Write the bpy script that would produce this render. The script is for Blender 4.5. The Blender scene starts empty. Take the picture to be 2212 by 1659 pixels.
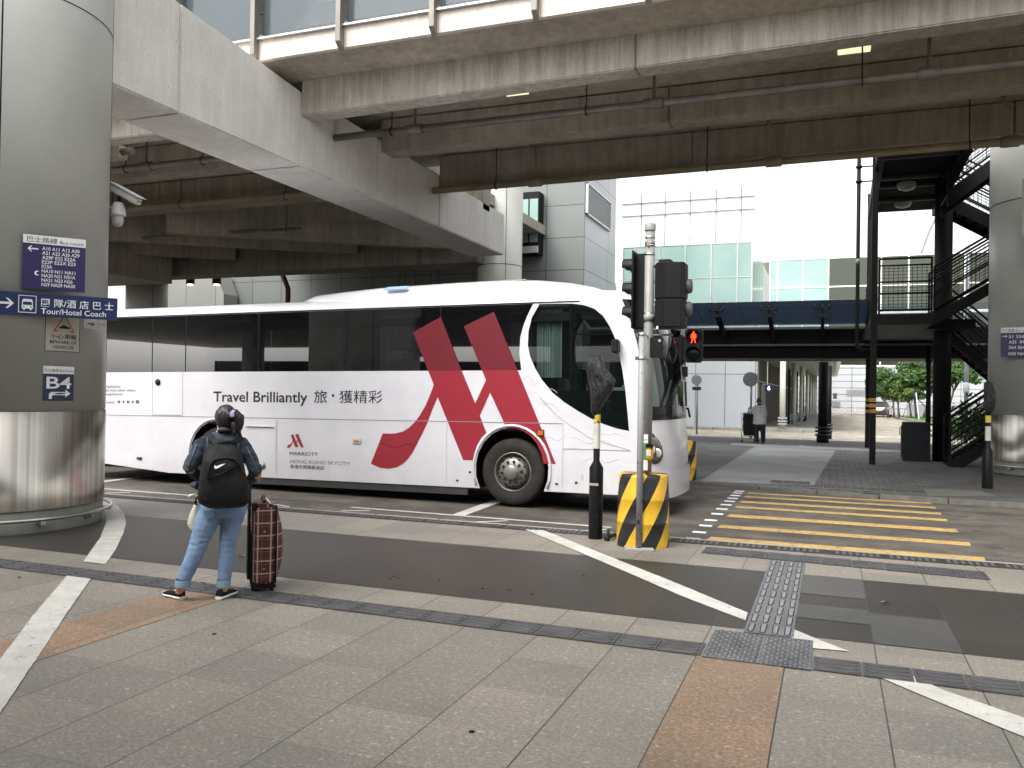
import bpy, bmesh, math, random
from mathutils import Vector, Matrix, noise as mnoise
random.seed(7)
S = bpy.context.scene
rad = math.radians
# ------------------------------------------------------------------ camera, sky, sun, exposure
W0, H0, FPX, EYE = 2212.0, 1659.0, 1805.0, 1.75
YAW, PITCH, ROLL = rad(20.9), rad(0.6), rad(0.95)
RM = Matrix.Rotation(YAW, 3, 'Z') @ Matrix.Rotation(math.pi/2+PITCH, 3, 'X') @ Matrix.Rotation(ROLL, 3, 'Z')
cd = bpy.data.cameras.new('camera'); cam = bpy.data.objects.new('camera', cd)
S.collection.objects.link(cam); S.camera = cam
cam.matrix_world = Matrix.Translation((0, 0, EYE)) @ RM.to_4x4()
cd.sensor_width = 36; cd.lens = FPX/W0*36; cd.clip_start = .1; cd.clip_end = 3000
S.view_settings.view_transform = 'Standard'; S.view_settings.look = 'None'
S.view_settings.exposure = EXPO = 0.0; S.view_settings.gamma = 1
wd = bpy.data.worlds.new('World'); S.world = wd; wd.use_nodes = True
nt = wd.node_tree; nt.nodes.clear()
sky = nt.nodes.new('ShaderNodeTexSky'); sky.sky_type = 'NISHITA'; sky.sun_disc = False
SUN_EL, SUN_AZ = rad(52), rad(205)
sky.sun_elevation = SUN_EL; sky.sun_rotation = SUN_AZ; sky.air_density = 1.0; sky.dust_density = 4.0; sky.ozone_density = 1.0
hs = nt.nodes.new('ShaderNodeHueSaturation'); hs.inputs['Saturation'].default_value = .12
bg = nt.nodes.new('ShaderNodeBackground'); bg.inputs[1].default_value = 0.15
wo = nt.nodes.new('ShaderNodeOutputWorld')
nt.links.new(sky.outputs[0], hs.inputs['Color']); nt.links.new(hs.outputs[0], bg.inputs[0]); nt.links.new(bg.outputs[0], wo.inputs[0])
ld = bpy.data.lights.new('sun', 'SUN'); ld.energy = 0.7; ld.angle = rad(40); ld.color = (1, .96, .9)
lo = bpy.data.objects.new('sun', ld); S.collection.objects.link(lo)
# direction towards the sun (Blender sky: rotation measured from +Y clockwise)
sd = Vector((math.sin(SUN_AZ)*math.cos(SUN_EL), math.cos(SUN_AZ)*math.cos(SUN_EL), math.sin(SUN_EL)))
lo.rotation_euler = sd.to_track_quat('Z', 'Y').to_euler()
S.view_settings.exposure = 1.45
S.cycles.use_denoising = True
S.cycles.max_bounces = 8; S.cycles.diffuse_bounces = 4; S.cycles.glossy_bounces = 4
S.cycles.transparent_max_bounces = 16; S.cycles.sample_clamp_indirect = 6
S.cycles.caustics_reflective = False; S.cycles.caustics_refractive = False

# ------------------------------------------------------------------ measuring helpers (photo pixel -> place in the scene)
def ray(px, py): return RM @ Vector(((px-W0/2)/FPX, -(py-H0/2)/FPX, -1.0))
def G(px, py, z=0.0):
    r = ray(px, py); t = (z-EYE)/r.z; return Vector((r.x*t, r.y*t, z))
def PY(px, py, Y):
    r = ray(px, py); t = Y/r.y; return Vector((r.x*t, Y, EYE+r.z*t))
def PX(px, py, X):
    r = ray(px, py); t = X/r.x; return Vector((X, r.y*t, EYE+r.z*t))
def zz(x0, y0, w, wz=2212):
    s = (w/wz)/1.82278
    return lambda x, y: (x0/1.82278+x*s, y0/1.82278+y*s)

# ------------------------------------------------------------------ objects
def link(o): S.collection.objects.link(o); return o
def thing(name, label, cat, loc=(0, 0, 0), group=None, rot=None):
    o = link(bpy.data.objects.new(name, None)); o.location = loc; o.empty_display_size = .2
    if rot: o.rotation_euler = rot
    o['label'] = label; o['category'] = cat
    if group: o['group'] = group
    return o
def tag(o, label, cat, group=None):
    o['label'] = label; o['category'] = cat
    if group: o['group'] = group
    return o
def wloc(p):
    v = Vector((0, 0, 0))
    while p: v += p.location; p = p.parent
    return v
class MB:
    def __init__(s): s.v = []; s.f = []; s.m = []; s.cur = 0; s.sm = []
    def add(s, vs, fs, sm=False):
        n = len(s.v); s.v += [tuple(v) for v in vs]
        for f in fs: s.f.append([i+n for i in f]); s.m.append(s.cur); s.sm.append(sm)
        return s
    def box(s, x0, x1, y0, y1, z0, z1):
        return s.add([(x0,y0,z0),(x1,y0,z0),(x1,y1,z0),(x0,y1,z0),(x0,y0,z1),(x1,y0,z1),(x1,y1,z1),(x0,y1,z1)],
                     [(0,3,2,1),(4,5,6,7),(0,1,5,4),(1,2,6,5),(2,3,7,6),(3,0,4,7)])
    def obox(s, c, ax, ay, az, hx, hy, hz):
        c = Vector(c); ax, ay, az = Vector(ax).normalized()*hx, Vector(ay).normalized()*hy, Vector(az).normalized()*hz
        P = [c+ax*i+ay*j+az*k for k in (-1, 1) for (i, j) in ((-1,-1),(1,-1),(1,1),(-1,1))]
        return s.add(P, [(0,3,2,1),(4,5,6,7),(0,1,5,4),(1,2,6,5),(2,3,7,6),(3,0,4,7)])
    def bar(s, a, b, w, h=None, up=(0, 0, 1)):
        a, b = Vector(a), Vector(b); d = b-a; h = h or w
        u = Vector(up)
        if abs(d.normalized().dot(u)) > .97: u = Vector((0, 1, 0))
        x = d.cross(u).normalized(); y = x.cross(d).normalized()
        return s.obox((a+b)/2, d, x, y, d.length/2, w/2, h/2)
    def ext(s, pts, d, cap=True):          # polygon extruded by vector d
        n = len(pts); P = [Vector(p) for p in pts]; d = Vector(d)
        s.add(P+[p+d for p in P], [[i, (i+1) % n, n+(i+1) % n, n+i] for i in range(n)])
        if cap:
            k = len(s.v)-2*n
            s.f.append([k+i for i in reversed(range(n))]); s.m.append(s.cur); s.sm.append(False)
            s.f.append([k+n+i for i in range(n)]); s.m.append(s.cur); s.sm.append(False)
        return s
    def tube(s, pts, r, n=10, cap=True, closed=False):
        pts = [Vector(p) for p in pts]; m = len(pts)
        rr = r if isinstance(r, (list, tuple)) else [r]*m
        V = []; pn = None
        for i, p in enumerate(pts):
            a = pts[(i-1) % m] if (i > 0 or closed) else p; b = pts[(i+1) % m] if (i < m-1 or closed) else p
            t = (b-a).normalized()
            if pn is None:
                u = Vector((0, 0, 1)) if abs(t.z) < .9 else Vector((1, 0, 0))
                pn = (u-t*u.dot(t)).normalized()
            else:
                pn = (pn-t*pn.dot(t))
                pn = pn.normalized() if pn.length > 1e-6 else t.orthogonal().normalized()
            q = t.cross(pn)
            for k in range(n):
                an = 2*math.pi*k/n; V.append(p+(pn*math.cos(an)+q*math.sin(an))*rr[i])
        F = []
        for i in range(m if closed else m-1):
            for k in range(n):
                a = i*n+k; b = i*n+(k+1) % n; j = ((i+1) % m)*n
                F.append((a, b, j+(k+1) % n, j+k))
        s.add(V, F, True)
        if cap and not closed:
            k0 = len(s.v)-len(V)
            s.f.append([k0+k for k in reversed(range(n))]); s.m.append(s.cur); s.sm.append(False)
            s.f.append([k0+(m-1)*n+k for k in range(n)]); s.m.append(s.cur); s.sm.append(False)
        return s
    def cyl(s, x, y, z0, z1, r, n=32, r1=None, cap=True):
        return s.tube([(x, y, z0), (x, y, z1)], [r, r if r1 is None else r1], n, cap)
    def lathe(s, c, prof, n=32, axis='Z', sm=True):   # prof: (r, h)
        V = []
        for r, h in prof:
            for k in range(n):
                a = 2*math.pi*k/n; u, w = r*math.cos(a), r*math.sin(a)
                p = {'Z': (u, w, h), 'Y': (u, h, w), 'X': (h, u, w)}[axis]
                V.append((c[0]+p[0], c[1]+p[1], c[2]+p[2]))
        F = [(i*n+k, i*n+(k+1) % n, (i+1)*n+(k+1) % n, (i+1)*n+k) for i in range(len(prof)-1) for k in range(n)]
        return s.add(V, F, sm)
    def rings(s, R, sm=True, cap=True):       # list of equal-length closed rings
        n = len(R[0]); V = [p for r in R for p in r]
        F = [(i*n+k, i*n+(k+1) % n, (i+1)*n+(k+1) % n, (i+1)*n+k) for i in range(len(R)-1) for k in range(n)]
        s.add(V, F, sm)
        if cap:
            k0 = len(s.v)-len(V)
            s.f.append([k0+k for k in reversed(range(n))]); s.m.append(s.cur); s.sm.append(False)
            s.f.append([k0+len(V)-n+k for k in range(n)]); s.m.append(s.cur); s.sm.append(False)
        return s
    def mesh(s, name, off=Vector((0, 0, 0))):
        me = bpy.data.meshes.new(name)
        me.from_pydata([Vector(v)-off for v in s.v], [], s.f); return me
    def build(s, name, mat, parent=None, local=False, bevel=0, fix=True):
        off = Vector((0, 0, 0)) if (local or not parent) else wloc(parent)
        me = s.mesh(name, off)
        mats = mat if isinstance(mat, (list, tuple)) else [mat]
        for m in mats: me.materials.append(m)
        for p, mi, sm in zip(me.polygons, s.m, s.sm): p.material_index = mi; p.use_smooth = sm
        if fix or bevel:
            bm = bmesh.new(); bm.from_mesh(me)
            if bevel:
                bmesh.ops.remove_doubles(bm, verts=bm.verts, dist=1e-5)
                es = [e for e in bm.edges if len(e.link_faces) == 2 and e.calc_face_angle(0) > .6]
                bmesh.ops.bevel(bm, geom=es, offset=bevel, segments=2, affect='EDGES', clamp_overlap=True)
            if fix: bmesh.ops.recalc_face_normals(bm, faces=bm.faces)
            bm.to_mesh(me); bm.free()
        o = link(bpy.data.objects.new(name, me))
        if parent: o.parent = parent
        return o
def struct(o): o['kind'] = 'structure'; return o
def copy_tree(o, parent=None):
    c = o.copy(); link(c); c.parent = parent
    for ch in list(o.children): copy_tree(ch, c)
    return c
def smooth_all(o):
    for p in o.data.polygons: p.use_smooth = True
    return o

# ------------------------------------------------------------------ materials
def N(t, k, **kw):
    n = t.nodes.new(k)
    for a, b in kw.items():
        if a in n.inputs: n.inputs[a].default_value = b
        else: setattr(n, a, b)
    return n
def newmat(name):
    m = bpy.data.materials.new(name); m.use_nodes = True; t = m.node_tree
    b = t.nodes['Principled BSDF']; return m, t, b
def rgb(c): return (c[0], c[1], c[2], 1)
def ramp(t, fac, a, b, p0=.35, p1=.65):
    r = N(t, 'ShaderNodeValToRGB'); r.color_ramp.elements[0].color = rgb(a); r.color_ramp.elements[1].color = rgb(b)
    r.color_ramp.elements[0].position = p0; r.color_ramp.elements[1].position = p1
    t.links.new(fac, r.inputs[0]); return r.outputs[0]
def mix(t, fac, a, b, mode='MIX'):
    m = N(t, 'ShaderNodeMix', data_type='RGBA', blend_type=mode)
    for src, i in ((fac, 0), (a, 6), (b, 7)):
        if isinstance(src, (int, float)): m.inputs[i].default_value = src
        elif isinstance(src, tuple): m.inputs[i].default_value = rgb(src)
        else: t.links.new(src, m.inputs[i])
    return m.outputs[2]
def coords(t, scale=(1, 1, 1), kind='Object'):
    c = N(t, 'ShaderNodeTexCoord'); mp = N(t, 'ShaderNodeMapping'); mp.inputs['Scale'].default_value = scale
    t.links.new(c.outputs[kind], mp.inputs[0]); return mp.outputs[0]
def noi(t, vec, scale, detail=3, rough=.6):
    n = N(t, 'ShaderNodeTexNoise'); n.inputs['Scale'].default_value = scale; n.inputs['Detail'].default_value = detail
    n.inputs['Roughness'].default_value = rough
    t.links.new(vec, n.inputs['Vector']); return n.outputs['Fac']
def math_(t, op, a, b=0.0, c=None):
    m = N(t, 'ShaderNodeMath', operation=op)
    for i, v in enumerate((a, b, c)):
        if v is None: continue
        if isinstance(v, (int, float)): m.inputs[i].default_value = v
        else: t.links.new(v, m.inputs[i])
    return m.outputs[0]
def bump(t, b, h, strength=.3, dist=.01):
    n = N(t, 'ShaderNodeBump'); n.inputs['Strength'].default_value = strength; n.inputs['Distance'].default_value = dist
    t.links.new(h, n.inputs['Height']); t.links.new(n.outputs[0], b.inputs['Normal'])
def vmul(c, k): return tuple(min(1, x*k) for x in c)
def paint(name, c, rough=.5, metal=0, var=.12, scale=3, bmp=0, coat=0):
    """plain surface with soft dirt variation"""
    m, t, b = newmat(name); v = coords(t)
    n = noi(t, v, scale, 5); col = ramp(t, n, vmul(c, 1-var), vmul(c, 1+var*.6))
    t.links.new(col, b.inputs['Base Color'])
    b.inputs['Roughness'].default_value = rough; b.inputs['Metallic'].default_value = metal
    if max(c) < .05 and not coat: b.inputs['Specular IOR Level'].default_value = .16
    if coat: b.inputs['Coat Weight'].default_value = coat; b.inputs['Coat Roughness'].default_value = .08
    if bmp: bump(t, b, noi(t, v, scale*20, 3), bmp, .004)
    return m
def concrete(name, c, streak=.35, blot=.3):
    m, t, b = newmat(name)
    v = coords(t); vs = coords(t, (2.2, 2.2, .18))
    col = ramp(t, noi(t, v, .7, 6, .65), vmul(c, 1-blot), vmul(c, 1.15), .3, .7)
    st = ramp(t, noi(t, vs, 3, 5, .7), (1-streak,)*3, (1, 1, 1), .35, .62)
    col = mix(t, 1.0, col, st, 'MULTIPLY')
    fine = ramp(t, noi(t, v, 30, 4), (.86, .86, .86), (1.05, 1.05, 1.05), .3, .7)
    col = mix(t, 1.0, col, fine, 'MULTIPLY')
    vo = N(t, 'ShaderNodeTexVoronoi'); vo.inputs['Scale'].default_value = 7; t.links.new(v, vo.inputs['Vector'])
    pore = ramp(t, vo.outputs['Distance'], (.45, .43, .4), (1, 1, 1), .045, .075)
    col = mix(t, 1.0, col, pore, 'MULTIPLY')
    t.links.new(col, b.inputs['Base Color']); b.inputs['Roughness'].default_value = .85
    bump(t, b, noi(t, v, 12, 6), .25, .01); return m
TX0, TS = -0.26, 0.5665            # granite slab grid
def granite(name, a, c, d, joints=True, contrast=1, rough=.55, scale=42, jrow=.566, row0=5.19):
    m, t, b = newmat(name); v = coords(t)
    n1 = noi(t, v, scale, 2, .8)
    col = ramp(t, n1, a, c, .40, .60)
    n2 = noi(t, v, scale*.55, 2, .8)
    col = mix(t, ramp(t, n2, (0, 0, 0), (1, 1, 1), .60, .68), col, d)
    # per slab tone
    sx = N(t, 'ShaderNodeSeparateXYZ'); t.links.new(v, sx.inputs[0])
    ux = math_(t, 'DIVIDE', math_(t, 'SUBTRACT', sx.outputs[0], TX0), TS)
    uy = math_(t, 'DIVIDE', math_(t, 'SUBTRACT', sx.outputs[1], row0), jrow)
    cx = N(t, 'ShaderNodeCombineXYZ'); t.links.new(math_(t, 'FLOOR', ux), cx.inputs[0]); t.links.new(math_(t, 'FLOOR', uy), cx.inputs[1])
    wn = N(t, 'ShaderNodeTexWhiteNoise'); t.links.new(cx.outputs[0], wn.inputs['Vector'])
    tone = ramp(t, wn.outputs['Value'], (.84, .84, .85), (1.08, 1.06, 1.03), 0, 1)
    col = mix(t, 1.0, col, tone, 'MULTIPLY')
    big = ramp(t, noi(t, v, .8, 7, .62), (.76, .83, .82), (1.08, 1.08, 1.08), .3, .7)
    col = mix(t, 1.0, col, big, 'MULTIPLY')
    if joints:
        def line(u, w):
            fr = math_(t, 'FRACT', u); dd = math_(t, 'MINIMUM', fr, math_(t, 'SUBTRACT', 1.0, fr))
            return math_(t, 'LESS_THAN', dd, w)
        j = math_(t, 'MAXIMUM', line(ux, .0075), math_(t, 'MULTIPLY', line(uy, .004), .45))
        col = mix(t, j, col, (.045, .042, .04))
    t.links.new(col, b.inputs['Base Color'])
    b.inputs['Roughness'].default_value = rough
    bump(t, b, n1, .15, .002); return m
def asphalt(name, c):
    m, t, b = newmat(name); v = coords(t)
    col = ramp(t, noi(t, v, 60, 3, .8), vmul(c, .55), vmul(c, 1.5), .35, .65)
    vs = coords(t, (.12, 1.2, 1))
    col = mix(t, 1.0, col, ramp(t, noi(t, vs, 1.3, 6, .65), (.6, .58, .56), (1.25, 1.2, 1.12), .35, .65), 'MULTIPLY')
    col = mix(t, 1.0, col, ramp(t, noi(t, v, 1.7, 9, .7), (.7, .69, .67), (1.3, 1.27, 1.2), .4, .62), 'MULTIPLY')
    vo = N(t, 'ShaderNodeTexVoronoi'); vo.inputs['Scale'].default_value = 2.2; t.links.new(v, vo.inputs['Vector'])
    col = mix(t, ramp(t, vo.outputs['Distance'], (.7, .7, .7), (0, 0, 0), .03, .06), col, vmul(c, .4))
    t.links.new(col, b.inputs['Base Color'])
    r = ramp(t, noi(t, v, 2, 4), (.55,)*3, (.85,)*3); t.links.new(r, b.inputs['Roughness'])
    bump(t, b, noi(t, v, 80, 3), .5, .006); return m
def worn(name, c, under, amt=.62, rough=.7):
    """road paint with chips where the surface below shows"""
    m, t, b = newmat(name); v = coords(t)
    f = ramp(t, noi(t, v, 14, 8, .75), (0, 0, 0), (1, 1, 1), amt, amt+.05)
    base = ramp(t, noi(t, v, 3, 5), vmul(c, .78), vmul(c, 1.05))
    base = mix(t, 1.0, base, ramp(t, noi(t, v, 60, 3), (.88,)*3, (1.05,)*3), 'MULTIPLY')
    t.links.new(mix(t, f, base, under), b.inputs['Base Color']); b.inputs['Roughness'].default_value = rough
    bump(t, b, noi(t, v, 70, 3), .3, .003); return m
def glass(name, tint=(.6, .75, .78), rough=.02, opacity=.35, spec=1.0, dark=(.02, .025, .028)):
    """sheet of glass: see-through mixed with a tinted glossy body"""
    m, t, b = newmat(name)
    out = t.nodes['Material Output']
    tr = N(t, 'ShaderNodeBsdfTransparent'); tr.inputs[0].default_value = rgb(tint)
    b.inputs['Base Color'].default_value = rgb(dark); b.inputs['Roughness'].default_value = rough
    b.inputs['Specular IOR Level'].default_value = .5; b.inputs['IOR'].default_value = 1.5+.6*spec
    fr = N(t, 'ShaderNodeFresnel'); fr.inputs[0].default_value = 1.5
    f = math_(t, 'MINIMUM', math_(t, 'ADD', fr.outputs[0], opacity), 1.0)
    ms = N(t, 'ShaderNodeMixShader'); t.links.new(f, ms.inputs[0]); t.links.new(tr.outputs[0], ms.inputs[1]); t.links.new(b.outputs[0], ms.inputs[2])
    t.links.new(ms.outputs[0], out.inputs[0]); return m
def emit(name, c, s):
    m, t, b = newmat(name)
    b.inputs['Base Color'].default_value = rgb(vmul(c, .5)); b.inputs['Emission Color'].default_value = rgb(c); b.inputs['Emission Strength'].default_value = s
    return m
def pavers(name, a, c, j, bw=.2, bh=.1, mortar=.012, ang=0, off=.5):
    m, t, b = newmat(name); tc = N(t, 'ShaderNodeTexCoord'); mp = N(t, 'ShaderNodeMapping')
    mp.inputs['Rotation'].default_value = (0, 0, ang); t.links.new(tc.outputs['Object'], mp.inputs[0]); v = mp.outputs[0]
    br = N(t, 'ShaderNodeTexBrick'); br.offset = off
    for k, val in (('Color1', rgb(a)), ('Color2', rgb(c)), ('Mortar', rgb(j)), ('Scale', 1.0), ('Mortar Size', mortar), ('Brick Width', bw), ('Row Height', bh), ('Mortar Smooth', .1)):
        br.inputs[k].default_value = val
    t.links.new(v, br.inputs['Vector'])
    col = mix(t, 1.0, br.outputs['Color'], ramp(t, noi(t, v, 1.1, 5), (.72,)*3, (1.2,)*3), 'MULTIPLY')
    col = mix(t, 1.0, col, ramp(t, noi(t, v, 40, 3), (.85,)*3, (1.12,)*3), 'MULTIPLY')
    t.links.new(col, b.inputs['Base Color']); b.inputs['Roughness'].default_value = .75
    bump(t, b, br.outputs['Fac'], .6, -.006); return m
def panelmat(name, c, w, h, seam=(.12, .13, .14), axis='XZ', sw=.006, rough=.35, metal=0, ox=0, oz=0, var=.05):
    """cladding panels with thin joints, in world metres"""
    m, t, b = newmat(name); v = coords(t)
    sx = N(t, 'ShaderNodeSeparateXYZ'); t.links.new(v, sx.inputs[0])
    def line(o, off, size):
        u = math_(t, 'DIVIDE', math_(t, 'SUBTRACT', sx.outputs[o], off), size)
        fr = math_(t, 'FRACT', u); dd = math_(t, 'MINIMUM', fr, math_(t, 'SUBTRACT', 1.0, fr))
        return math_(t, 'LESS_THAN', dd, sw/size), math_(t, 'FLOOR', u)
    a, fa = line('XYZ'.index(axis[0]), ox, w); d, fb = line(2, oz, h)
    cx = N(t, 'ShaderNodeCombineXYZ'); t.links.new(fa, cx.inputs[0]); t.links.new(fb, cx.inputs[1])
    wn = N(t, 'ShaderNodeTexWhiteNoise'); t.links.new(cx.outputs[0], wn.inputs['Vector'])
    col = mix(t, 1.0, ramp(t, noi(t, v, .4, 4), vmul(c, .94), c), ramp(t, wn.outputs['Value'], (1-var,)*3, (1+var*.5,)*3, 0, 1), 'MULTIPLY')
    col = mix(t, math_(t, 'MAXIMUM', a, d), col, seam)
    t.links.new(col, b.inputs['Base Color']); b.inputs['Roughness'].default_value = rough; b.inputs['Metallic'].default_value = metal
    return m
def text(name, body, mat, origin, xd, yd, size, parent=None, local=False, align='LEFT', squeeze=1.0, bold=0.0, width=None):
    cu = bpy.data.curves.new(name, 'FONT'); cu.body = body; cu.size = size; cu.align_x = align; cu.align_y = 'BOTTOM_BASELINE'
    cu.resolution_u = 3; cu.offset = bold*size
    tmp = bpy.data.objects.new(name, cu); link(tmp)
    dg = bpy.context.evaluated_depsgraph_get(); dg.update()
    me = bpy.data.meshes.new_from_object(tmp.evaluated_get(dg)); bpy.data.objects.remove(tmp)
    if width:
        xs = [v.co.x for v in me.vertices]; ww = max(xs)-min(xs); x0 = min(xs)
        k = width/ww
        for v in me.vertices: v.co.x = (v.co.x-(x0 if align == 'LEFT' else 0))*k
    xd, yd = Vector(xd).normalized(), Vector(yd).normalized()
    off = Vector((0, 0, 0)) if (local or not parent) else wloc(parent)
    for v in me.vertices:
        p = Vector(origin)+xd*(v.co.x*squeeze)+yd*v.co.y; v.co = p-off
    me.materials.clear(); me.materials.append(mat)
    o = link(bpy.data.objects.new(name, me)); o.parent = parent; return o
def poly2(name, polys, mat, frame, parent=None, local=False, thick=0):
    """flat shape with holes: polys = lists of 2-D points (first outer, others holes); frame(x, y, d) -> 3-D"""
    cu = bpy.data.curves.new(name, 'CURVE'); cu.dimensions = '2D'; cu.fill_mode = 'BOTH'
    for P in polys:
        sp = cu.splines.new('POLY'); sp.points.add(len(P)-1); sp.use_cyclic_u = True
        for i, (x, y) in enumerate(P): sp.points[i].co = (x, y, 0, 1)
    cu.extrude = thick/2
    tmp = bpy.data.objects.new(name, cu); link(tmp)
    dg = bpy.context.evaluated_depsgraph_get(); dg.update()
    me = bpy.data.meshes.new_from_object(tmp.evaluated_get(dg)); bpy.data.objects.remove(tmp)
    off = Vector((0, 0, 0)) if (local or not parent) else wloc(parent)
    for v in me.vertices: v.co = Vector(frame(v.co.x, v.co.y, v.co.z))-off
    me.materials.clear(); me.materials.append(mat)
    bm = bmesh.new(); bm.from_mesh(me); bmesh.ops.remove_doubles(bm, verts=bm.verts, dist=1e-5)
    bmesh.ops.recalc_face_normals(bm, faces=bm.faces); bm.to_mesh(me); bm.free()
    for p in me.polygons: p.use_smooth = False
    o = link(bpy.data.objects.new(name, me)); o.parent = parent; return o
def fuse(name, mb, mat, parent=None, voxel=.012, smooth=3, wr=None, local=False):
    """several overlapping limbs grown together into one continuous skin; wr = fold function"""
    o = mb.build(name, mat, parent, local=local)
    r = o.modifiers.new('r', 'REMESH'); r.mode = 'VOXEL'; r.voxel_size = voxel; r.use_smooth_shade = True
    s = o.modifiers.new('s', 'SMOOTH'); s.iterations = smooth; s.factor = .6
    dg = bpy.context.evaluated_depsgraph_get(); dg.update()
    me = bpy.data.meshes.new_from_object(o.evaluated_get(dg)); o.modifiers.clear(); o.data = me
    if not me.materials: me.materials.append(mat)
    if wr:
        off = wloc(parent) if parent else Vector((0, 0, 0))
        for v in me.vertices: v.co += v.normal*wr(v.co+off)
    for p in me.polygons: p.use_smooth = True
    return o
def sheet(name, pts, z, mat, rough_edge=0, step=.06, top=None):
    P = []
    n = len(pts)
    for i in range(n):
        a, b = Vector(pts[i][:2]), Vector(pts[(i+1) % n][:2])
        k = max(1, int((b-a).length/step)) if rough_edge else 1
        for j in range(k):
            p = a.lerp(b, j/k)
            if rough_edge:
                p += Vector((mnoise.noise(Vector((p.x*14, p.y*14, 1))), mnoise.noise(Vector((p.x*14, p.y*14, 9)))))*rough_edge
            P.append((p.x, p.y))
    return struct(poly2(name, [P], mat, lambda x, y, d: (x, y, z)))
# ------------------------------------------------------------------ shared materials
A = zz(1344, 1900, 1344); B = zz(2688, 1900, 1344); C = zz(0, 1900, 1344)
M = {}
M['granite'] = granite('granite', (.168,.147,.126), (.242,.214,.185), (.35,.32,.285))
M['granite_dark'] = granite('granite_dark', (.026,.022,.018), (.036,.031,.025), (.048,.042,.035), rough=.5)
M['granite_mid'] = granite('granite_mid', (.055,.052,.048), (.075,.071,.065), (.095,.09,.084), rough=.5)
M['granite_orange'] = granite('granite_orange', (.185,.118,.074), (.275,.19,.13), (.35,.275,.205))
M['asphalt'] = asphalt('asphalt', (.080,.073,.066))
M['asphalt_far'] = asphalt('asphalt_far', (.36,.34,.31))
M['pavers'] = pavers('pavers', (.10,.098,.098), (.13,.127,.125), (.028,.027,.027), .30, .23, .013)
M['pavers_light'] = pavers('pavers_light', (.25,.245,.235), (.29,.285,.27), (.14,.135,.13), .4, .4, .01)
M['kerb'] = concrete('kerb_concrete', (.34,.32,.29), .2, .25)
M['ramp'] = concrete('ramp_concrete', (.25,.255,.255), .05, .25)
M['white_paint'] = worn('white_paint', (.50,.49,.45), (.2,.19,.18), .59)
M['yellow_line'] = worn('yellow_line', (.47,.31,.095), (.10,.092,.085), .55)
M['tactile'] = paint('tactile_tile', (.062,.06,.062), .55, 0, .3, 5, .2)
M['iron'] = paint('cast_iron', (.045,.04,.036), .6, .3, .4, 9, .3)
M['dark_gap'] = paint('dark_gap', (.01,.01,.01), .9)
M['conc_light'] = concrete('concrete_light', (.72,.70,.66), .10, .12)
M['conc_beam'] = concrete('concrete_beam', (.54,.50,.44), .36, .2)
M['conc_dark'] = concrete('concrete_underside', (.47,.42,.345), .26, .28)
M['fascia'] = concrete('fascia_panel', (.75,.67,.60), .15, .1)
M['col_paint'] = paint('column_cladding', (.42,.425,.39), .38, .0, .06, 1.2)
M['steel_clad'] = None
m_, t_, b_ = newmat('brushed_steel'); b_.inputs['Metallic'].default_value = 1; b_.inputs['Roughness'].default_value = .27
v_ = coords(t_, (5, 5, .02)); t_.links.new(ramp(t_, noi(t_, v_, 2.2, 4, .6), (.27,.245,.205), (.60,.57,.51), .32, .66), b_.inputs['Base Color'])  # brushed grain; warm vertical reflection streaks painted into the base colour
b_.inputs['Anisotropic'].default_value = .6; pass; M['steel_clad'] = m_
M['steel'] = paint('stainless_steel', (.5,.49,.46), .3, 1, .15, 4)
M['dark_steel'] = paint('dark_painted_steel', (.008,.008,.008), .6, 0, .25, 2); M['dark_steel'].node_tree.nodes['Principled BSDF'].inputs['Specular IOR Level'].default_value = .2
M['black'] = paint('black_plastic', (.006,.006,.0065), .55, 0, .3, 4); M['black'].node_tree.nodes['Principled BSDF'].inputs['Specular IOR Level'].default_value = .28
M['grey_pole'] = paint('grey_pole_paint', (.25,.25,.23), .45, 0, .12, 6)
M['white'] = paint('white_sheet', (.78,.78,.77), .45)
M['panel_grey'] = panelmat('panel_grey', (.20,.215,.205), 1.5, 1.22, (.03,.03,.03), 'XZ', .012, ox=-8.66, oz=.3)  # shaded face: shade put into a darker copy of the panel colour
M['panel_grey_side'] = panelmat('panel_grey_side', (.42,.445,.46), 3.5, 1.22, (.06,.06,.06), 'YZ', .014, ox=30.5, oz=.3)  # lit face: the same panels, with the light painted into a paler colour
M['panel_blue'] = panelmat('panel_pale_grey', (.42,.45,.475), 1.58, 4.1, (.1,.11,.12), 'XZ', .018, ox=-3.25, oz=-1.15, rough=.4)
M['panel_white'] = panelmat('panel_white', (.46,.47,.48), 2.0, .68, (.13,.15,.17), 'XZ', .035, ox=0, oz=.1)
M['frosted'] = None
m_, t_, b_ = newmat('frosted_teal_glass'); pass; b_.inputs['Roughness'].default_value = .12
v_ = coords(t_); t_.links.new(ramp(t_, noi(t_, v_, .35, 3), (.23,.36,.33), (.30,.43,.40)), b_.inputs['Base Color']); M['frosted'] = m_
M['olive_glass'] = glass('olive_glass', (.2,.25,.2), .03, .45, .8, (.07,.085,.05))
M['bridge_glass'] = glass('clear_bridge_glass', (.86,.89,.93), .02, .08, .4, (.13,.17,.23))
M['deck_glass'] = glass('deck_glass', (.80,.86,.88), .03, .25, .9, (.22,.26,.28))
M['facade_glass'] = glass('facade_glass', (.6,.7,.66), .03, .2, .9, (.04,.06,.055))
M['alu'] = paint('aluminium_frame', (.6,.62,.62), .35, .6, .08, 3)
M['mullion'] = paint('bronze_mullion', (.22,.2,.175), .4, .3, .1, 3)
M['cream_col'] = paint('cream_column', (.55,.56,.49), .5, 0, .06, 2)

def pl(zf, P, z=0.0): return [tuple(G(*zf(x, y), z))[:2] for x, y in P]
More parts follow.
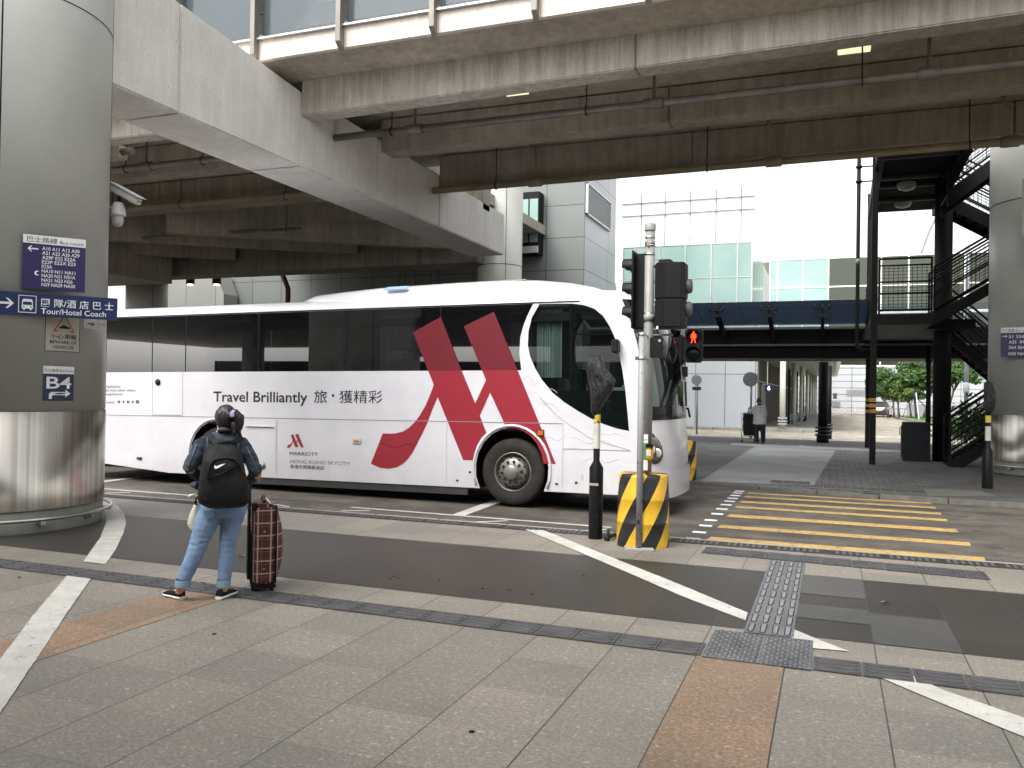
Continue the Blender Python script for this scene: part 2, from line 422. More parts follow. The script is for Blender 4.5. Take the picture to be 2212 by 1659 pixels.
# ------------------------------------------------------------------ ground
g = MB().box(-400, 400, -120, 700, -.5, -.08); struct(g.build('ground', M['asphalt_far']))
KN = 10.36                                     # near kerb line
far_k = [(-45, 19.3), (-12, 18.0), (-4.95, 17.35), (-2.64, 17.07), (-1.26, 16.64), (.83, 16.18), (1.91, 16.06), (3.2, 16.0), (20, 15.7)]
rd = sheet('road', [(-60, KN-.01), (30, KN-.01), (30, 15.7)]+far_k[::-1]+[(-60, 20)], -.03, M['asphalt'])
g = MB().box(-60, 30, -60, KN-.02, -.3, 0); struct(g.build('plaza_paving', M['granite']))
g = MB(); x = -45.0
while x < 14:
    g.box(x, x+.985, KN-.012, KN+.075, -.2, -.004); x += 1.0
kb = struct(g.build('kerb', M['kerb'], bevel=.008))
sheet('dark_paving_band', [(-9.6, 6.52), (14, 6.52), (14, 8.76), (-9.6, 8.76)], .003, M['granite_dark'])
for nm, x0, x1, y0, y1, mt in (('paving_patch', -.26, .31, 8.3, 8.76, 'granite_mid'), ('paving_patch', .31, .875, 6.52, 7.42, 'granite_mid'), ('paving_patch', -.26, .31, 7.04, 7.5, 'granite_mid'),
        ('paving_patch', -.26, .31, 7.92, 8.3, 'granite_mid')):
    sheet(nm, [(x0, y0), (x1, y0), (x1, y1), (x0, y1)], .006, M[mt])
sheet('orange_paving', [(-5.25, -20), (-4.68, -20), (-4.68, 5.73), (-5.25, 5.73)], .003, M['granite_orange'])
sheet('orange_paving', [(-.826, -20), (-.262, -20), (-.262, 5.73), (-.826, 5.73)], .003, M['granite_orange'])
sheet('orange_paving', [(-13, 6.52), (-9.6, 6.52), (-9.6, 7.1), (-13, 7.1)], .003, M['granite_orange'])
# painted lines on the paving
WL = []
sheet('painted_line', pl(C, [(455,583),(610,598),(440,840),(215,1180),(0,1500),(-300,1960),(-420,1700),(0,1150),(100,1020),(210,870)]), .007, M['white_paint'], .006)
sheet('painted_line', pl(C, [(540,517),(600,430),(650,360),(685,270),(690,230),(672,175),(600,130),(665,103),(760,150),(805,205),(816,270),(800,330),(745,445),(682,532)]), .007, M['white_paint'], .006)
sheet('painted_line', pl(A, [(1190,307),(1310,312),(2212,672)])+pl(B, [(425,850),(405,898)])+pl(A, [(2212,742),(1700,520)]), .007, M['white_paint'], .006)
sheet('painted_line', pl(B, [(705,950),(850,1010),(1080,1100),(840,1078),(700,1018)]), .007, M['white_paint'], .005)
sheet('painted_line', pl(B, [(1160,1215),(1460,1245),(1700,1355),(2212,1530),(2500,1640),(2480,1780),(2212,1655),(1600,1405),(1350,1300)]), .007, M['white_paint'], .006)
# road markings
RZ = -.026
def rline(a, b, w, nm='road_marking', mt='white_paint'):
    a, b = Vector(a), Vector(b); d = (b-a).normalized(); n = Vector((-d.y, d.x))*w/2
    sheet(nm, [a+n, b+n, b-n, a-n], RZ, M[mt], .006, .1)
rline((-20, 11.1), (-9.1, 10.99), .09); rline((-6.78, 11.01), (-2.72, 10.93), .09)
rline((-5.0, 11.02), (-5.18, 14.6), .2); rline((-12.6, 11.1), (-12.8, 15.5), .2)
rline((-6.7, 10.62), (-6.35, 10.83), .07); rline((-4.52, 10.55), (-4.16, 10.84), .07); rline((-3.0, 10.48), (-2.72, 10.78), .07); rline((-11.25, 10.6), (-10.95, 10.84), .07)
rline((-9.0, 10.62), (-8.65, 10.83), .07)
ys = [(10.5, 10.79), (11.57, 11.84), (12.67, 12.98), (13.76, 14.0), (14.49, 14.74), (15.26, 15.47), (15.9, 16.09)]
for y0, y1 in ys: sheet('crossing_stripe', [(-1.42, y0), (1.62, y0-.02), (1.64, y1), (-1.4, y1)], RZ, M['yellow_line'], .008)
g = MB()
for y in (10.5, 11.06, 11.66, 12.2, 12.9, 13.5, 14.05, 14.56, 15.0, 15.45, 15.87, 16.2):
    g.obox((-1.58, y, RZ+.002), (1, 0, 0), (0, 1, 0), (0, 0, 1), .085, .05, .004)
struct(g.build('crossing_studs', paint('stud_white', (.8, .82, .85), .3, 0, .1, 9)))
for y in (11.6, 12.9, 14.4): 
    g = MB().obox((1.9, y, RZ), (1, 0, 0), (0, 1, 0), (0, 0, 1), .07, .045, .004); struct(g.build('road_patch', M['tactile']))
# drain channel by the near kerb
dg_ = MB().box(-45, 14, 10.02, 10.3, -.01, .004); struct(dg_.build('drain_channel', M['iron']))
g = MB(); x = -14.0
while x < 5:
    if int(x/.07) % 8: g.box(x, x+.035, 10.06, 10.26, .0045, .009)
    x += .07
struct(g.build('drain_grating', paint('grating', (.10,.095,.09), .6, .2, .4, 20)))
# tactile guiding strip
def domes(g, x0, x1, y0, y1, nx, ny, r, h):
    for i in range(nx):
        for j in range(ny):
            g.lathe((x0+(i+.5)*(x1-x0)/nx, y0+(j+.5)*(y1-y0)/ny, 0), [(r, 0), (r*.8, h*.8), (r*.3, h), (.0001, h)], 8)
def lozenge(g, cx, cy, hx, hy, z0, h):
    a = min(hx, hy); P = []
    for k in range(10):
        an = 2*math.pi*k/10; P.append((cx+math.copysign(max(hx-a, 0), math.cos(an))+a*math.cos(an), cy+math.copysign(max(hy-a, 0), math.sin(an))+a*math.sin(an)))
    g.rings([[(x, y, z0) for x, y in P], [(cx+(x-cx)*.8, cy+(y-cy)*.9, z0+h) for x, y in P]], True)
gb = MB(); x = -12.8
k = 0
while x < 5:
    if not -.83 < x < -.1:
        gb.box(x+.004, x+.296, 5.725, 6.015, .004, .009)
        for j in range(4): lozenge(gb, x+.15, 5.76+.073*j, .132, .017, .009, .005)
    x += .3; k += 1
    if -.83 < x < -.1: x = -.092 if x > -.6 else x
struct(gb.build('tactile_strip', M['tactile']))
g = MB(); x = -.79
for i in range(2):
    for j in range(2): g.box(-.79+.347*i+.003, -.79+.347*(i+1)-.003, 5.70+.347*j+.003, 5.70+.347*(j+1)-.003, .005, .011)
for r_ in range(14):
    for c_ in range(11):
        xx = -.765+.06*c_+(.03 if r_ % 2 else 0)
        if abs(xx+.443) > .02 and xx < -.115: g.lathe((xx, 5.725+.0483*r_, .011), [(.021, 0), (.018, .007), (.001, .009)], 8)
struct(g.build('tactile_square', paint('tactile_wet', (.085,.085,.09), .35, 0, .35, 6, .2)))
g = MB()
for r in range(10):
    y0 = 6.42+.292*r
    g.box(-.585, -.235, y0, y0+.288, .006, .011)
    g.cur = 1
    for j in range(4): lozenge(g, -.54+.087*j, y0+.145, .025, .125, .0115, .0005)
    g.cur = 2
    for j in range(4): lozenge(g, -.54+.087*j, y0+.145, .019, .118, .0125, .004)
    g.cur = 0
struct(g.build('tactile_path', [paint('tactile_worn', (.10,.10,.105), .4, 0, .35, 5, .2), M['dark_gap'], paint('tactile_bar_worn', (.17,.17,.175), .4, 0, .3, 9)]))
g = MB(); 
for i in range(9):
    x0 = -1.33+.312*i; dy = -.02*i
    g.box(x0+.003, x0+.309, 9.46+dy, 9.86+dy, .004, .009)
    for a in range(7):
        for bq in range(3): g.box(x0+.015+a*.042, x0+.04+a*.042, 9.48+dy+bq*.125, 9.58+dy+bq*.125, .009, .014)
struct(g.build('tactile_kerb_strip', M['tactile']))
# small litter and gum on the paving
for i, (px, py, zf) in enumerate([(315,625,A),(370,623,A),(345,610,A),(635,636,A),(915,690,A),(1090,700,A),(1237,728,A),(1570,607,A),(845,1618,A),(125,615,C),(650,612,C),(1388,984,C)]):
    p = G(*zf(px, py)); g = MB(); g.lathe((p.x, p.y, 0), [(.017, .0045), (.010, .006), (.001, .006)], 9); struct(g.build('gum_spot', M['dark_gap']))
def leaf(zf, x, y, c):
    p = G(*zf(x, y)); g = MB()
    g.add([(p.x-.05, p.y, .014), (p.x-.01, p.y+.022, .02), (p.x+.05, p.y+.005, .016), (p.x+.005, p.y-.02, .028)], [(0, 1, 2, 3)], True)
    g.add([(p.x-.05, p.y, .012), (p.x-.01, p.y+.022, .018), (p.x+.05, p.y+.005, .014), (p.x+.005, p.y-.02, .026)], [(3, 2, 1, 0)], True)
    return g.build('fallen_leaf', c, fix=False)
lm = paint('leaf_tan', (.5,.36,.16), .7)
for (zf, x, y, lab) in ((C,1565,483,'tan fallen leaf on the dark paving between the woman and the suitcase'), (C,1320,660,"pale fallen leaf on the tactile strip between the woman's feet"),
        (C,2040,740,'tan fallen leaf on the tactile strip right of the suitcase'), (B,1311,787,'pale fallen leaf on the dark paving near the crossing')):
    tag(leaf(zf, x, y, lm), lab, 'leaf', 'leaves fallen on the paving')
# far pavement, ramp, far bright road
FP = far_k[:]
pv = sheet('far_pavement', [(x, y+.12) for x, y in FP]+[(20, 36.3), (-45, 36.6)], .02, M['pavers'])
g = MB()
for (x0, y0), (x1, y1) in zip(FP[:-1], FP[1:]):
    n = max(1, int(abs(x1-x0)/1.0))
    for i in range(n):
        a = Vector((x0+(x1-x0)*i/n, y0+(y1-y0)*i/n)); b = Vector((x0+(x1-x0)*(i+.985)/n, y0+(y1-y0)*(i+.985)/n))
        h = .055 if a.x > .6 else (.03 if a.x > -6 else .11)
        g.ext([(a.x, a.y, -.2), (b.x, b.y, -.2), (b.x, b.y+.14, -.2), (a.x, a.y+.14, -.2)], (0, 0, .2+h))
struct(g.build('far_kerb', concrete('kerb_old', (.17,.16,.14), .3, .35), bevel=.012))
g = MB().ext([(.55, 16.4, -.1), (20, 15.9, -.1), (20, 36.2, -.1), (6, 36.2, -.1), (2.6, 19.2, -.1), (.8, 17.4, -.1)], (0, 0, .145)); struct(g.build('raised_pavement', pavers('pavers_brown', (.07,.065,.06), (.085,.08,.072), (.05,.047,.043), .2, .1, .008)))
sheet('concrete_ramp', [G(1632,965).xy, G(1805,975).xy, G(1757,1052).xy, (-2.45, 17.15)], .026, M['ramp'], .01, .3)
sheet('ramp_edge', [G(1580,958).xy, (20, G(2000,990).y), (20, G(2000,996).y), G(1580,963).xy], .03, M['ramp'])
g = MB(); x = -1.1
for i in range(11):
    g.cur = 0; x0 = -1.12+.25*i; yy = 17.75-.012*i-(0 if i < 3 else .55)
    g.box(x0, x0+.245, yy-.25, yy+.15, .03, .05)
    g.cur = 1
    for a in range(5): g.box(x0+.02+a*.046, x0+.045+a*.046, yy-.23, yy+.13, .05, .058)
struct(g.build('far_tactile', [paint('far_tactile_base', (.15,.15,.148), .6, 0, .2, 5), M['iron']]))
MF = paint('manhole_beige', (.12,.115,.10), .7, 0, .2, 3)
sheet('manhole_frame', [G(*zz(2688,1000,1344)(x, y), .05).xy for x, y in ((1560,1520),(1920,1533),(2050,1572),(1590,1568))], .05, MF)
Z6 = zz(2680, 1380, 600); Z7 = zz(3150, 1380, 600); ZU = zz(3300, 1400, 732, 2208); ZT = zz(3300, 540, 732, 2208); Z5 = zz(2150, 650, 850, 2203); ZB1 = zz(2688, 1000, 1344)
sheet('manhole_cover', pl(Z6, [(1370,1365),(1400,1360),(1790,1385),(1770,1405)]), .026, M['kerb'])
sheet('manhole_lid', pl(Z6, [(1430,1370),(1730,1386),(1715,1396),(1450,1380)]), .032, M['iron'])
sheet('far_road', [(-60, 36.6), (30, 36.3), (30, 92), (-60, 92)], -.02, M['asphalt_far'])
for w in ((-30, 37.2, 20, 36.9, .3),): pass
# pavement at the terminal side, with its kerb
K1 = [(-60, 44.8), (-1.3, 44.6), (-.55, 45.1), (-.35, 46.5), (-.35, 91)]
g = MB().ext([(x, y, -.1) for x, y in K1]+[(-60, 91, -.1)], (0, 0, .22)); struct(g.build('terminal_pavement', M['pavers_light']))
g = MB()
for a, b in zip(K1[:-1], K1[1:]):
    a, b = Vector(a), Vector(b); n = max(1, int((b-a).length/1.1)); d = (b-a).normalized(); nn = Vector((d.y, -d.x))*.13
    for i in range(n):
        p = a.lerp(b, i/n); q = a.lerp(b, (i+.97)/n); g.ext([(p.x, p.y, -.1), (q.x, q.y, -.1), (q.x+nn.x, q.y+nn.y, -.1), (p.x+nn.x, p.y+nn.y, -.1)], (0, 0, .235))
struct(g.build('terminal_kerb', M['kerb']))
# grass strip and its kerb on the right
ge = [G(*Z7(1300,925)).xy, G(*Z7(1340,965)).xy, G(*Z7(1500,1010)).xy, G(*Z7(1700,1050)).xy, G(*Z7(1900,1090)).xy, G(*Z7(2300,1150)).xy]
gr_pts = [(p.x, p.y) for p in ge]
gpoly = gr_pts+[(30, gr_pts[-1][1]-6), (30, 86), (gr_pts[0][0], 86)]
gm = paint('grass_green', (.10,.22,.035), .9, 0, .4, 2)
gbase = sheet('grass_ground', gpoly, .1, gm)
g = MB()
for a, b in zip(gr_pts[:-1], gr_pts[1:]):
    a3, b3 = Vector((a[0], a[1], .05)), Vector((b[0], b[1], .05)); g.bar(a3, b3, .22, .3)
struct(g.build('grass_kerb', M['kerb']))
def inpoly(x, y, P):
    c = False; j = len(P)-1
    for i in range(len(P)):
        if (P[i][1] > y) != (P[j][1] > y) and x < (P[j][0]-P[i][0])*(y-P[i][1])/(P[j][1]-P[i][1])+P[i][0]: c = not c
        j = i
    return c
g = MB(); n = 0
while n < 9000:
    x, y = random.uniform(gr_pts[0][0]-2, 16), random.uniform(30, 86)
    if not inpoly(x, y, gpoly): continue
    a = random.uniform(0, math.pi); h = random.uniform(.06, .16); dx, dy = math.cos(a)*.05, math.sin(a)*.05
    g.add([(x-dx, y-dy, .1), (x+dx, y+dy, .1), (x+dx*.2+random.uniform(-.04,.04), y, .1+h)], [(0, 1, 2)]); n += 1
o = g.build('grass', gm, fix=False); o['kind'] = 'stuff'
tag(o, 'bright green grass on the verge under the far trees', 'grass')
# ------------------------------------------------------------------ big round columns with steel skirts
M['plinth_paint'] = paint('plinth_grey_green', (.17,.175,.145), .55, 0, .2, 3)
def big_column(cx, cy, ztop, label, r=1.25, seam=True, z0=0.0, boxed=False):
    t = thing('concrete_column', label, 'column', (cx, cy, z0), 'big round columns with steel skirts')
    MB().cyl(cx, cy, 1.38, ztop, r, 96).build('shaft', M['col_paint'], t)
    s = MB(); s.lathe((cx, cy, 0), [(r+.012, z0+.27), (r+.012, 1.43), (r-.02, 1.432)], 96); s.build('steel_cladding', M['steel_clad'], t)
    p = MB(); p.lathe((cx, cy, 0), [(r+.0, z0-.02), (r+.0, z0+.26), (r-.05, z0+.27), (.01, z0+.27)], 96); p.build('plinth', M['plinth_paint'], t)
    g = MB(); R2 = r+.10
    g.tube([(cx+R2*math.cos(a*math.pi/36), cy+R2*math.sin(a*math.pi/36), z0+.17) for a in range(72)], .022, 8, closed=True)
    rl = g.build('bumper_rail', M['steel'], t)
    for k in range(12):
        a = k*math.pi/6+.25; d = Vector((math.cos(a), math.sin(a), 0)); c = Vector((cx, cy, z0+.13))+d*(r+.05)
        MB().obox(c, d, (-d.y, d.x, 0), (0, 0, 1), .05, .03, .03).build('bracket', M['steel'], rl)
    if seam:
        g = MB()
        for z in (6.4,): g.tube([(cx+(r+.001)*math.cos(a*math.pi/48), cy+(r+.001)*math.sin(a*math.pi/48), z) for a in range(96)], .007, 4, closed=True)
        va = math.atan2(-cy, -cx)
        for a in (va-.02, va-.02+math.pi/2, va-.02-math.pi/2): g.bar((cx+r*math.cos(a), cy+r*math.sin(a), 1.45), (cx+r*math.cos(a), cy+r*math.sin(a), ztop), .012, .012)
        g.build('panel_joint', M['dark_gap'], t)
    return t
CX, CY, CR = -9.94, 7.61, 1.25
colL = big_column(CX, CY, 9.2, 'big grey round column at the left edge carrying the blue bus signs')
colR = big_column(4.79, 22.9, 7.9, 'big grey round column with a steel skirt at the right edge', z0=.08)
g = MB(); g.obox((4.32, 21.45, 6.1), (.9, .4, 0), (-.4, .9, 0), (0, 0, 1), .3, .35, .75); g.build('bracket_box', M['conc_light'], colR, bevel=.12)
def slim_column(px, Y, r, z1, label):
    p = PY(px, 800, Y); t = thing('concrete_column', label, 'column', (p.x, Y, 0), 'slimmer columns behind the coach')
    MB().cyl(p.x, Y, 0, z1, r, 64).build('shaft', M['col_paint'], t)
    g = MB()
    for z in (4.3, 5.9): g.tube([(p.x+r*math.cos(a*math.pi/24), Y+r*math.sin(a*math.pi/24), z) for a in range(48)], .01, 4, closed=True)
    a = math.atan2(-Y, -p.x)+.25; g.bar((p.x+r*math.cos(a), Y+r*math.sin(a), 0), (p.x+r*math.cos(a), Y+r*math.sin(a), z1), .012, .012)
    g.build('panel_joint', M['dark_gap'], t); return t
slim_column(1076, 25.6, .73, 8.6, 'grey round column rising behind the middle of the coach')
slim_column(314, 25.2, .76, 7.6, 'dark grey round column behind the rear of the coach')
# ------------------------------------------------------------------ elevated deck
dk = thing('elevated_deck', 'concrete deck of beams overhead with a glazed passage on top', 'overpass', (-3, 13.1, 6.9))
XL, XR = -34, 16
ZS = lambda y: EYE+y
def xbeam(Y, zb, zt, w, mt, x0=XL, x1=XR, sl=0.0, st=0.0):
    g = MB(); xa, xb = -10.45, -9.3
    for a, b in ((x0, xa+.0), (xb, x1)):
        n = max(1, int((b-a)/6)); 
        for i in range(n):
            u, v = a+(b-a)*i/n, a+(b-a)*(i+1)/n-.012
            g.ext([(u, Y, zb), (u, Y+w, zb), (u, Y+w+.12, zt), (u, Y-.02, zt)], (v-u, 0, 0))
            if sl:
                for q in range(len(g.v)-8, len(g.v)):
                    X_, Y2, Z_ = g.v[q]; dx = max(0, X_+9.3); g.v[q] = (X_, Y2, Z_+dx*(sl if Z_ < zb+.01 else st))
    return g.build('beam', mt, dk, bevel=.02)
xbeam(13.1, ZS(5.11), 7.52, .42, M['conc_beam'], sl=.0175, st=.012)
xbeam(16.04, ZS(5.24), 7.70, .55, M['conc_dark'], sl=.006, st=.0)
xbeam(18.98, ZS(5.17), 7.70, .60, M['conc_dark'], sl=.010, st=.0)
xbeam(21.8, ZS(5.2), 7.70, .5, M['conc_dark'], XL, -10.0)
# overhanging slab edge, slab, fascia
g = MB()
g.ext([(XL, 12.22, 7.60), (XL, 13.08, 7.50), (XL, 13.6, 7.52), (XL, 13.6, 7.72), (XL, 19.9, 7.72), (XL, 19.9, 8.05), (XL, 12.22, 8.05)], (XR-XL, 0, 0))
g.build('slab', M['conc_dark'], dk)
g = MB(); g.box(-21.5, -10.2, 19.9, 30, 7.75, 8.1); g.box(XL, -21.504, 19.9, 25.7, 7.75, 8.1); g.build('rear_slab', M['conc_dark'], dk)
g = MB(); x = XL
while x < XR: g.box(x, x+1.742, 12.12, 12.215, 7.555, 7.9); x += 1.75
g.build('fascia', M['fascia'], dk)
MB().box(XL, XR, 12.05, 12.3, 7.9, 7.93).build('sill', M['alu'], dk)
pxs = [-9.57+1.75*i for i in range(-8, 9)]
for i, x in enumerate(pxs):
    g = MB(); g.box(x-.045, x+.045, 11.98, 12.115, 7.62 , 10.6); g.ext([(x-.045, 11.98, 7.62), (x-.045, 12.115, 7.62), (x-.045, 12.115, 7.5)], (.09, 0, 0)); g.build('mullion', M['mullion'], dk)
    if i < len(pxs)-1: MB().box(x+.06, x+1.69, 12.2, 12.22, 7.95, 10.6).build('glass_panel', M['deck_glass'], dk)
MB().tube([(XL, 12.55, 8.62), (XR, 12.55, 8.62)], .03, 8).build('handrail', M['steel'], dk)
g = MB().box(XL, XR, 11.9, 20, 10.6, 10.9); g.build('passage_roof', M['white'], dk)
MB().box(XL, XR, 19.6, 19.7, 8.05, 9.0).build('rear_wall', paint('rear_wall_blue', (.45,.5,.54), .4), dk)
# cross head A (runs away from the camera, over the big column)
def cross_head(name, pts_side, mt):
    pass
g = MB(); xa, xb = -10.45, -9.3
prof = [(6.9, 5.91, 7.78), (8.4, 5.91, 7.68), (9.99, 5.91, 7.59), (13.09, 5.91, 7.31), (15.9, 5.91, 7.26), (19.0, 5.91, 7.2), (23.5, 5.91, 7.13)]
for (y0, b0, t0), (y1, b1, t1) in zip(prof[:-1], prof[1:]):
    g.ext([(xa, y0, b0), (xb, y0, b0), (xb, y0, t0), (xa, y0, t0)], (0, y1-y0-.012, 0))
    k = len(g.v)-8
    for i in (6, 7): g.v[k+i] = (g.v[k+i][0], g.v[k+i][1], t1)
g.build('cross_beam', M['conc_light'], dk, bevel=.025)
g = MB(); g.box(-11.2, -9.25, 2.0, 6.88, 5.92, 7.8); g.build('cross_beam', M['conc_light'], dk, bevel=.02)
# cross head B (at the back, running left-right)
g = MB()
for a, b in ((-34, -25.6), (-25.58, -18.2), (-18.18, -10.6)): g.box(a, b, 24.5, 25.6, 5.91, 7.4)
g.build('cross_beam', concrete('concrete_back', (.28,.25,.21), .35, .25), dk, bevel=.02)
# skewed girders in the dark bay to the left
for a, b in (((-22, 19.6), (-15.0, 24.4)), ((-18.6, 19.6), (-11.6, 24.4)), ((-27, 19.6), (-20, 24.4))):
    g = MB(); g.bar((*a, 7.0), (*b, 7.0), .35, 1.3); g.build('girder', M['conc_dark'], dk)
g = MB().box(-27.2, -22.7, 20.4, 24.2, 5.55, 7.1); g.build('haunch', M['conc_dark'], dk)
# strip lights on the underside
lamp = emit('strip_light', (.85, .78, .48), .45)
for i, (px, py, w, lab) in enumerate(((1115, 196, .24, 'small lit strip light under the deck above the coach roof'), (1845, 103, .27, 'long lit strip light under the deck at upper right'),
        (222*1+0, 268, .0, ''), (1115*0+740, 434, .25, 'lit strip light in the dark bay behind the cross beam'))):
    if not lab: continue
    r = ray(px, py); t = (7.66-EYE)/r.z; x, y = r.x*t, r.y*t
    tt = thing('ceiling_light', lab, 'ceiling light', (x, y, 7.6), 'strip lights under the deck')
    MB().box(x-w, x+w, y-.13, y+.13, 7.64, 7.715).build('housing', M['white'], tt, bevel=.01)
    MB().box(x-w*.95, x+w*.95, y-.1, y+.1, 7.6, 7.638).build('tube_lamp', lamp, tt)
# pipes hung under the deck
def pipe(name, label, Y, z, x0, x1, r, hang, ztop, mt, drops=(), group='pipes hung under the deck', zb=0):
    t = thing(name, label, 'pipe', (x0, Y, z), group)
    MB().tube([(x0, Y, z), (x1, Y, z+zb)], r, 12).build('pipe_run', mt, t)
    for x in hang:
        zz_ = z+(x-x0)/(x1-x0)*zb
        g = MB(); g.tube([(x, Y, zz_+r), (x, Y, ztop)], .012, 6); g.tube([(x, Y+(r+.01)*math.cos(a*math.pi/6), zz_+(r+.01)*math.sin(a*math.pi/6)) for a in range(12)], .014, 5, closed=True); g.build('hanger', M['iron'], t)
    for x in drops:
        zz_ = z+(x-x0)/(x1-x0)*zb
        g = MB(); g.tube([(x, Y, zz_), (x, Y, ztop-.25), (x-.12, Y, ztop-.1), (x-.12, Y, ztop)], .03, 8); g.tube([(x-.16, Y, zz_+zb*0), (x+.16, Y, zz_)], r+.03, 10); g.build('branch', mt, t)
    return t
pm = paint('pipe_rust', (.16,.14,.12), .5, .2, .3, 2); py_ = paint('pipe_yellowed', (.30,.25,.16), .5, 0, .25, 2)
pipe('fire_pipe', 'long dark pipe hung between the first and second deck beams', 14.2, 6.76, -9.28, 12, .07, (-8.0, -4.1, .4, 4.2), 7.72, pm, (-7.5, -2.9, 1.35), zb=.0)
pipe('fire_pipe', 'pipe hung along the rearmost deck beam above the traffic signal', 18.6, 6.73, -9.28, 14, .085, (-7.6, -2.6, 2.5, 5), 7.72, py_, (-6.6, -1.2, 3.2), zb=.14)
pipe('fire_pipe', 'rusty pipe in the upper left bay above the cameras', 14.7, 6.75, -18, -10.5, .08, (-15.2, -13), 7.72, pm, (-14.6,))
pipe('fire_pipe', 'cream pipe in the dark left bay below the third beam', 18.4, 6.85, -26, -10.5, .1, (-22, -19.5, -17, -13.5), 7.72, py_, (-20.5,))
pipe('fire_pipe', 'thin grey pipe low in the dark left bay', 20.5, 6.45, -22.5, -14.5, .045, (-22, -18, -15), 7.72, pm)
# unseen roof and wall, added to shade the plaza and shape coach-window reflections
tr = thing('terminal_canopy', 'grey canopy roof and dark wall behind the photographer', 'canopy', (0, -6, 0))
MB().box(-60, 26, -46, -.2, 5.9, 6.3).build('roof', M['conc_light'], tr)
MB().box(-60, 40, -46.4, -46, 0, 4.55).build('wall', M['dark_steel'], tr)
for x in (-30, -12, 6, 24): MB().cyl(x, -14, 0, 5.9, .6, 24).build('post', M['col_paint'], tr)
# ------------------------------------------------------------------ grey panelled building behind the coach
pb = thing('panel_building', 'grey panelled building with a louvre behind the coach', 'building', (-18, 31, 0))
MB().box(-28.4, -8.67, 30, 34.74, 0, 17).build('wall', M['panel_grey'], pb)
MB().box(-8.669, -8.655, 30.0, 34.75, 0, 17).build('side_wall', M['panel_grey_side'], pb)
pa, pc = PX(*Z5(405, 190), -8.65), PX(*Z5(640, 672), -8.65); pd, pe = PX(*Z5(405, 490), -8.65), PX(*Z5(640, 395), -8.65)
lz0, lz1, ly0, ly1 = pd.z, pa.z, pa.y, pc.y
lv = MB().box(-8.653, -8.64, ly0, ly1, lz0, lz1).build('louvre', M['dark_gap'], pb)
g = MB(); n = 22
for i in range(n):
    z = lz0+(lz1-lz0)*(i+.5)/n; g.ext([(-8.638, ly0+.04, z-.0), (-8.58, ly0+.04, z-.035), (-8.58, ly0+.04, z-.02), (-8.638, ly0+.04, z+.015)], (0, ly1-ly0-.08, 0))
for y in (ly0, ly1-.05): g.box(-8.65, -8.55, y, y+.05, lz0-.05, lz1+.05)
for z in (lz0-.05, lz1): g.box(-8.65, -8.55, ly0, ly1, z, z+.05)
g.build('slats', M['alu'], lv)
Z2 = zz(1344, 0, 1344)
w0, w1 = PY(*Z2(1165, 1280), 29.6), PY(*Z2(1285, 1590), 29.6)
wn = MB().box(w0.x, w1.x, 29.45, 29.99, w1.z-.35, w0.z+.15).build('bay_window', M['dark_steel'], pb)
for a, b in ((.04, .46), (.54, .96)):
    xx0, xx1 = w0.x+(w1.x-w0.x)*a, w0.x+(w1.x-w0.x)*b
    MB().box(xx0, xx1, 29.43, 29.448, w1.z+.1, w0.z-.12).build('pane', M['frosted'], wn)
MB().box(w0.x, w1.x, 29.35, 29.449, w1.z-.3, w1.z-.05).build('sill', M['conc_light'], wn)
# light wall piece, ceiling lamps and roof edge between the columns at the left
l0, l1 = PY(357, 597, 29.0), PY(483, 655, 29.0)
wp = MB(); wp.ext([(l0.x, 29, l1.z-2), (l1.x, 29, l1.z-2), (l1.x, 29, l1.z+.4), (l1.x-.4, 29, l0.z), (l0.x, 29, l0.z)], (0, .9, 0))
wp.build('light_panel', panelmat('light_panel', (.34,.35,.32), 1.6, 5, (.1,.1,.1), 'XZ', .015, ox=-26), pb)
for px, lab in ((411, 'dark drum lamp hanging behind the coach roof, left one'), (468, 'dark drum lamp hanging behind the coach roof, right one')):
    p = PY(px, 613, 27.0); tt = thing('drum_lamp', lab, 'lamp', tuple(p), 'drum lamps behind the coach')
    MB().cyl(p.x, p.y, p.z-.02, p.z+.34, .17, 20).build('shade', M['black'], tt)
    MB().cyl(p.x, p.y, p.z-.06, p.z-.025, .12, 20).build('bulb', emit('warm_bulb', (1, .75, .4), 4), tt)
    MB().tube([(p.x, p.y, p.z+.34), (p.x, p.y, 7.75)], .012, 6).build('cord', M['black'], tt)
low = MB().box(-23, -10, 26.6, 29.98, 3.0, 3.35); tag(low.build('flat_roof', concrete('roof_dirty', (.3,.29,.27), .2, .3)), 'low flat roof edge seen above the rear of the coach', 'roof')
g = MB()
for x, z0, z1 in ((-15.6, 3.4, 7.5), (-14.9, 3.4, 7.5), (-14.2, 3.4, 7.5)): g.tube([(x, 28.5, z0), (x, 28.5, z1)], .05, 8)
g.tube([(-17.6, 28.5, 5.2), (-17.6, 28.5, 4.3), (-15.6, 28.5, 4.3)], .05, 8); g.tube([(-17.6, 28.4, 5.2), (-14.9, 28.4, 5.2)], .05, 8)
o = g.build('wall_pipes', pm); tag(o, 'dark pipes on the wall behind the coach roof', 'pipe')
g = MB(); p = PY(622, 640, 27.5); g.tube([(p.x, p.y, 3.4), (p.x, p.y, p.z+.3), (p.x-.3, p.y, p.z+.9)], .1, 10); g.tube([(p.x, p.y, 3.35), (p.x, p.y, 3.6)], .2, 12)
tag(g.build('vent_pipe', paint('rust_red', (.12,.035,.02), .6)), 'rusty red pipe on the flat roof behind the coach', 'pipe')
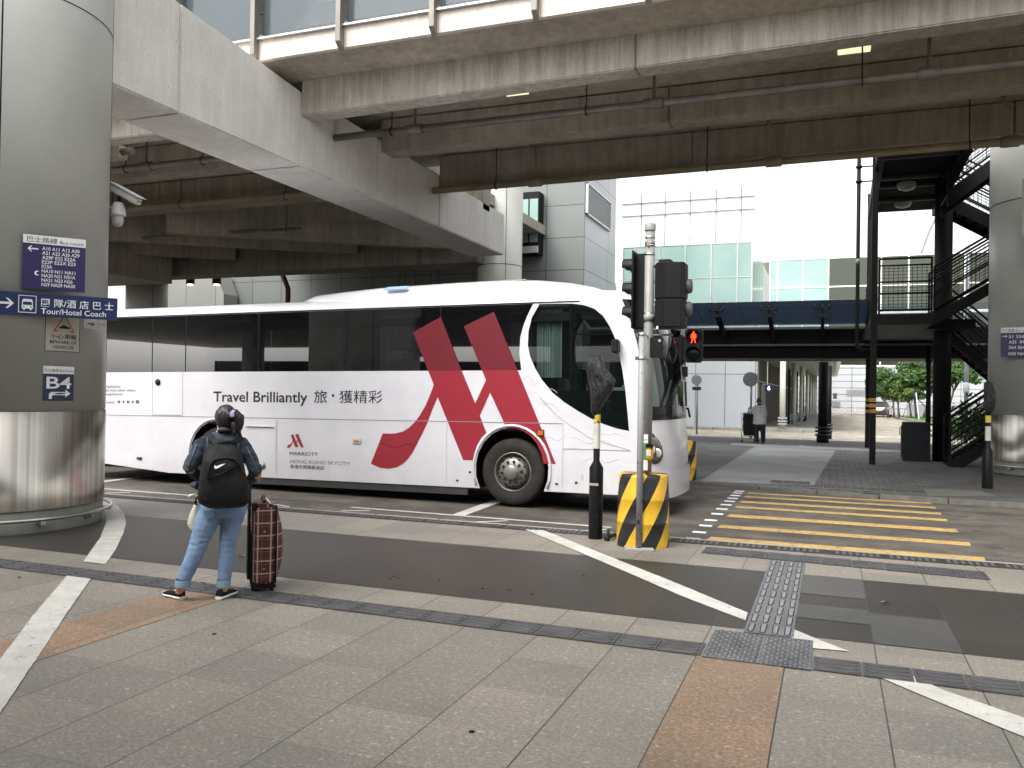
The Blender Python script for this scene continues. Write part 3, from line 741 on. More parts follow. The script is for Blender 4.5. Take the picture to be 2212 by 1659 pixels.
# ------------------------------------------------------------------ terminal wing straight ahead
tw = thing('terminal_wing', 'pale panelled wing with teal glass upper storey beyond the footbridge', 'building', (-10, 46.3, 0))
MB().box(-45, -3.67, 46.3, 47, 0, 6.6).build('wall', M['panel_blue'], tw)
xs = [PY(*Z5(x, 850), 46.2).x for x in (787, 908, 1162, 1422, 1687, 1955, 2103)]
zt = PY(1480, 529, 46.2).z; zm = PY(*Z5(1687, 1148), 46.2).z; zb = zm-(zt-zm)
MB().box(xs[0]+.02, xs[-1]-.02, 46.32, 60, 5.0, zt-.02).build('upper_wall', M['white'], tw)
for a, b in zip(xs[:-1], xs[1:]):
    for z0, z1 in ((zm, zt), (zb, zm)): MB().box(a+.04, b-.04, 46.22, 46.30, z0+.04, z1-.04).build('glass_panel', M['frosted'], tw)
g = MB()
for x in xs: g.box(x-.035, x+.035, 46.19, 46.315, zb, zt)
for z in (zb, zm, zt): g.box(xs[0], xs[-1], 46.2, 46.31, z-.03, z+.03)
g.build('frame', M['alu'], tw)
for i in range(4):
    MB().box(xs[-1]-.02, xs[-1]+.0, 46.4+i*2, 48.3+i*2, zb, zt-.05).build('glass_panel', M['frosted'], tw)
xw0, xw1 = PY(1340, 450, 58).x, PY(1621, 450, 58).x
MB().box(xw0, xw1, 58.2, 70, 5, PY(1480, 330, 58).z).build('screen_wall', panelmat('screen_white', (.88,.88,.88), 2.03, 2.1, (.25,.27,.28), 'XZ', .03, ox=xw0+.75, oz=PY(1480, 433, 58).z, rough=.6), tw) if False else None
# lattice of thin joints on the white screen above
g = MB(); ZW = 58.0
vx = [PY(*Z5(x, 400), ZW).x for x in (973, 1215, 1471, 1735, 1992)]; zr = [PY(*Z5(1471, y), ZW).z for y in (357, 485)]; z_hi = PY(*Z5(1471, 255), ZW).z
for x in vx: g.box(x-.03, x+.03, ZW-.03, ZW+.03, zt-.5, z_hi)
for z in zr: g.box(vx[0]-1.4, vx[-1]+.9, ZW-.05, ZW+.05, z-.03, z+.03)
g.build('roof_lattice', paint('lattice_grey', (.14,.15,.16), .6), tw)
MB().box(vx[0]-1.7, vx[-1]+1.2, ZW+.08, ZW+.4, zt-1.5, z_hi+.15).build('roof_screen', paint('screen_white', (.9,.9,.9), .7, 0, .02), tw)
# glazed ground floor receding under its canopy
XF = -3.67
gf = MB()
for y in range(0, 42): gf.box(XF-.05, XF+.06, 46.4+y*1.0, 46.48+y*1.0, 0.1, 3.9)
gf.box(XF-.05, XF+.05, 46.3, 88, 2.55, 2.63); gf.build('mullion', M['mullion'], tw)
MB().box(XF-.02, XF, 46.4, 88, .1, 3.9).build('shopfront_glass', M['facade_glass'], tw)
MB().box(-12, XF-3, 47.2, 88, .1, 3.9).build('interior', paint('interior_grey', (.30,.34,.31), .7), tw)
MB().box(-12, XF+.05, 46.31, 88, 3.92, 6.5).build('upper_floor', M['white'], tw)
MB().box(XF+.06, .3, 45.6, 88, 3.86, 4.1).build('canopy', panelmat('canopy_ribs', (.50,.51,.45), .35, 50, (.2,.2,.17), 'XZ', .02), tw)
MB().ext([(.3, 45.6, 3.8), (.55, 45.6, 3.9), (.62, 45.6, 4.4), (.3, 45.6, 4.4)], (0, 42.4, 0)).build('canopy_edge', M['white'], tw)
# door pair and number signs
dr = MB(); 
for y in (48.2, 49.3, 50.4): dr.box(XF+.07, XF+.12, y, y+.09, .12, 2.5)
dr.box(XF+.07, XF+.12, 48.2, 50.5, 2.42, 2.5)
d = dr.build('door', M['alu'], tw)
MB().tube([(XF+.14, 49.1, 1.0), (XF+.14, 49.1, 1.4)], .03, 6).build('handle', M['steel'], d)
pn = PY(*Z6(1225, 500), 45.9); pn2 = PY(*Z6(1337, 600), 45.9)
sg = thing('door_number_sign', 'dark blue door sign with a white 6 under the canopy', 'sign', tuple(pn))
navy = paint('sign_navy', (.012,.018,.05), .35, 0, .05, 3); wtxt = emit('sign_white', (.9, .95, 1), .9); wsign = paint('sign_lettering_white', (.75,.76,.78), .4, 0, .04, 5)
MB().box(pn.x, pn2.x, 45.86, 45.98, pn2.z, pn.z).build('board', navy, sg)
text('digit', '6', wtxt, ((pn.x+pn2.x)/2, 45.855, pn2.z+.1*(pn.z-pn2.z)+.05), (1,0,0), (0,0,1), (pn.z-pn2.z)*.9, sg, align='CENTER', bold=.01)
MB().box(pn.x+.1, pn.x+.14, 45.9, 45.94, pn.z, 3.86).build('hanger', M['alu'], sg)
# row of cream columns under the canopy
base = [(1475,1140,75),(1640,1065,60),(1745,1030,48),(1830,985,38),(1880,960,28),(1915,948,22),(1940,938,18),(1957,928,14)]
for i, (zx, zy, w) in enumerate(base):
    px, py = Z6(zx, zy); p = G(px, py, .12); Yc = p.y; xcol = p.x
    pass
    rr_ = max(.12, w*.1488/FPX*Yc*1.03/2)
    t = thing('canopy_column', ['nearest white canopy column', 'second canopy column, grey and broad', 'third cream canopy column', 'fourth cream canopy column', 'fifth cream canopy column', 'sixth cream canopy column', 'seventh cream canopy column', 'farthest thin canopy column'][i]+' of the row beside the glazed wall', 'column', (xcol, Yc, .12), 'cream columns under the terminal canopy')
    MB().cyl(xcol, Yc, .12, 3.86, rr_, 20).build('shaft', M['cream_col'], t)
    g = MB()
    for z in (.35, .5, .65): g.box(xcol-rr_*1.5, xcol+rr_*1.5, Yc-rr_*1.5, Yc+rr_*1.5, z, z+.07)
    g.build('guard', M['alu'], t)
    if i:
        g = MB().box(xcol-rr_*1.6-.1, xcol-rr_*1.6, Yc-.6, Yc-.35, .12, 3.5); g.build('downpipe', M['dark_steel'], t)
# white bay next to it and the olive glazing of the far terminal
ft = thing('far_terminal', 'long white terminal with olive glazing beyond the trees', 'building', (10, 93, 0))
YF = 93.0
f0 = PY(1800, 790, YF).z
MB().box(-6, 45, YF, YF+20, 0, f0).build('wall', M['panel_white'], ft)
ztop_ = PY(1900, 553, YF).z
MB().box(-9, 45, YF+.6, YF+20, f0, ztop_-.1).build('upper_wall', paint('olive_wall', (.16,.165,.11), .4, 0, .3, .5), ft)
vxs = [PY(*ZB1(x, 100), YF).x for x in (566, 616, 780, 945, 1287, 1465, 1640, 1830, 2020, 2200)]
zmid = PY(*ZB1(780, 217), YF).z; zlow = zmid-(ztop_-zmid)*.9
for i, (a, b) in enumerate(zip(vxs[:-1], vxs[1:])):
    for z0, z1 in ((zmid, ztop_), (zlow, zmid), (f0+.05, zlow)):
        MB().box(a+.06, b-.06, YF+.02, YF+.1, z0+.06, z1-.06).build('glass_panel', M['frosted'] if i < 3 else M['olive_glass'], ft)
g = MB()
for x in vxs: g.box(x-.07, x+.07, YF-.05, YF+.15, f0, ztop_)
for z in (f0, zlow, zmid, ztop_): g.box(vxs[0], 45, YF-.04, YF+.14, z-.07, z+.07)
g.build('frame', M['white'], ft)
for px, py, w, h in ((1850, 848, 1.9, .62), (1795*1+2, 873, 1.6, .62)):
    p = PY(px, py, YF-.02); lo_ = MB().box(p.x-w/2, p.x+w/2, YF-.03, YF-.005, p.z-h/2, p.z+h/2).build('louvre', paint('louvre_grey', (.3,.32,.33), .5), ft)
    g = MB()
    for k in range(6): g.box(p.x-w/2, p.x+w/2, YF-.07, YF-.032, p.z-h/2+k*h/6, p.z-h/2+k*h/6+.03)
    g.build('slats', M['alu'], lo_)
# arching white truss rib far away
g = MB(); P = [PY(*ZT(x, y), 116) for x, y in ((940,1460),(985,1340),(1035,1200),(1085,1080),(1140,960),(1230,820),(1400,700))]
g.tube(P, .28, 8); tag(g.build('roof_arch', paint('arch_grey', (.45,.46,.44), .5)), 'pale slanting roof arch rising above the far terminal', 'arch')
# curved pale roof edge seen left of the teal glass
g = MB(); P = [PY(*Z5(x, y), 70) for x, y in ((640,1235),(680,1215),(780,1180),(900,1165))]
g.tube(P, .5, 8); g.box(P[0].x, P[-1].x, 70, 74, -.05, P[0].z-.3); tag(g.build('curved_roof', paint('curved_roof_cream', (.5,.47,.42), .6)), 'curved cream roof edge beside the grey panelled building', 'roof')
# ------------------------------------------------------------------ footbridge of dark steel
DS = M['dark_steel']
fb = thing('footbridge', 'dark steel footbridge with leaning glass crossing the view', 'footbridge', (-1, 32, 0))
zb0, zb1 = PY(1777, 774, 31.3).z, PY(1777, 744, 31).z
ztp = PY(1600, 711, 31).z
MB().box(-9, 9, 31.0, 34.2, zb1, ztp).build('deck', DS, fb, bevel=.02)
MB().box(-9, 9, 31.35, 34.0, zb0, zb1-.004).build('lower_girder', DS, fb)
MB().box(-9, 9, 30.93, 31.0, zb1-.05, zb1+.02).build('ledge', paint('ledge_steel', (.16,.155,.14), .5), fb)
MB().box(-9, 2.2, 30.9, 30.99, ztp-.03, ztp+.06).build('gutter', paint('gutter_steel', (.28,.27,.25), .45), fb)
g1 = PY(1480, 656, 28.4).z
for i in range(8):
    x0 = -8.6+i*1.42
    if x0 > 1.2: break
    MB().add([(x0, 28.4, g1), (x0+1.42, 28.4, g1), (x0+1.42, 30.85, ztp+.1), (x0, 30.85, ztp+.1), (x0, 28.41, g1+.02), (x0+1.42, 28.41, g1+.02), (x0+1.42, 30.86, ztp+.12), (x0, 30.86, ztp+.12)],
             [(0,1,2,3),(7,6,5,4),(0,4,5,1),(1,5,6,2),(2,6,7,3),(3,7,4,0)]).build('glass_panel', M['bridge_glass'], fb)
for zx in (222, 560, 905, -120):
    p = PY(*ZB1(zx, 385), 28.5); x = p.x
    g = MB(); g.ext([(x-.05, 28.45, p.z-.1), (x-.05, 28.75, p.z+.02), (x-.05, 31.0, ztp-.55), (x-.05, 31.0, ztp+.0), (x-.05, 30.6, ztp-.05)], (.1, 0, 0))
    g.ext([(x-.13, 28.45, p.z-.12), (x+.13, 28.45, p.z-.12), (x+.13, 28.45, p.z+.02), (x-.13, 28.45, p.z+.02)], (0, .06, 0))
    b = g.build('bracket', DS, fb)
    g = MB(); g.tube([(x, 28.45, p.z), (x, 28.4, g1-.12)], .025, 6)
    for s in (-1, 1): g.tube([(x, 28.4, g1-.28), (x+s*.22, 28.4, g1-.22)], .02, 6); g.tube([(x+s*.22, 28.4, g1-.3), (x+s*.22, 28.4, g1-.1)], .03, 6)
    g.build('clamp', DS, b)
MB().box(-9, 9, 34.0, 34.1, ztp, ztp+1.1).build('far_parapet', M['bridge_glass'], fb)
for z in (.2, .75): MB().tube([(-9, 33.9, ztp+z), (9, 33.9, ztp+z)], .035, 8).build('handrail', M['alu'], fb)
for px, py, w in ((1777, 957, 20), (1790, 948, 10)):
    p = G(px, py); r = w/FPX*p.length*.95/2
    MB().cyl(p.x, p.y, 0, zb0, r, 24).build('column', DS, fb)
    g = MB()
    for z in (.28, .42, .56): g.cyl(p.x, p.y, z, z+.08, r*1.6, 20)
    g.build('collar', M['alu'], fb) if 0 else g.build('collar', paint('collar_steel', (.07,.068,.06), .4, .5), fb)
    g = MB(); g.cyl(p.x, p.y, .0, .3, r*1.25, 20); g.build('column_foot', DS, fb)
p = G(1777, 957); q = PY(1805, 855, p.y+.4)
tag(MB().box(q.x-.09, q.x+.05, q.y-.06, q.y-.03, q.z-.12, q.z+.1).build('round_notice', M['white']), 'small white notice with a red dot on the footbridge column', 'sign')
# ------------------------------------------------------------------ stair tower
st = thing('stair_tower', 'black steel staircase with mesh railings beside the right column', 'staircase', (3, 26, 0))
pA, pB = G(1884, 1005), G(1873, 968); pC = G(2033, 997)
hiA = 9.0
for p in (pA, pB): MB().box(p.x-.075, p.x+.075, p.y-.075, p.y+.075, 0, hiA).build('post', DS, st)
for p in (pA, pB):
    for y in (864, 876, 888):
        z = PY(1880, y, p.y).z; MB().box(p.x-.079, p.x+.079, p.y-.079, p.y+.079, z-.05, z+.05).build('yellow_band', paint('band_yellow', (.5,.27,.04), .5, 0, .2, 8), st)
MB().cyl(pC.x, pC.y, 0, 8.4, .235, 32).build('column', DS, st)
p = G(2004, 985); g = MB().tube([(p.x, p.y, .02), (p.x, p.y, PY(2004, 775, p.y).z+.4)], .07, 12); g.tube([(p.x, p.y, 2.9), (p.x, p.y, 3.02)], .1, 12); g.bar((p.x, p.y, 1.0), (pC.x, pC.y, 1.0), .05); g.build('downpipe', DS, st)
q0, q1 = PY(1853, 336, 24.3), PY(1851, 745, 24.3)
g = MB().tube([(q1.x, 24.3, q0.z+1), (q1.x, 24.3, q1.z), (q1.x+.08, 24.3, q1.z-.12), (pA.x-.05, 24.3, q1.z-.15)], .05, 10)
for y in (361, 393): z = PY(1853, y, 24.3).z; g.tube([(q1.x, 24.3, z-.03), (q1.x, 24.3, z+.03)], .08, 10); g.bar((q1.x, 24.3, z), (pA.x, 24.3, z), .03)
g.build('downpipe', DS, st)
z = PY(1851, 565, 24.25).z; MB().cyl(q1.x, 24.3, z-.08, z+.08, .053, 10).build('tape', paint('tape_grey', (.3,.29,.27), .5), st)
# upper soffit
zs = 8.0
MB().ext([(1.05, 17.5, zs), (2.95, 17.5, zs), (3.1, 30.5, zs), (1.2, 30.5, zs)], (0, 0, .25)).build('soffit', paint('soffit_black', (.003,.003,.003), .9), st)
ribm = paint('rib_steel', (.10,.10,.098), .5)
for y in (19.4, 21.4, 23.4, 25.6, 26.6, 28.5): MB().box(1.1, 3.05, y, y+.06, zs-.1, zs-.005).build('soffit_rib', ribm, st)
for a, b in (((1.05, 17.5), (1.18, 30.5)), ((2.98, 17.5), (3.12, 30.5))):
    MB().bar((*a, zs-.05), (*b, zs-.05), .18, .35).build('edge_beam', DS, st)
for (px, py) in ((1958, 405), (1950, 443)):
    r_ = ray(px, py); tq = (zs-.15-EYE)/r_.z; x, y = r_.x*tq, r_.y*tq
    MB().lathe((x, y, zs), [(.26, -.02), (.26, -.1), (.2, -.2), (.08, -.24), (.001, -.25)], 20).build('ceiling_lamp', paint('lamp_glass', (.5,.5,.45), .3), st)
zl1, zl0 = PY(1900, 680, 23.95).z, PY(1900, 702, 23.95).z
xl1 = PY(2016, 690, 23.95).x
MB().box(pA.x-.05, xl1, 23.85, 31, zl0, zl1).build('landing', DS, st, bevel=.01)
MB().ext([(xl1, 25.6, zl0), (xl1+1.2, 25.6, zl0), (xl1+1.2, 31, zl0), (xl1, 31, zl0)], (0, 0, zl1-zl0)).build('landing', DS, st)
def meshrail(P0, P1, h, step=.11, rails=(.12, .55, .85), lift=.0, posts=True):
    """mesh infill railing from foot point P0 to P1, upright"""
    P0, P1 = Vector(P0), Vector(P1); L = (P1-P0).length; n = max(2, int(L/step)); up = Vector((0, 0, 1))
    g = MB()
    for i in range(n+1):
        p = P0.lerp(P1, i/n); g.bar(p+up*(.1+lift), p+up*(h-.1+lift), .012)
    k = .1
    while k < h-.08: g.bar(P0+up*(k+lift), P1+up*(k+lift), .011); k += .085
    r = g.build('railing_mesh', DS, st, fix=False)
    g = MB()
    for k in (.1, h-.1)+tuple(rails): g.tube([P0+up*(k+lift), P1+up*(k+lift)], .022, 6)
    g.tube([P0+up*(h+.08+lift), P1+up*(h+.08+lift)], .03, 6)
    for f in (0, 1): p = P0.lerp(P1, f); g.bar(p, p+up*(h+.08+lift), .05)
    g.build('handrail', DS, st, fix=False)
hR = PY(1900, 567, 23.95).z-zl1
meshrail((pA.x+.12, 23.9, zl1), (xl1-.05, 23.9, zl1), hR)
meshrail((pA.x+.02, 24.1, zl1), (pA.x+.05, 30.5, zl1), hR, .3)
def flight(a, b, Ya, w, th, ext=1.0, rail=1.0, steps=True, solid=False):
    """a, b: pixels of the top edge of the near stringer"""
    p, q = PY(*a, Ya), PY(*b, Ya); q = p+(q-p)*ext
    d = q-p
    for y in (Ya, Ya+w): MB().ext([(p.x, y, p.z), (q.x, y, q.z), (q.x, y, q.z-th), (p.x, y, p.z-th)], (0, .05, 0)).build('stringer', DS, st)
    n = max(3, int(abs(d.z)/.165)); g = MB()
    for i in range(n):
        t = (i+.5)/n; c = p+d*t
        g.box(c.x-.14, c.x+.14, Ya+.05, Ya+w, c.z-th*.5-.02, c.z-th*.5+.02)
        s_ = 1 if d.z*d.x > 0 else -1
        g.box(c.x+s_*.13-.01, c.x+s_*.13+.01, Ya+.05, Ya+w, c.z-th*.5-.02, c.z-th*.5+.15)
    g.build('tread', DS, st)
    if rail: meshrail(p, q, rail)
    if rail: meshrail(p+Vector((0, w, 0)), q+Vector((0, w, 0)), rail, .25)
flight(ZU(1330, 1270), ZU(1730, 1020), 24.2, 1.3, .35, 2.2, 1.1)
flight((2051, 712), (2148, 795), 26.6, 1.3, .32, 2.0, 1.1)
flight((2018, 678), (2148, 604), 24.2, 1.3, .3, 2.0, 1.15)
flight(ZT(1340, 690), ZT(1860, 945), 26.6, 1.3, .38, 2.0, 1.15)
flight(ZT(1300, 640), ZT(1860, 230), 24.2, 1.3, .42, 2.0, 1.15)
MB().box(xl1+2.6, xl1+5, 24, 28, 2.0, 2.2).build('landing', DS, st); MB().box(xl1+2.6, xl1+5, 24, 28, 5.6, 5.8).build('landing', DS, st)
# dark cabinet, hedge behind the stairs
cb = thing('utility_cabinet', 'tall black utility cabinet standing by the stair column', 'cabinet', (2.2, 25.9, 0))
c0, c1 = PY(1952, 912, 25.8), PY(1988, 1000, 25.8); c2 = PY(2006, 1000, 26.2)
MB().box(c0.x, c2.x, 25.8, 26.5, .0, c0.z).build('body', paint('cabinet_black', (.02,.022,.026), .6), cb, bevel=.015)
MB().box(c0.x-.03, c0.x-.002, 25.85, 26.4, .12, c0.z-.1).build('door', paint('cabinet_door', (.02,.022,.026), .6), cb)
MB().tube([(c0.x-.04, 25.9, .75), (c0.x-.09, 25.9, .75), (c0.x-.09, 25.9, .95), (c0.x-.04, 25.9, .95)], .012, 6).build('handle', M['iron'], cb)
# ------------------------------------------------------------------ round sign backs on thin poles
def disc_sign(px, pyd, rpx, pybase, label, plate=None):
    b = G(px, pybase, .02); Y = b.y; c = PY(px, pyd, Y); r = rpx/FPX*Y*1.04
    t = thing('round_sign', label, 'road sign', tuple(b), 'round road signs seen from behind')
    MB().cyl(b.x, b.y, .0, c.z+r*.9, .045, 12).build('pole', M['grey_pole'], t)
    MB().lathe((c.x, Y-.08, c.z), [(.001, 0), (r, 0), (r, .02), (.001, .02)], 40, 'Y', False).build('disc', paint('disc_back', (.25,.25,.25), .5, .3), t)
    if plate:
        a, d = PY(plate[0], plate[1], Y), PY(plate[2], plate[3], Y); MB().box(a.x, d.x, Y-.08, Y-.06, d.z, a.z).build('plate', M['iron'], t)
disc_sign(1505, 821, 10.5, 937, 'smaller round sign back with a plate below, beside the pedestrian signal', (1496, 835.5, 1515, 843))
disc_sign(1621.5, 819.5, 14.7, 947, 'larger round sign back above the man with the trolley')
# ------------------------------------------------------------------ striped barrels
def stripes_mat(name, ang, period, ph=0):
    m, t, b = newmat(name); tc = N(t, 'ShaderNodeTexCoord'); sx = N(t, 'ShaderNodeSeparateXYZ'); t.links.new(tc.outputs['Object'], sx.inputs[0])
    an = math_(t, 'ARCTAN2', sx.outputs[1], sx.outputs[0]); u = math_(t, 'MULTIPLY', an, .3)
    s = math_(t, 'ADD', math_(t, 'DIVIDE', math_(t, 'SUBTRACT', u, math_(t, 'MULTIPLY', sx.outputs[2], ang)), period), ph)
    f = math_(t, 'LESS_THAN', math_(t, 'FRACT', math_(t, 'ADD', s, 100.0)), .5)
    v = coords(t)
    ye = ramp(t, noi(t, v, 5, 5), (.58,.33,.015), (.72,.43,.03)); bl = ramp(t, noi(t, v, 6, 5), (.007,.007,.008), (.018,.018,.018))
    col = mix(t, f, ye, bl)
    dirt = ramp(t, noi(t, v, 4, 8, .7), (0,0,0), (1,1,1), .62, .72); col = mix(t, math_(t, 'MULTIPLY', dirt, .55), col, (.08,.07,.05))
    t.links.new(col, b.inputs['Base Color']); b.inputs['Roughness'].default_value = .45; bump(t, b, noi(t, v, 25, 4), .2, .004); return m
def barrel(px, pyb, pyt, r, label, ph, rise=.55):
    f = G(px, pyb); d = Vector((f.x, f.y)).normalized(); c = Vector((f.x+d.x*r, f.y+d.y*r)); zt = PY(px, pyt, c.y-r*d.y).z
    t = thing('crash_barrel', label, 'barrel', (c.x, c.y, 0), 'yellow and black barrels round the signal poles')
    P = [(r*1.0, 0.0), (r*1.01, .1), (r*1.0, zt*.32), (r*1.025, zt*.335), (r*1.0, zt*.35), (r*.99, zt*.64), (r*1.01, zt*.66), (r*.985, zt*.68), (r*.945, zt*.96), (r*.92, zt), (r*.6, zt+.004), (.001, zt+.004)]
    MB().lathe((c.x, c.y, 0), P, 64).build('drum', stripes_mat('barrel_stripes', rise, r*math.pi*2/5, ph), t)
    return c, zt, t
bc, bz, bt = barrel(1388, 1187, 1028, .30, 'yellow and black striped barrel at the near kerb with a grey pole in front', .18)
bc2, bz2, _ = barrel(1472, 1040, 953, .30, 'striped barrel on the far kerb half hidden by the coach nose', .55)
# ------------------------------------------------------------------ traffic signal at the near kerb
GP = M['grey_pole']; BK = M['black']
clampm = paint('steel_strap', (.6,.58,.52), .25, 1, .3, 20)
ts = thing('traffic_signal', 'grey signal pole rising from the near striped barrel with black signal heads', 'traffic light', (bc.x, bc.y, 0))
YA = bc.y
pa0 = PY(1397, 1000, YA); AX = pa0.x
zA = PY(1401, 486, YA).z
MB().cyl(AX, YA, bz, zA, .057, 24).build('pole', GP, ts)
MB().lathe((AX, YA, zA), [(.068, -.07), (.068, 0), (.05, .02), (.001, .03)], 24).build('pole_cap', GP, ts)
for y in (514, 525.5, 531, 550, 679, 694): 
    z = PY(1398, y, YA).z; MB().lathe((AX, YA, z), [(.0585, -.012), (.0605, -.012), (.0605, .012), (.0585, .012)], 24).build('strap', clampm, ts)
    if y in (525.5, 531): MB().box(AX-.02, AX+.01, YA-.075, YA-.055, z-.015, z+.015).build('strap_buckle', clampm, ts)
z0, z1 = PY(1398, 694, YA).z, PY(1398, 679, YA).z; MB().cyl(AX+.004, YA, z0, z1, .064, 24).build('sleeve', GP, ts)
# left facing head: back board + three hoods
def PYA(x, y, dy=0): return PY(x, y, YA+dy)
ha, hb = PYA(1376, 550, .1), PYA(1376, 712, .1)
hd = MB().box(ha.x, ha.x+.14, YA+.02, YA+.3, hb.z, ha.z).build('signal_head', BK, ts, bevel=.02)
MB().box(ha.x-.012, ha.x+.004, YA-.12, YA+.42, hb.z-.0, ha.z+.02).build('back_board', BK, ts, bevel=.005)
for i, y in enumerate((577, 628, 679)):
    c = PYA(1376, y, .15); g = MB(); R_ = .1; V = []; n = 20
    for k, (dx, rr) in enumerate(((0, .105), (-.15, .10), (-.155, .096), (0, .098))):
        for j in range(n+1):
            a = -.35*math.pi/2+(math.pi+.7*math.pi/2)*j/n; dd = dx*(1 if math.sin(a) > -.2 else .55)
            V.append((c.x-.01+dd, YA+.15+rr*math.cos(a), c.z+rr*math.sin(a)))
    F = [(k*(n+1)+j, k*(n+1)+j+1, (k+1)*(n+1)+j+1, (k+1)*(n+1)+j) for k in range(3) for j in range(n)]
    g.add(V, F, True); hv = g.build('visor', BK, hd)
    MB().lathe((c.x-.02, YA+.15, c.z), [(.001, -.012), (.06, -.008), (.095, 0)], 24, 'X').build('lens', paint('lens_'+('red','amber','green')[i], ((.12,.01,.01),(.12,.06,.005),(.005,.06,.03))[i], .2), hd)
# rear of the big head
h0, h1 = PYA(1417, 566), PYA(1482, 709)
w_ = h1.x-h0.x
P = [(h0.x, YA-.05), (h0.x+.02, YA-.13), (h0.x+w_*.36, YA-.2), (h1.x-.03, YA-.15), (h1.x, YA-.1), (h1.x, YA+.1), (h0.x+.03, YA+.12)]
zk = (h0.z+h1.z)/2-.06
hd2 = MB().ext([(x, y, h1.z) for x, y in P], (0, 0, zk-h1.z-.004)).ext([(x, y, zk) for x, y in P], (0, 0, h0.z-zk-.03)).build('signal_head', BK, ts, bevel=.012)
MB().box(h0.x+.05, h0.x+.2, YA-.12, YA+.02, h0.z-.04, h0.z+.01).build('head_cap', BK, hd2, bevel=.01)
for y in (618, 667):
    c = PYA(1482, y, .02); MB().lathe((h1.x-.02, YA+.04, c.z), [(.085, 0), (.085, .05), (.07, .075), (.0, .08)], 20, 'X').build('visor', paint('visor_grey', (.10,.095,.085), .5), hd2)
t0, t1 = PYA(1419, 705, -.16), PYA(1423, 711, -.16); MB().box(t0.x, t1.x, YA-.2, YA-.19, t1.z, t0.z).build('sticker', M['white'], hd2)
for y in (562, 711):
    z = PYA(1398, y).z; MB().bar((AX, YA, z), (h1.x-.12 if y > 600 else h0.x+.16, YA, z), .018).build('bracket', GP, ts)
MB().tube([(AX+.05, YA-.02, PYA(1400, 575).z), (AX+.12, YA-.1, PYA(1400, 590).z), (h0.x+.1, YA-.19, PYA(1400, 578).z)], .008, 6).build('cable', BK, ts)
MB().tube([(AX+.06, YA-.02, PYA(1400, 575).z), (AX+.14, YA-.05, PYA(1400, 600).z), (AX+.13, YA-.06, PYA(1400, 618).z), (AX+.06, YA-.03, PYA(1400, 610).z)], .007, 6).build('cable', BK, ts)
b0, b1 = PYA(1404, 729, -.02), PYA(1430, 772, -.02)
bx_ = MB().box(b0.x, b1.x, YA-.05, YA+.05, b1.z, b0.z).build('junction_box', BK, ts, bevel=.006)
MB().box(b1.x-.04, b1.x-.008, YA-.056, YA-.051, b0.z-.055, b0.z-.025).build('sticker', paint('sticker_grey', (.4,.4,.4), .5), bx_)
z = PYA(1400, 724).z; MB().tube([(AX, YA, z), (b1.x+.12, YA, z)], .012, 6).build('bracket', GP, ts)
s0, s1 = PYA(1387.5, 938, -.07), PYA(1399, 1016, -.07)
nt0 = MB().box(s0.x, s1.x, YA-.075, YA-.068, s1.z, s0.z).build('notice_plate', M['white'], ts)
MB().box(s0.x+.008, s1.x-.004, YA-.0775, YA-.0755, s1.z+.12, s0.z-.1).build('notice_green', paint('notice_green', (.05,.25,.12), .5), nt0)
text('notice_text', 'PUSH', BK, (s0.x+.005, YA-.0765, s0.z-.07), (1,0,0), (0,0,1), .022, nt0)
u0, u1 = PYA(1396, 960, -.1), PYA(1410, 994, -.1)
pb_ = MB().box(u0.x, u1.x, YA-.13, YA-.06, u1.z, u0.z).build('push_button_box', paint('button_yellow', (.75,.38,.02), .4, 0, .05), ts, bevel=.02)
MB().box(u0.x+.01, u1.x-.015, YA-.136, YA-.131, u1.z+.05, u0.z-.06).build('button_label', M['white'], pb_)
MB().box(u0.x-.004, u1.x+.004, YA-.14, YA-.06, u0.z-.045, u0.z+.01).build('button_hood', BK, pb_, bevel=.015)
# slim pole in front with its base plate
fB = G(1380, 1187); 
sp = thing('slim_pole', 'slim grey pole with chipped paint in front of the near barrel', 'pole', (fB.x, fB.y, 0))
chip, ct, cb_ = newmat('chipped_grey'); cv = coords(ct); zsep = N(ct, 'ShaderNodeSeparateXYZ'); ct.links.new(cv, zsep.inputs[0])
lowf = ramp(ct, zsep.outputs[2], (1,)*3, (0,)*3, .0, .75); cn = ramp(ct, math_(ct, 'ADD', noi(ct, cv, 16, 5, .7), math_(ct, 'MULTIPLY', lowf, .1)), (0,)*3, (1,)*3, .62, .64)
ct.links.new(mix(ct, cn, (.25,.255,.245), (.03,.03,.032)), cb_.inputs['Base Color']); cb_.inputs['Roughness'].default_value = .5
zB = PY(1386, 717, fB.y).z
MB().cyl(fB.x, fB.y, .02, zB, .037, 24).build('shaft', chip, sp)
MB().obox((fB.x, fB.y, .012), (1, .3, 0), (-.3, 1, 0), (0, 0, 1), .16, .11, .010).build('base_plate', paint('base_concrete', (.3,.29,.26), .8), sp)
for z in (zB-.03, zB-.3):
    g = MB(); g.lathe((fB.x, fB.y, z), [(.038, -.015), (.041, -.015), (.041, .015), (.038, .015)], 24); g.box(fB.x-.07, fB.x-.035, fB.y-.03, fB.y+.01, z-.02, z+.02); g.bar((fB.x, fB.y, z), (AX, YA, z), .015); g.build('strap', clampm, sp)
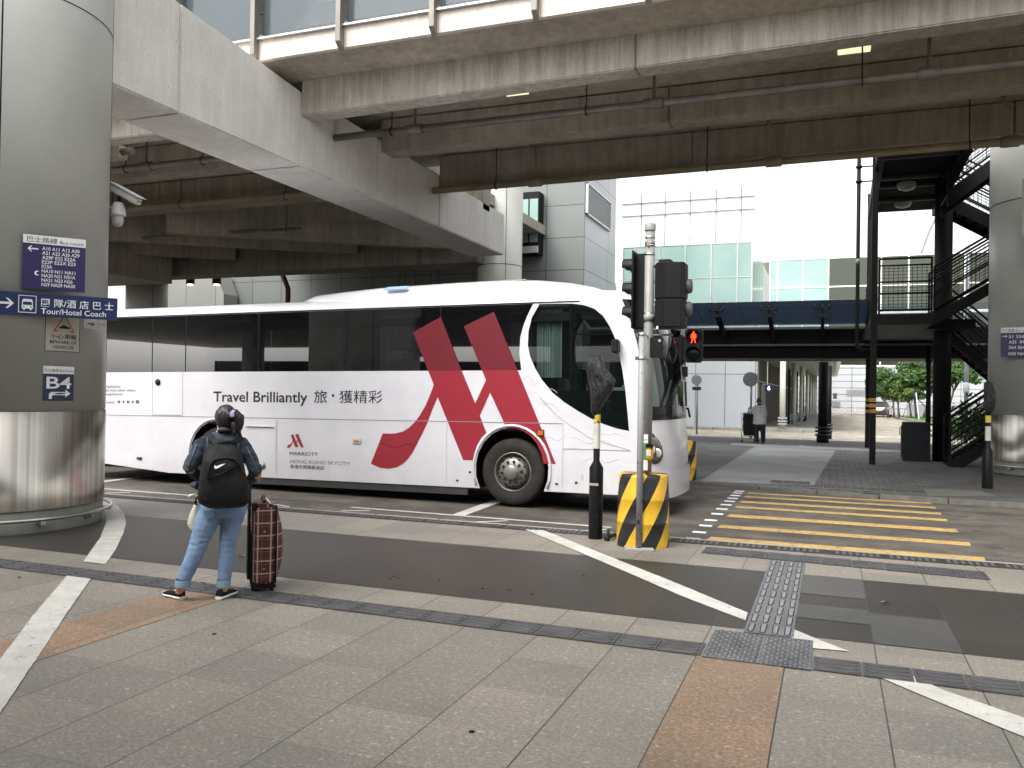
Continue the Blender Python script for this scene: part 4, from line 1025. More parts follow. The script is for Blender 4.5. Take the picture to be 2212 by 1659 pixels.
# ------------------------------------------------------------------ far signal with the red man
f2 = bc2; YQ = bc2.y
fs = thing('pedestrian_signal', 'far pedestrian signal showing a lit red man above the far barrel', 'traffic light', (f2.x, YQ, 0))
zp = PY(1472, 690, YQ).z
MB().cyl(f2.x, YQ, bz2, zp, .06, 20).build('pole', GP, fs)
def QY(x, y, d=0): return PY(x, y, YQ+d)
a, c = QY(1480, 711, -.15), QY(1516, 783, -.15)
ph = MB().box(a.x, c.x, YQ-.15, YQ+.05, c.z, a.z).build('signal_head', BK, fs, bevel=.03)
mid = (a.z+c.z)/2; mx = (a.x+c.x)/2
for z, nm in (((a.z+mid)/2, 'red'), ((c.z+mid)/2, 'green')):
    MB().lathe((mx, YQ-.15, z), [(.001, -.004), (.14, -.004), (.145, 0)], 32, 'Y').build('lens', paint('ped_lens_'+nm, (.02,.004,.004) if nm == 'red' else (.006,.008,.007), .25), ph)
    g = MB(); V = []; n = 24
    for k, (dy, rr) in enumerate(((0, .155), (-.14, .155), (-.14, .15), (0, .15))):
        for j in range(n+1):
            an = -.2+(math.pi+.4)*j/n; V.append((mx+rr*math.cos(an), YQ-.15+dy*max(.25, math.sin(an)), z+rr*math.sin(an)))
    g.add(V, [(k*(n+1)+j, k*(n+1)+j+1, (k+1)*(n+1)+j+1, (k+1)*(n+1)+j) for k in range(3) for j in range(n)], True); g.build('visor', BK, ph)
red = emit('red_man', (1, .045, .006), 1.1)
zc = (a.z+mid)/2; man = [(0,.115,.026)]
P = [(-.012,.088),(.012,.088),(.03,.082),(.05,.062),(.056,-.0),(.043,-.03),(.036,-.005),(.034,.035),(.03,-.02),(.036,-.06),(.044,-.098),(.062,-.115),(.03,-.115),(.014,-.06),(.0,-.028)]
P = P+[(-x, y) for x, y in P[::-1][1:]]
poly2('red_man', [P], red, lambda x, y, d: (mx+x, YQ-.16, zc+y), ph)
MB().lathe((mx, YQ-.16, zc+.108), [(.001, -.001), (.02, -.001)], 12, 'Y').build('red_man_head', red, ph)
# side facing vehicle head on the same pole
a2, c2_ = QY(1463, 724, 0), QY(1480, 790, 0)
vh = MB().box(a2.x+.02, c2_.x-.01, YQ-.12, YQ+.14, c2_.z, a2.z).build('signal_head', BK, fs, bevel=.04)
for y in (741, 768): c = QY(1463, y); MB().lathe((c.x+.02, YQ, c.z), [(.11, 0), (.10, -.22), (.095, -.22), (.1, 0)], 20, 'X').build('visor', BK, vh)
a3, c3 = QY(1465, 792, -.1), QY(1485, 814, -.1); MB().box(a3.x, c3.x, YQ-.12, YQ-.06, c3.z, a3.z).build('junction_box', BK, fs)
p = QY(1447, 776); MB().lathe((p.x, YQ-.02, p.z), [(.001, -.01), (.02, 0)], 10, 'Y').build('green_lamp', emit('green_lamp', (.05, .9, .5), .8), fs)
# ------------------------------------------------------------------ black wrapped beacon posts
bag, bt_, bb = newmat('black_bin_bag'); bb.inputs['Base Color'].default_value = (.008,.008,.009,1); bb.inputs['Roughness'].default_value = .32
bump(bt_, bb, noi(bt_, coords(bt_, (1, 1, .35)), 16, 6, .65), 1.0, .06)
def beacon(pxb, pyb, wl, wn, ytap, yn0, ybands, outline, label, lower=BK):
    b = G(pxb, pyb); Y = b.y
    zf = lambda y: PY(pxb, y, Y).z
    k = b.length/FPX*math.cos(math.atan((pxb-W0/2)/FPX))*1.0
    rl, rn = wl*k/2, wn*k/2
    t = thing('beacon_post', label, 'bollard', tuple(b), 'traffic beacon posts wrapped in black bags')
    bs = MB(); bs.lathe((b.x, b.y, 0), [(rl, 0), (rl, zf(ytap[0])), (rn, zf(ytap[1])), (rn, zf(yn0))], 24); bs.build('post', paint('post_black', (.007,.007,.008), .4, 0, .6, 12), t)
    for (y0, y1, mt) in ybands: MB().lathe((b.x, b.y, 0), [(rn+.002, zf(y1)), (rn+.002, zf(y0))], 24).build('band', mt, t)
    # bag: rings through the traced outline
    (lefts, rights) = outline; R = []
    for (yl, xl), (yr, xr) in zip(lefts, rights):
        c0, c1 = PY(xl, yl, Y), PY(xr, yr, Y); cx = (c0.x+c1.x)/2; hw = abs(c1.x-c0.x)/2; n = 28
        dp = max(.05, min(hw, .11)); rg = []
        for j in range(n):
            a = 2*math.pi*j/n; w = 1+.12*math.sin(5*a+yl*.05)*math.sin(yl*.09+a)
            zc_ = c0.z+(c1.z-c0.z)*(math.cos(a)+1)/2
            rg.append((cx+hw*math.cos(a), b.y+dp*math.sin(a)*w, zc_))
        R.append(rg)
    MB().rings(R).build('bag', bag, t)
    return t
ty = paint('tape_yellow', (.6,.45,.05), .4, 0, .1, 9); wt = paint('band_white', (.55,.53,.47), .5, 0, .15, 5)
Zc = lambda x, y: zz(1344, 1000, 1344)(x, y)
ol = [(663, 1612, 1685), (700, 1595, 1702), (740, 1590, 1712), (780, 1594, 1748), (815, 1600, 1776), (860, 1610, 1766), (910, 1616, 1742), (955, 1620, 1712), (1000, 1617, 1682), (1020, 1618, 1678), (1043, 1628, 1672)]
L_ = [(Zc(l, y)[1], Zc(l, y)[0]) for y, l, r in ol]; R_ = [(Zc(r, y)[1], Zc(r, y)[0]) for y, l, r in ol]
bands = [(Zc(0,1040)[1], Zc(0,1092)[1], ty), (Zc(0,1096)[1], Zc(0,1260)[1], wt)]
b1_ = beacon(1286, 1163, 30, 14, (Zc(0,1385)[1], Zc(0,1340)[1]), Zc(0,1000)[1], bands, (L_, R_), 'near black beacon post wrapped in a bin bag left of the near barrel')
q = G(1286, 1163); zt0, zt1 = PY(1286, 899, q.y).z, PY(1286, 912, q.y).z
MB().bar((q.x-.035, q.y-.03, zt0), (q.x+.035, q.y-.03, zt1), .02, .012).build('tape_stripe', BK, b1_)
f0_, f1_ = PY(*zz(2250,1850,450,2196)(340,300), q.y-.09), PY(*zz(2250,1850,450,2196)(515,270), q.y-.09)
MB().box(f0_.x, f1_.x, q.y-.088, q.y-.084, f0_.z, f1_.z+.005).build('scraped_patch', paint('scrape', (.35,.26,.22), .7), b1_)
ol2 = [(300, 1760, 1800), (325, 1735, 1850), (380, 1728, 1880), (440, 1730, 1890), (520, 1728, 1886), (600, 1730, 1870), (660, 1745, 1845), (705, 1762, 1800)]
L_ = [(ZU(l, y)[1], ZU(l, y)[0]) for y, l, r in ol2]; R_ = [(ZU(r, y)[1], ZU(r, y)[0]) for y, l, r in ol2]
beacon(2133, 1060, 22, 11, (ZU(0,1135)[1], ZU(0,1085)[1]), ZU(0,690)[1], [(ZU(0,712)[1], ZU(0,795)[1], ty), (ZU(0,840)[1], ZU(0,1010)[1], wt)], (L_, R_), 'far black beacon post wrapped in a bin bag before the right column')
g = MB(); p = G(*zz(2250,1850,450,2196)(650,1375)); q2 = G(*zz(2250,1850,450,2196)(830,1320)); g.tube([(p.x, p.y, .03), (q2.x, q2.y, .05)], .025, 8); g.tube([(p.x+.02, p.y+.05, .0), (p.x+.02, p.y+.05, .14)], .02, 8)
tag(g.build('pipe_stub', M['iron']), 'bent black pipe stub on the ground by the barrel foot', 'pipe')
# ------------------------------------------------------------------ signs on the left column
nD = Vector((-CX, -CY, 0)).normalized(); tD = Vector((-nD.y, nD.x, 0)); up = Vector((0, 0, 1))   # tD points to the right as seen
if tD.dot(Vector((1, 0, 0))) < 0: tD = -tD
cc = Vector((CX, CY, 0))
def plane_pt(px, py, off):       # point on the board plane standing off the column
    r = ray(px, py); o = Vector((0, 0, EYE)); p0 = cc+nD*(CR+off)
    t = (p0-o).dot(nD)/r.dot(nD); return o+r*t
def board(name, label, tl, br, off, mt, th=.03):
    a, b = plane_pt(*tl, off), plane_pt(*br, off); t = thing(name, label, 'sign', tuple(a), 'signs on the left column')
    w = (b-a).dot(tD); h = a.z-b.z
    MB().obox(a+tD*w/2-up*h/2-nD*th/2, tD, nD, up, w/2, th/2, h/2).build('board', mt, t)
    return t, a, w, h
purple = paint('sign_violet_blue', (.017,.012,.085), .4, 0, .06, 2); blue = paint('sign_blue', (.006,.016,.085), .4, 0, .06, 2); blue2 = paint('sign_dark_blue', (.008,.022,.06), .45, 0, .06, 2)
ink = paint('ink_dark_blue', (.02,.03,.08), .5); inkb = paint('ink_black', (.015,.015,.015), .5)
t, a, w, h = board('bus_route_sign', 'purple bus route list with a left arrow on the left column', (50, 505), (183, 632), .03, purple)
hh = h*.155
MB().obox(a+tD*w/2-up*hh/2+nD*.002, tD, nD, up, w/2, .002, hh/2).build('header', M['white'], t)
P0 = a+nD*.006
text('header_text', '巴士路線', ink, P0+tD*w*.06-up*hh*.8, tD, up, hh*.72, t, width=w*.48)
text('header_text', 'Bus route', ink, P0+tD*w*.58-up*hh*.8, tD, up, hh*.5, t, width=w*.38)
rows = ['A10 A11 A12 A20', 'A21 A22 A26 A29', 'A29P E22 E22A', 'E22P E22X E23', 'E23A', 'NA10 N11 NA11', 'NA20 N21 N21A', 'NA21 N23 N26', 'N29 NA29 NA30']
for i, s_ in enumerate(rows):
    text('route_text', s_, wsign, P0+tD*w*.30-up*(h*(.265+.0835*i)), tD, up, h*.088, t, bold=.012, width=w*min(.6, .0415*len(s_)))
def arrow(name, c, s, dirx, mt, par, nrm, td):
    P = [(-1,.0),(-.35,.65),(-.1,.65),(-.55,.14),(1,.14),(1,-.14),(-.55,-.14),(-.1,-.65),(-.35,-.65)]
    return poly2(name, [[(x*s*dirx, y*s) for x, y in P]], mt, lambda x, y, d: c+td*x+up*y, par)
arrow('arrow', P0+tD*w*.155-up*h*.255, w*.085, 1, wsign, t, nD, tD)
mo = [(math.cos(k*.35+.8)*.028, math.sin(k*.35+.8)*.028) for k in range(15)]+[(math.cos(5.5-k*.4)*.019+.011, math.sin(5.5-k*.4)*.019) for k in range(10)]
poly2('moon', [mo], wsign, lambda x, y, d: P0+tD*(w*.23+x)-up*(h*.70-y), t)
t, a, w, h = board('coach_sign', 'long blue Tour/Hotel Coach sign with a right arrow across the left column', (-30, 626), (253, 692), .06, blue, .04)
P0 = a+nD*.004; u = w/283.0
def BP(px, py): return P0+tD*((px+30)*u)-up*(py*h/50.0)
arrow('arrow', BP(8, 25), 19*u, -1, wsign, t, nD, tD)
x0, x1 = 36, 74
ic = lambda x, y, d: BP(x, y)
poly2('icon_frame', [[(x0,6),(x1,6),(x1,44),(x0,44)], [(x0+1.5,7.5),(x1-1.5,7.5),(x1-1.5,42.5),(x0+1.5,42.5)]], wsign, ic, t)
poly2('bus_icon', [[(46,14),(64,14),(66,18),(67,35),(64,35),(64,38),(60,38),(60,35),(50,35),(50,38),(46,38),(46,35),(43,35),(44,18)], [(46,20),(64,20),(65,27),(45,27)], [(46,30),(49,30),(49,32.5),(46,32.5)], [(61,30),(64,30),(64,32.5),(61,32.5)]], wsign, ic, t)
text('sign_text', '團 隊/酒 店 巴 士', wsign, BP(84, 27), tD, up, 22*u, t, width=160*u, bold=.008)
text('sign_text', 'Tour/Hotel Coach', wsign, BP(84, 44), tD, up, 19*u, t, width=143*u, bold=.008)
# stickers wrapped on the column
def colhit(px, py):
    r = ray(px, py); ox, oy = -CX, -CY; a_ = r.x**2+r.y**2; b_q = 2*(ox*r.x+oy*r.y); c_q = ox*ox+oy*oy-CR*CR
    t = (-b_q-math.sqrt(b_q*b_q-4*a_*c_q))/(2*a_); p = Vector((r.x*t, r.y*t, EYE+r.z*t)); return math.atan2(p.y-CY, p.x-CX), p.z
def wrapf(an0, z0, off=.004):
    def f(x, y, d=0): a_ = an0+x/CR; return Vector((CX+(CR+off+d)*math.cos(a_), CY+(CR+off+d)*math.sin(a_), z0+y))
    return f
def wrap_text(name, s, mt, f, x, y, size, par, width=None, bold=0, align='LEFT'):
    o = text(name, s, mt, (0, 0, 0), (1, 0, 0), (0, 1, 0), size, None, align=align, width=width, bold=bold)
    for v in o.data.vertices: v.co = f(x+v.co.x, y+v.co.y)-wloc(par)
    o.parent = par; return o
def sticker(name, label, tl, br, mt):
    a0, z1 = colhit(*tl); a1, z0 = colhit(*br); w = (a1-a0)*CR; h = z1-z0
    t = thing(name, label, 'sign', tuple(wrapf(a0, z0)(0, 0)), 'signs on the left column')
    f = wrapf(a0, z0, .002); g = MB(); n = 14
    for i in range(n):
        q = [f(w*i/n, 0), f(w*(i+1)/n, 0), f(w*(i+1)/n, h), f(w*i/n, h)]; qq = [f(w*i/n, 0, -.004), f(w*(i+1)/n, 0, -.004), f(w*(i+1)/n, h, -.004), f(w*i/n, h, -.004)]
        g.add(q+qq, [(0,1,2,3),(4,5,1,0),(3,2,6,7)], False)
    g.build('sheet', mt, t, fix=False); return t, wrapf(a0, z0, .0045), w, h
def wpoly(name, polys, mt, f, t, n=1):
    o = poly2(name, polys, mt, lambda x, y, d: f(x, y), t); return o
def wrect(name, x0, y0, x1, y1, mt, f, t, n=10):
    g = MB()
    for i in range(n):
        u0, u1 = x0+(x1-x0)*i/n, x0+(x1-x0)*(i+1)/n; g.add([f(u0, y0), f(u1, y0), f(u1, y1), f(u0, y1)], [(0,1,2,3)])
    return g.build(name, mt, t, fix=False)
t, f, w, h = sticker('bus_stop_sign', 'dark blue B4 bus route sticker with a bent arrow on the left column', (93, 790), (158, 866), blue2)
f2_ = lambda x, y, d=0: f(x, y, d+.002)
wrect('header', 0, h*.78, w, h, M['white'], f, t)
wrap_text('header_text', '巴士路線 Bus Route', ink, f2_, w*.03, h*.84, h*.1, t, width=w*.94)
wrap_text('letters', 'B4', wsign, f2_, w*.1, h*.36, h*.48, t, width=w*.8, bold=.012)
AR = [(.18,.06),(.18,.2),(.24,.26),(.7,.26),(.7,.33),(.88,.215),(.7,.1),(.7,.17),(.3,.17),(.27,.14),(.27,.06)]
wpoly('arrow', [[(x*w, y*h) for x, y in AR]], wsign, f2_, t)
cream = paint('notice_beige', (.40,.38,.32), .5, 0, .05, 3)
t, f, w, h = sticker('beware_sign', 'beige BEWARE OF VEHICLES notice under the coach sign', (98, 676), (171, 762), cream)
f2_ = lambda x, y, d=0: f(x, y, d+.002)
for q in ((0,0,w,.006),(0,h-.006,w,h),(0,0,.006,h),(w-.006,0,w,h)): wrect('border', *q, inkb, f, t)
redm = paint('sign_red', (.5,.06,.04), .5)
wpoly('triangle', [[(.2*w,.53*h),(.82*w,.53*h),(.51*w,1.02*h)], [(.26*w,.56*h),(.76*w,.56*h),(.51*w,.95*h)]], redm, f2_, t)
wpoly('car_icon', [[(.36*w,.62*h),(.66*w,.62*h),(.66*w,.67*h),(.58*w,.68*h),(.54*w,.71*h),(.44*w,.71*h),(.42*w,.67*h),(.36*w,.66*h)]], inkb, f2_, t)
wrap_text('sign_text', '小心車輛', inkb, f2_, w*.12, h*.355, h*.14, t, width=w*.76)
wrap_text('sign_text', 'BEWARE OF', inkb, f2_, w*.12, h*.215, h*.115, t, width=w*.76)
wrap_text('sign_text', 'VEHICLES', inkb, f2_, w*.2, h*.08, h*.115, t, width=w*.6)
t, f, w, h = sticker('assembly_sign', 'small grey notice with a green arrow at the right edge of the left column', (181, 682), (226, 716), paint('notice_grey', (.42,.42,.39), .5))
f2_ = lambda x, y, d=0: f(x, y, d+.002)
grn = paint('arrow_green', (.02,.1,.05), .5)
wpoly('arrow', [[(x*w, y*h) for x, y in ((.12,.36),(.12,.46),(.26,.46),(.26,.58),(.4,.41),(.26,.24),(.26,.36))]], grn, f2_, t)
wrap_text('sign_text', 'Joint', inkb, f2_, w*.48, h*.72, h*.2, t); wrap_text('sign_text', 'Assembly', inkb, f2_, w*.48, h*.46, h*.2, t, width=w*.45); wrap_text('sign_text', 'Point', inkb, f2_, w*.48, h*.2, h*.2, t)
# sign on the right column
RX, RY = 4.79, 22.9
nR = Vector((-RX, -RY, 0)).normalized(); tR = Vector((-nR.y, nR.x, 0)); tR = tR if tR.x > 0 else -tR
def ppR(px, py): r = ray(px, py); p0 = Vector((RX, RY, 0))+nR*1.3; tq = (p0-Vector((0, 0, EYE))).dot(nR)/r.dot(nR); return Vector((0, 0, EYE))+r*tq
a, b = ppR(2162, 708), ppR(2235, 770); w = (b-a).dot(tR); h = a.z-b.z
t = thing('bus_route_sign', 'blue bus route list with a right arrow on the right column', 'sign', tuple(a))
MB().obox(a+tR*w/2-up*h/2-nR*.02, tR, nR, up, w/2, .02, h/2).build('board', purple, t)
MB().obox(a+tR*w/2-up*h*.09+nR*.002, tR, nR, up, w/2, .002, h*.09).build('header', M['white'], t)
P0 = a+nR*.006
text('header_text', '巴士路線', ink, P0+tR*w*.03-up*h*.15, tR, up, h*.13, t, width=w*.38); text('header_text', 'Bus route', ink, P0+tR*w*.45-up*h*.15, tR, up, h*.1, t, width=w*.4)
arrow('arrow', P0+tR*w*.12-up*h*.3, w*.075, -1, wsign, t, nR, tR)
for i, (x, s_, ww) in enumerate(((.24, 'S1 S56', .46), (.24, 'A35  B4', .46), (.24, 'S64 S64', .48), (.24, 'N35 N64', .48))):
    text('route_text', s_, wsign, P0+tR*w*x-up*h*(.365+.185*i+(.03 if i == 3 else 0)), tR, up, h*.15, t, width=w*ww, bold=.01)
# ------------------------------------------------------------------ cameras on the left column
cmw = paint('camera_white', (.62,.62,.60), .4, 0, .08, 6)
Yc_ = 8.75
def K(x, y, d=0): return PY(x, y, Yc_+d)
t = thing('security_camera', 'white bullet security camera on the right side of the left column', 'camera', tuple(K(262, 420)), 'security cameras on the left column')
p, q = K(243, 405), K(300, 436); d = (q-p).normalized(); n_ = Vector((0, 0, 1)); s_ = d.cross(n_).normalized(); n_ = s_.cross(d)
MB().obox((p+q)/2, d, s_, n_, (q-p).length/2, .06, .05).build('housing', cmw, t, bevel=.015)
MB().obox((p+q)/2+n_*.062, d, s_, n_, (q-p).length/2+.03, .075, .006).build('sunshield', cmw, t)
MB().lathe((0, 0, 0), [(.001, 0), (.03, 0)], 12).build('lens', inkb, t, local=True).location = q-wloc(t)+d*.006
MB().tube([K(258, 420), K(258, 447), K(240, 452)], .022, 8).build('arm', BK, t)
t = thing('dome_camera', 'white dome camera on a bracket below the bullet camera', 'camera', tuple(K(252, 465)), 'security cameras on the left column')
c = K(255, 462); MB().lathe((c.x, c.y, c.z), [(.001, .17), (.06, .15), (.09, .07), (.1, .0), (.1, -.03), (.085, -.035)], 24).build('housing', cmw, t)
MB().lathe((c.x, c.y, c.z), [(.075, -.035), (.075, -.1), (.055, -.16), (.001, -.18)], 24).build('dome', paint('dome_pale', (.5,.5,.48), .25), t)
MB().tube([c+Vector((-.05, 0, .08)), K(228, 452)], .035, 8).build('arm', cmw, t)
p = K(250, 330); t = thing('conduit_box', 'grey steel box and pipe clamp high on the left column edge', 'box', tuple(p))
MB().box(p.x-.14, p.x+.12, p.y-.05, p.y+.1, p.z-.09, p.z+.09).build('box', M['conc_dark'], t, bevel=.01)
MB().tube([(p.x+.1, p.y, p.z), (p.x+.3, p.y, p.z)], .05, 10).build('pipe_end', pm, t)
# ------------------------------------------------------------------ the coach (local frame: x forward, y away from the camera, z up)
TH = rad(.6); BX, BY = -4.6, 12.1
bus = thing('tour_coach', 'white tour coach with a huge red letter M on its side driving right', 'coach', (BX, BY, 0), rot=(0, -TH, 0))
Zb = zz(1344, 1000, 1344)
def LB(px, py):
    p = PY(px, py, BY); X, Z = p.x-BX, p.z
    return (X*math.cos(TH)+Z*math.sin(TH), -X*math.sin(TH)+Z*math.cos(TH))
def LZ(x, y): return LB(*Zb(x, y))
BW = 2.5
m_, t_, b_ = newmat('coach_white'); v_ = coords(t_)
wcol = ramp(t_, noi(t_, v_, 1.2, 5), (.60,.59,.625), (.68,.67,.70)); sx_ = N(t_, 'ShaderNodeSeparateXYZ'); t_.links.new(v_, sx_.inputs[0])
dirt = math_(t_, 'MULTIPLY', math_(t_, 'SUBTRACT', 1.0, math_(t_, 'MINIMUM', math_(t_, 'DIVIDE', sx_.outputs[2], .9), 1.0)), noi(t_, coords(t_, (1, 1, .3)), 4, 6, .7))
t_.links.new(mix(t_, dirt, wcol, (.42,.40,.37)), b_.inputs['Base Color']); b_.inputs['Roughness'].default_value = .28; b_.inputs['Coat Weight'].default_value = .5; b_.inputs['Coat Roughness'].default_value = .06
WH = m_
seam = paint('panel_seam', (.25,.25,.25), .6); blackg = paint('black_gloss', (.01,.01,.011), .12)
lev = [(.25, -.02), (.45, .0), (.7, 0), (.95, 0), (1.15, 0), (1.45, 0), (1.75, 0), (2.1, 0), (2.45, 0), (2.75, 0), (3.15, 0), (3.21, .02), (3.27, .07), (3.31, .17), (3.34, .4), (3.35, .8)]
xs_pts = sorted([(LZ(x, y)[1], LZ(x, y)[0]) for x, y in ((1787,368),(1838,520),(1878,700),(1902,900),(1912,1050),(1908,1250),(1895,1400))])
def interp(P, z):
    if z <= P[0][0]: return P[0][1]
    for (a, u), (b, v) in zip(P[:-1], P[1:]):
        if z <= b: return u+(v-u)*(z-a)/(b-a)
    return P[-1][1]+(P[-1][1]-P[-2][1])/(P[-1][0]-P[-2][0])*(z-P[-1][0])*1.2
def Xs(z): return interp(xs_pts, z)
def bulge(z): return .44+.08*max(0, min(1, (1.3-z)/.5))-.05*max(0, z-2.6)
NF = 25
def front(v, z, ins=0, off=0):       # v 0..1 from the near corner round the nose to the far corner
    a = math.pi*v; ex = 2/2.6; s, c = math.sin(a), math.cos(a)
    y = (BW/2-ins)*math.copysign(abs(c)**ex, c); x = bulge(z)*abs(s)**ex
    n = Vector((s*.8, -c*.6, 0)).normalized()*off
    return Vector((Xs(z)-ins*1.2+x+n.x, BW/2-y+n.y, z))
XR_ = -9.35
def ring(z, ins):
    P = [(XR_+.25+ins, ins, z)]+[tuple(front(i/(NF-1), z, ins)) for i in range(NF)]+[(XR_+.25+ins, BW-ins, z), (XR_+.06+ins, BW-.08-ins, z), (XR_+ins, BW-.3-ins, z), (XR_+ins, .3+ins, z), (XR_+.06+ins, .08+ins, z)]
    return P
R = [ring(z, i) for z, i in lev]; n = len(R[0]); g = MB(); V = [p for r in R for p in r]; F = []
for i in range(len(R)-1):
    for k in range(n):
        side = (k == 0) or (k == NF)
        zm_ = (lev[i][0]+lev[i+1][0])/2
        if side and zm_ < 3.15: continue
        if 3 <= k <= NF-3 and 1.45 < zm_ < 3.15: continue
        F.append((i*n+k, i*n+(k+1) % n, (i+1)*n+(k+1) % n, (i+1)*n+k))
F.append(tuple((len(R)-1)*n+k for k in range(n)))
g.add(V, F, True); body = g.build('body', WH, bus, local=True)
body.data.materials[0] = WH
# side panels with the window openings
win_b, win_t = LB(700, 802)[1], LB(700, 672)[1]
swoosh_l = [LZ(x, y) for x, y in ((1243,330),(1205,400),(1178,470),(1160,540),(1154,640),(1166,752))]
win = [(-9.1, win_b), (-9.1, win_t-.0)]+[(swoosh_l[0][0], win_t)]+[(x, z) for x, z in swoosh_l[1:-1]]+[(swoosh_l[-1][0], win_b)]
cab = [LZ(x, y) for x, y in ((1285,324),(1400,322),(1500,322),(1570,330),(1640,355),(1695,400),(1740,470),(1775,550),(1800,640),(1822,760),(1840,880),(1852,1000),(1865,1148),(1780,1130),(1700,1103),(1620,1068),(1540,1022),(1440,958),(1370,900),(1300,815),(1255,740),(1222,660),(1209,590),(1213,500),(1235,410))]
wc, wr = (0.0, .56), .62
rc = (-5.66, .60)
def arch(c, r, z0, k=14, fx=.93):
    a0 = math.asin(max(-1, min(1, (z0-c[1])/r))); return [(c[0]-fx*r*math.cos(a0+(math.pi-2*a0)*i/k), c[1]+r*math.sin(a0+(math.pi-2*a0)*i/k)) for i in range(k+1)]
zt3 = 3.15
rl0, rl1 = LB(225, 1001), LB(327, 1015.5)
outer = [(XR_+.25, rl0[1]+(rl0[1]-rl1[1])/(rl0[0]-rl1[0])*(XR_+.25-rl0[0])), rl1, (rl1[0]+.4, .25)]+arch(rc, wr, .25)+arch(wc, wr+.03, .25)+[(Xs(.3)-.03, .25)]+[(Xs(z), z) for z in (.45, .7, .95, 1.15, 1.45, 1.75, 2.1, 2.45, 2.75, 3.15)]+[(XR_+.25, zt3)]
poly2('side_panel', [outer, win, cab], WH, lambda x, y, d: (x, 0, y), bus, local=True)
poly2('side_panel', [outer, win, cab], WH, lambda x, y, d: (x, BW, y), bus, local=True)
GL = glass('coach_window_glass', (.36,.37,.38), .012, .55, 2.2, (.006,.007,.008)); GC = glass('coach_cab_glass', (.55,.62,.59), .015, .18, 1.6, (.01,.014,.013))
pxd = [227, 329, 401, 558, 747, 951, 1160]
def frame_near(x, y, d): return (x, .004, y)
wpane = []
for i, (a, b) in enumerate(zip(pxd[:-1], pxd[1:])):
    xa, xb = LB(a, 740)[0]+.012, LB(b, 740)[0]-.012
    if i == 0: xa = -9.1
    if i < 5: P = [(xa, win_b), (xa, win_t), (xb, win_t), (xb, win_b)]
    else: P = [(xa, win_b), (xa, win_t)]+win[2:]
    wpane.append(poly2('window', [P], GL, frame_near, bus, local=True))
    poly2('window', [P], GL, lambda x, y, d: (x, BW-.004, y), bus, local=True)
    if i:
        g = MB().box(xa-.035, xa+.012, .008, .05, win_b, win_t); g.build('window_post', M['black'], bus, local=True)
cw = poly2('cab_window', [cab], GC, frame_near, bus, local=True); poly2('cab_window', [cab], GC, lambda x, y, d: (x, BW-.004, y), bus, local=True)
# black lower part and rims of the cab window
zc1 = LZ(1600, 885)[1]
lowcab = [p for p in cab if p[1] < zc1-.02]; xl = min(p[0] for p in lowcab)
poly2('cab_window_mask', [[LZ(1375,885)]+[LZ(1858,885)]+[LZ(x, y) for x, y in ((1865,1148),(1780,1130),(1700,1103),(1620,1068),(1540,1022),(1440,958))]], paint('mask_dark', (.012,.016,.014), .2), lambda x, y, d: (x, .0075, y), bus, local=True)
for (a, b) in ((LZ(1478,325), LZ(1486,1000)),): MB().box(a[0]-.0, a[0]+.045, .008, .04, b[1]+.1, a[1]).build('window_post', M['black'], bus, local=True)
a, b = LZ(1490,520), LZ(1772,520); MB().box(a[0], b[0], .008, .03, a[1]-.012, a[1]+.012).build('window_bar', M['black'], bus, local=True)
# dark rubber edge lines and body seams
def strip(nm, P, w, mt, y=-.003):
    g = MB()
    for p, q in zip(P[:-1], P[1:]): g.bar((p[0], y, p[1]), (q[0], y, q[1]), w, .004, up=(0, 1, 0))
    return g.build(nm, mt, bus, local=True)
zl = LB(900, 909)[1]
strip('seam', [(-9.1, zl), (LZ(1435, 1098)[0], zl)], .009, seam)
for px, y0, y1, w in ((597, 908, 1033, .035), (965, 912, 1045, .01), (1215.5, 915, 1050, .012), (328, 804, 896, .008), (393, 804, 896, .008)):
    x = LB(px, 950)[0]; strip('seam', [(x, LB(px, y0)[1]), (x, LB(px, y1)[1])], w, paint('seam_soft', (.5,.5,.5), .5))
strip('seam', [LB(328, 896), LB(393, 897)], .008, seam); strip('seam', [LZ(1435, 1262), LZ(1872, 1275)], .008, seam)
strip('gutter_trim', [(-9.1, win_t+.015), (LZ(1543, 322)[0], win_t+.015)], .02, M['black'])
# lower rail and underside
MB().box(-5.0, -.75, .02, .06, .13, .26).build('lower_rail', paint('rail_dark', (.05,.05,.05), .5, .3), bus, local=True)
g = MB(); g.box(-9.1, -6.1, .1, BW-.1, .3, 1.1); g.box(-4.6, -.75, .1, BW-.1, .22, 1.1); g.box(.75, Xs(.4)+.2, .25, BW-.25, .3, 1.1); g.box(-9.2, 1.2, .7, BW-.7, .3, 1.15)
g.build('chassis', M['black'], bus, local=True)
MB().box(-9.2, 1.6, .03, BW-.03, 1.16, 1.2).build('floor', M['black'], bus, local=True)
MB().box(-9.2, 1.0, .05, BW-.05, 3.1, 3.14).build('ceiling', paint('coach_ceiling', (.08,.08,.085), .8), bus, local=True)
MB().box(-9.2, 1.0, .05, .35, 2.85, 2.98).build('luggage_rack', paint('rack', (.03,.03,.032), .6), bus, local=True)
MB().box(LB(1140, 800)[0], LB(1143, 800)[0]+.03, .05, BW*.9, 1.2, 3.1).build('bulkhead', paint('bulkhead', (.03,.03,.03), .7), bus, local=True)
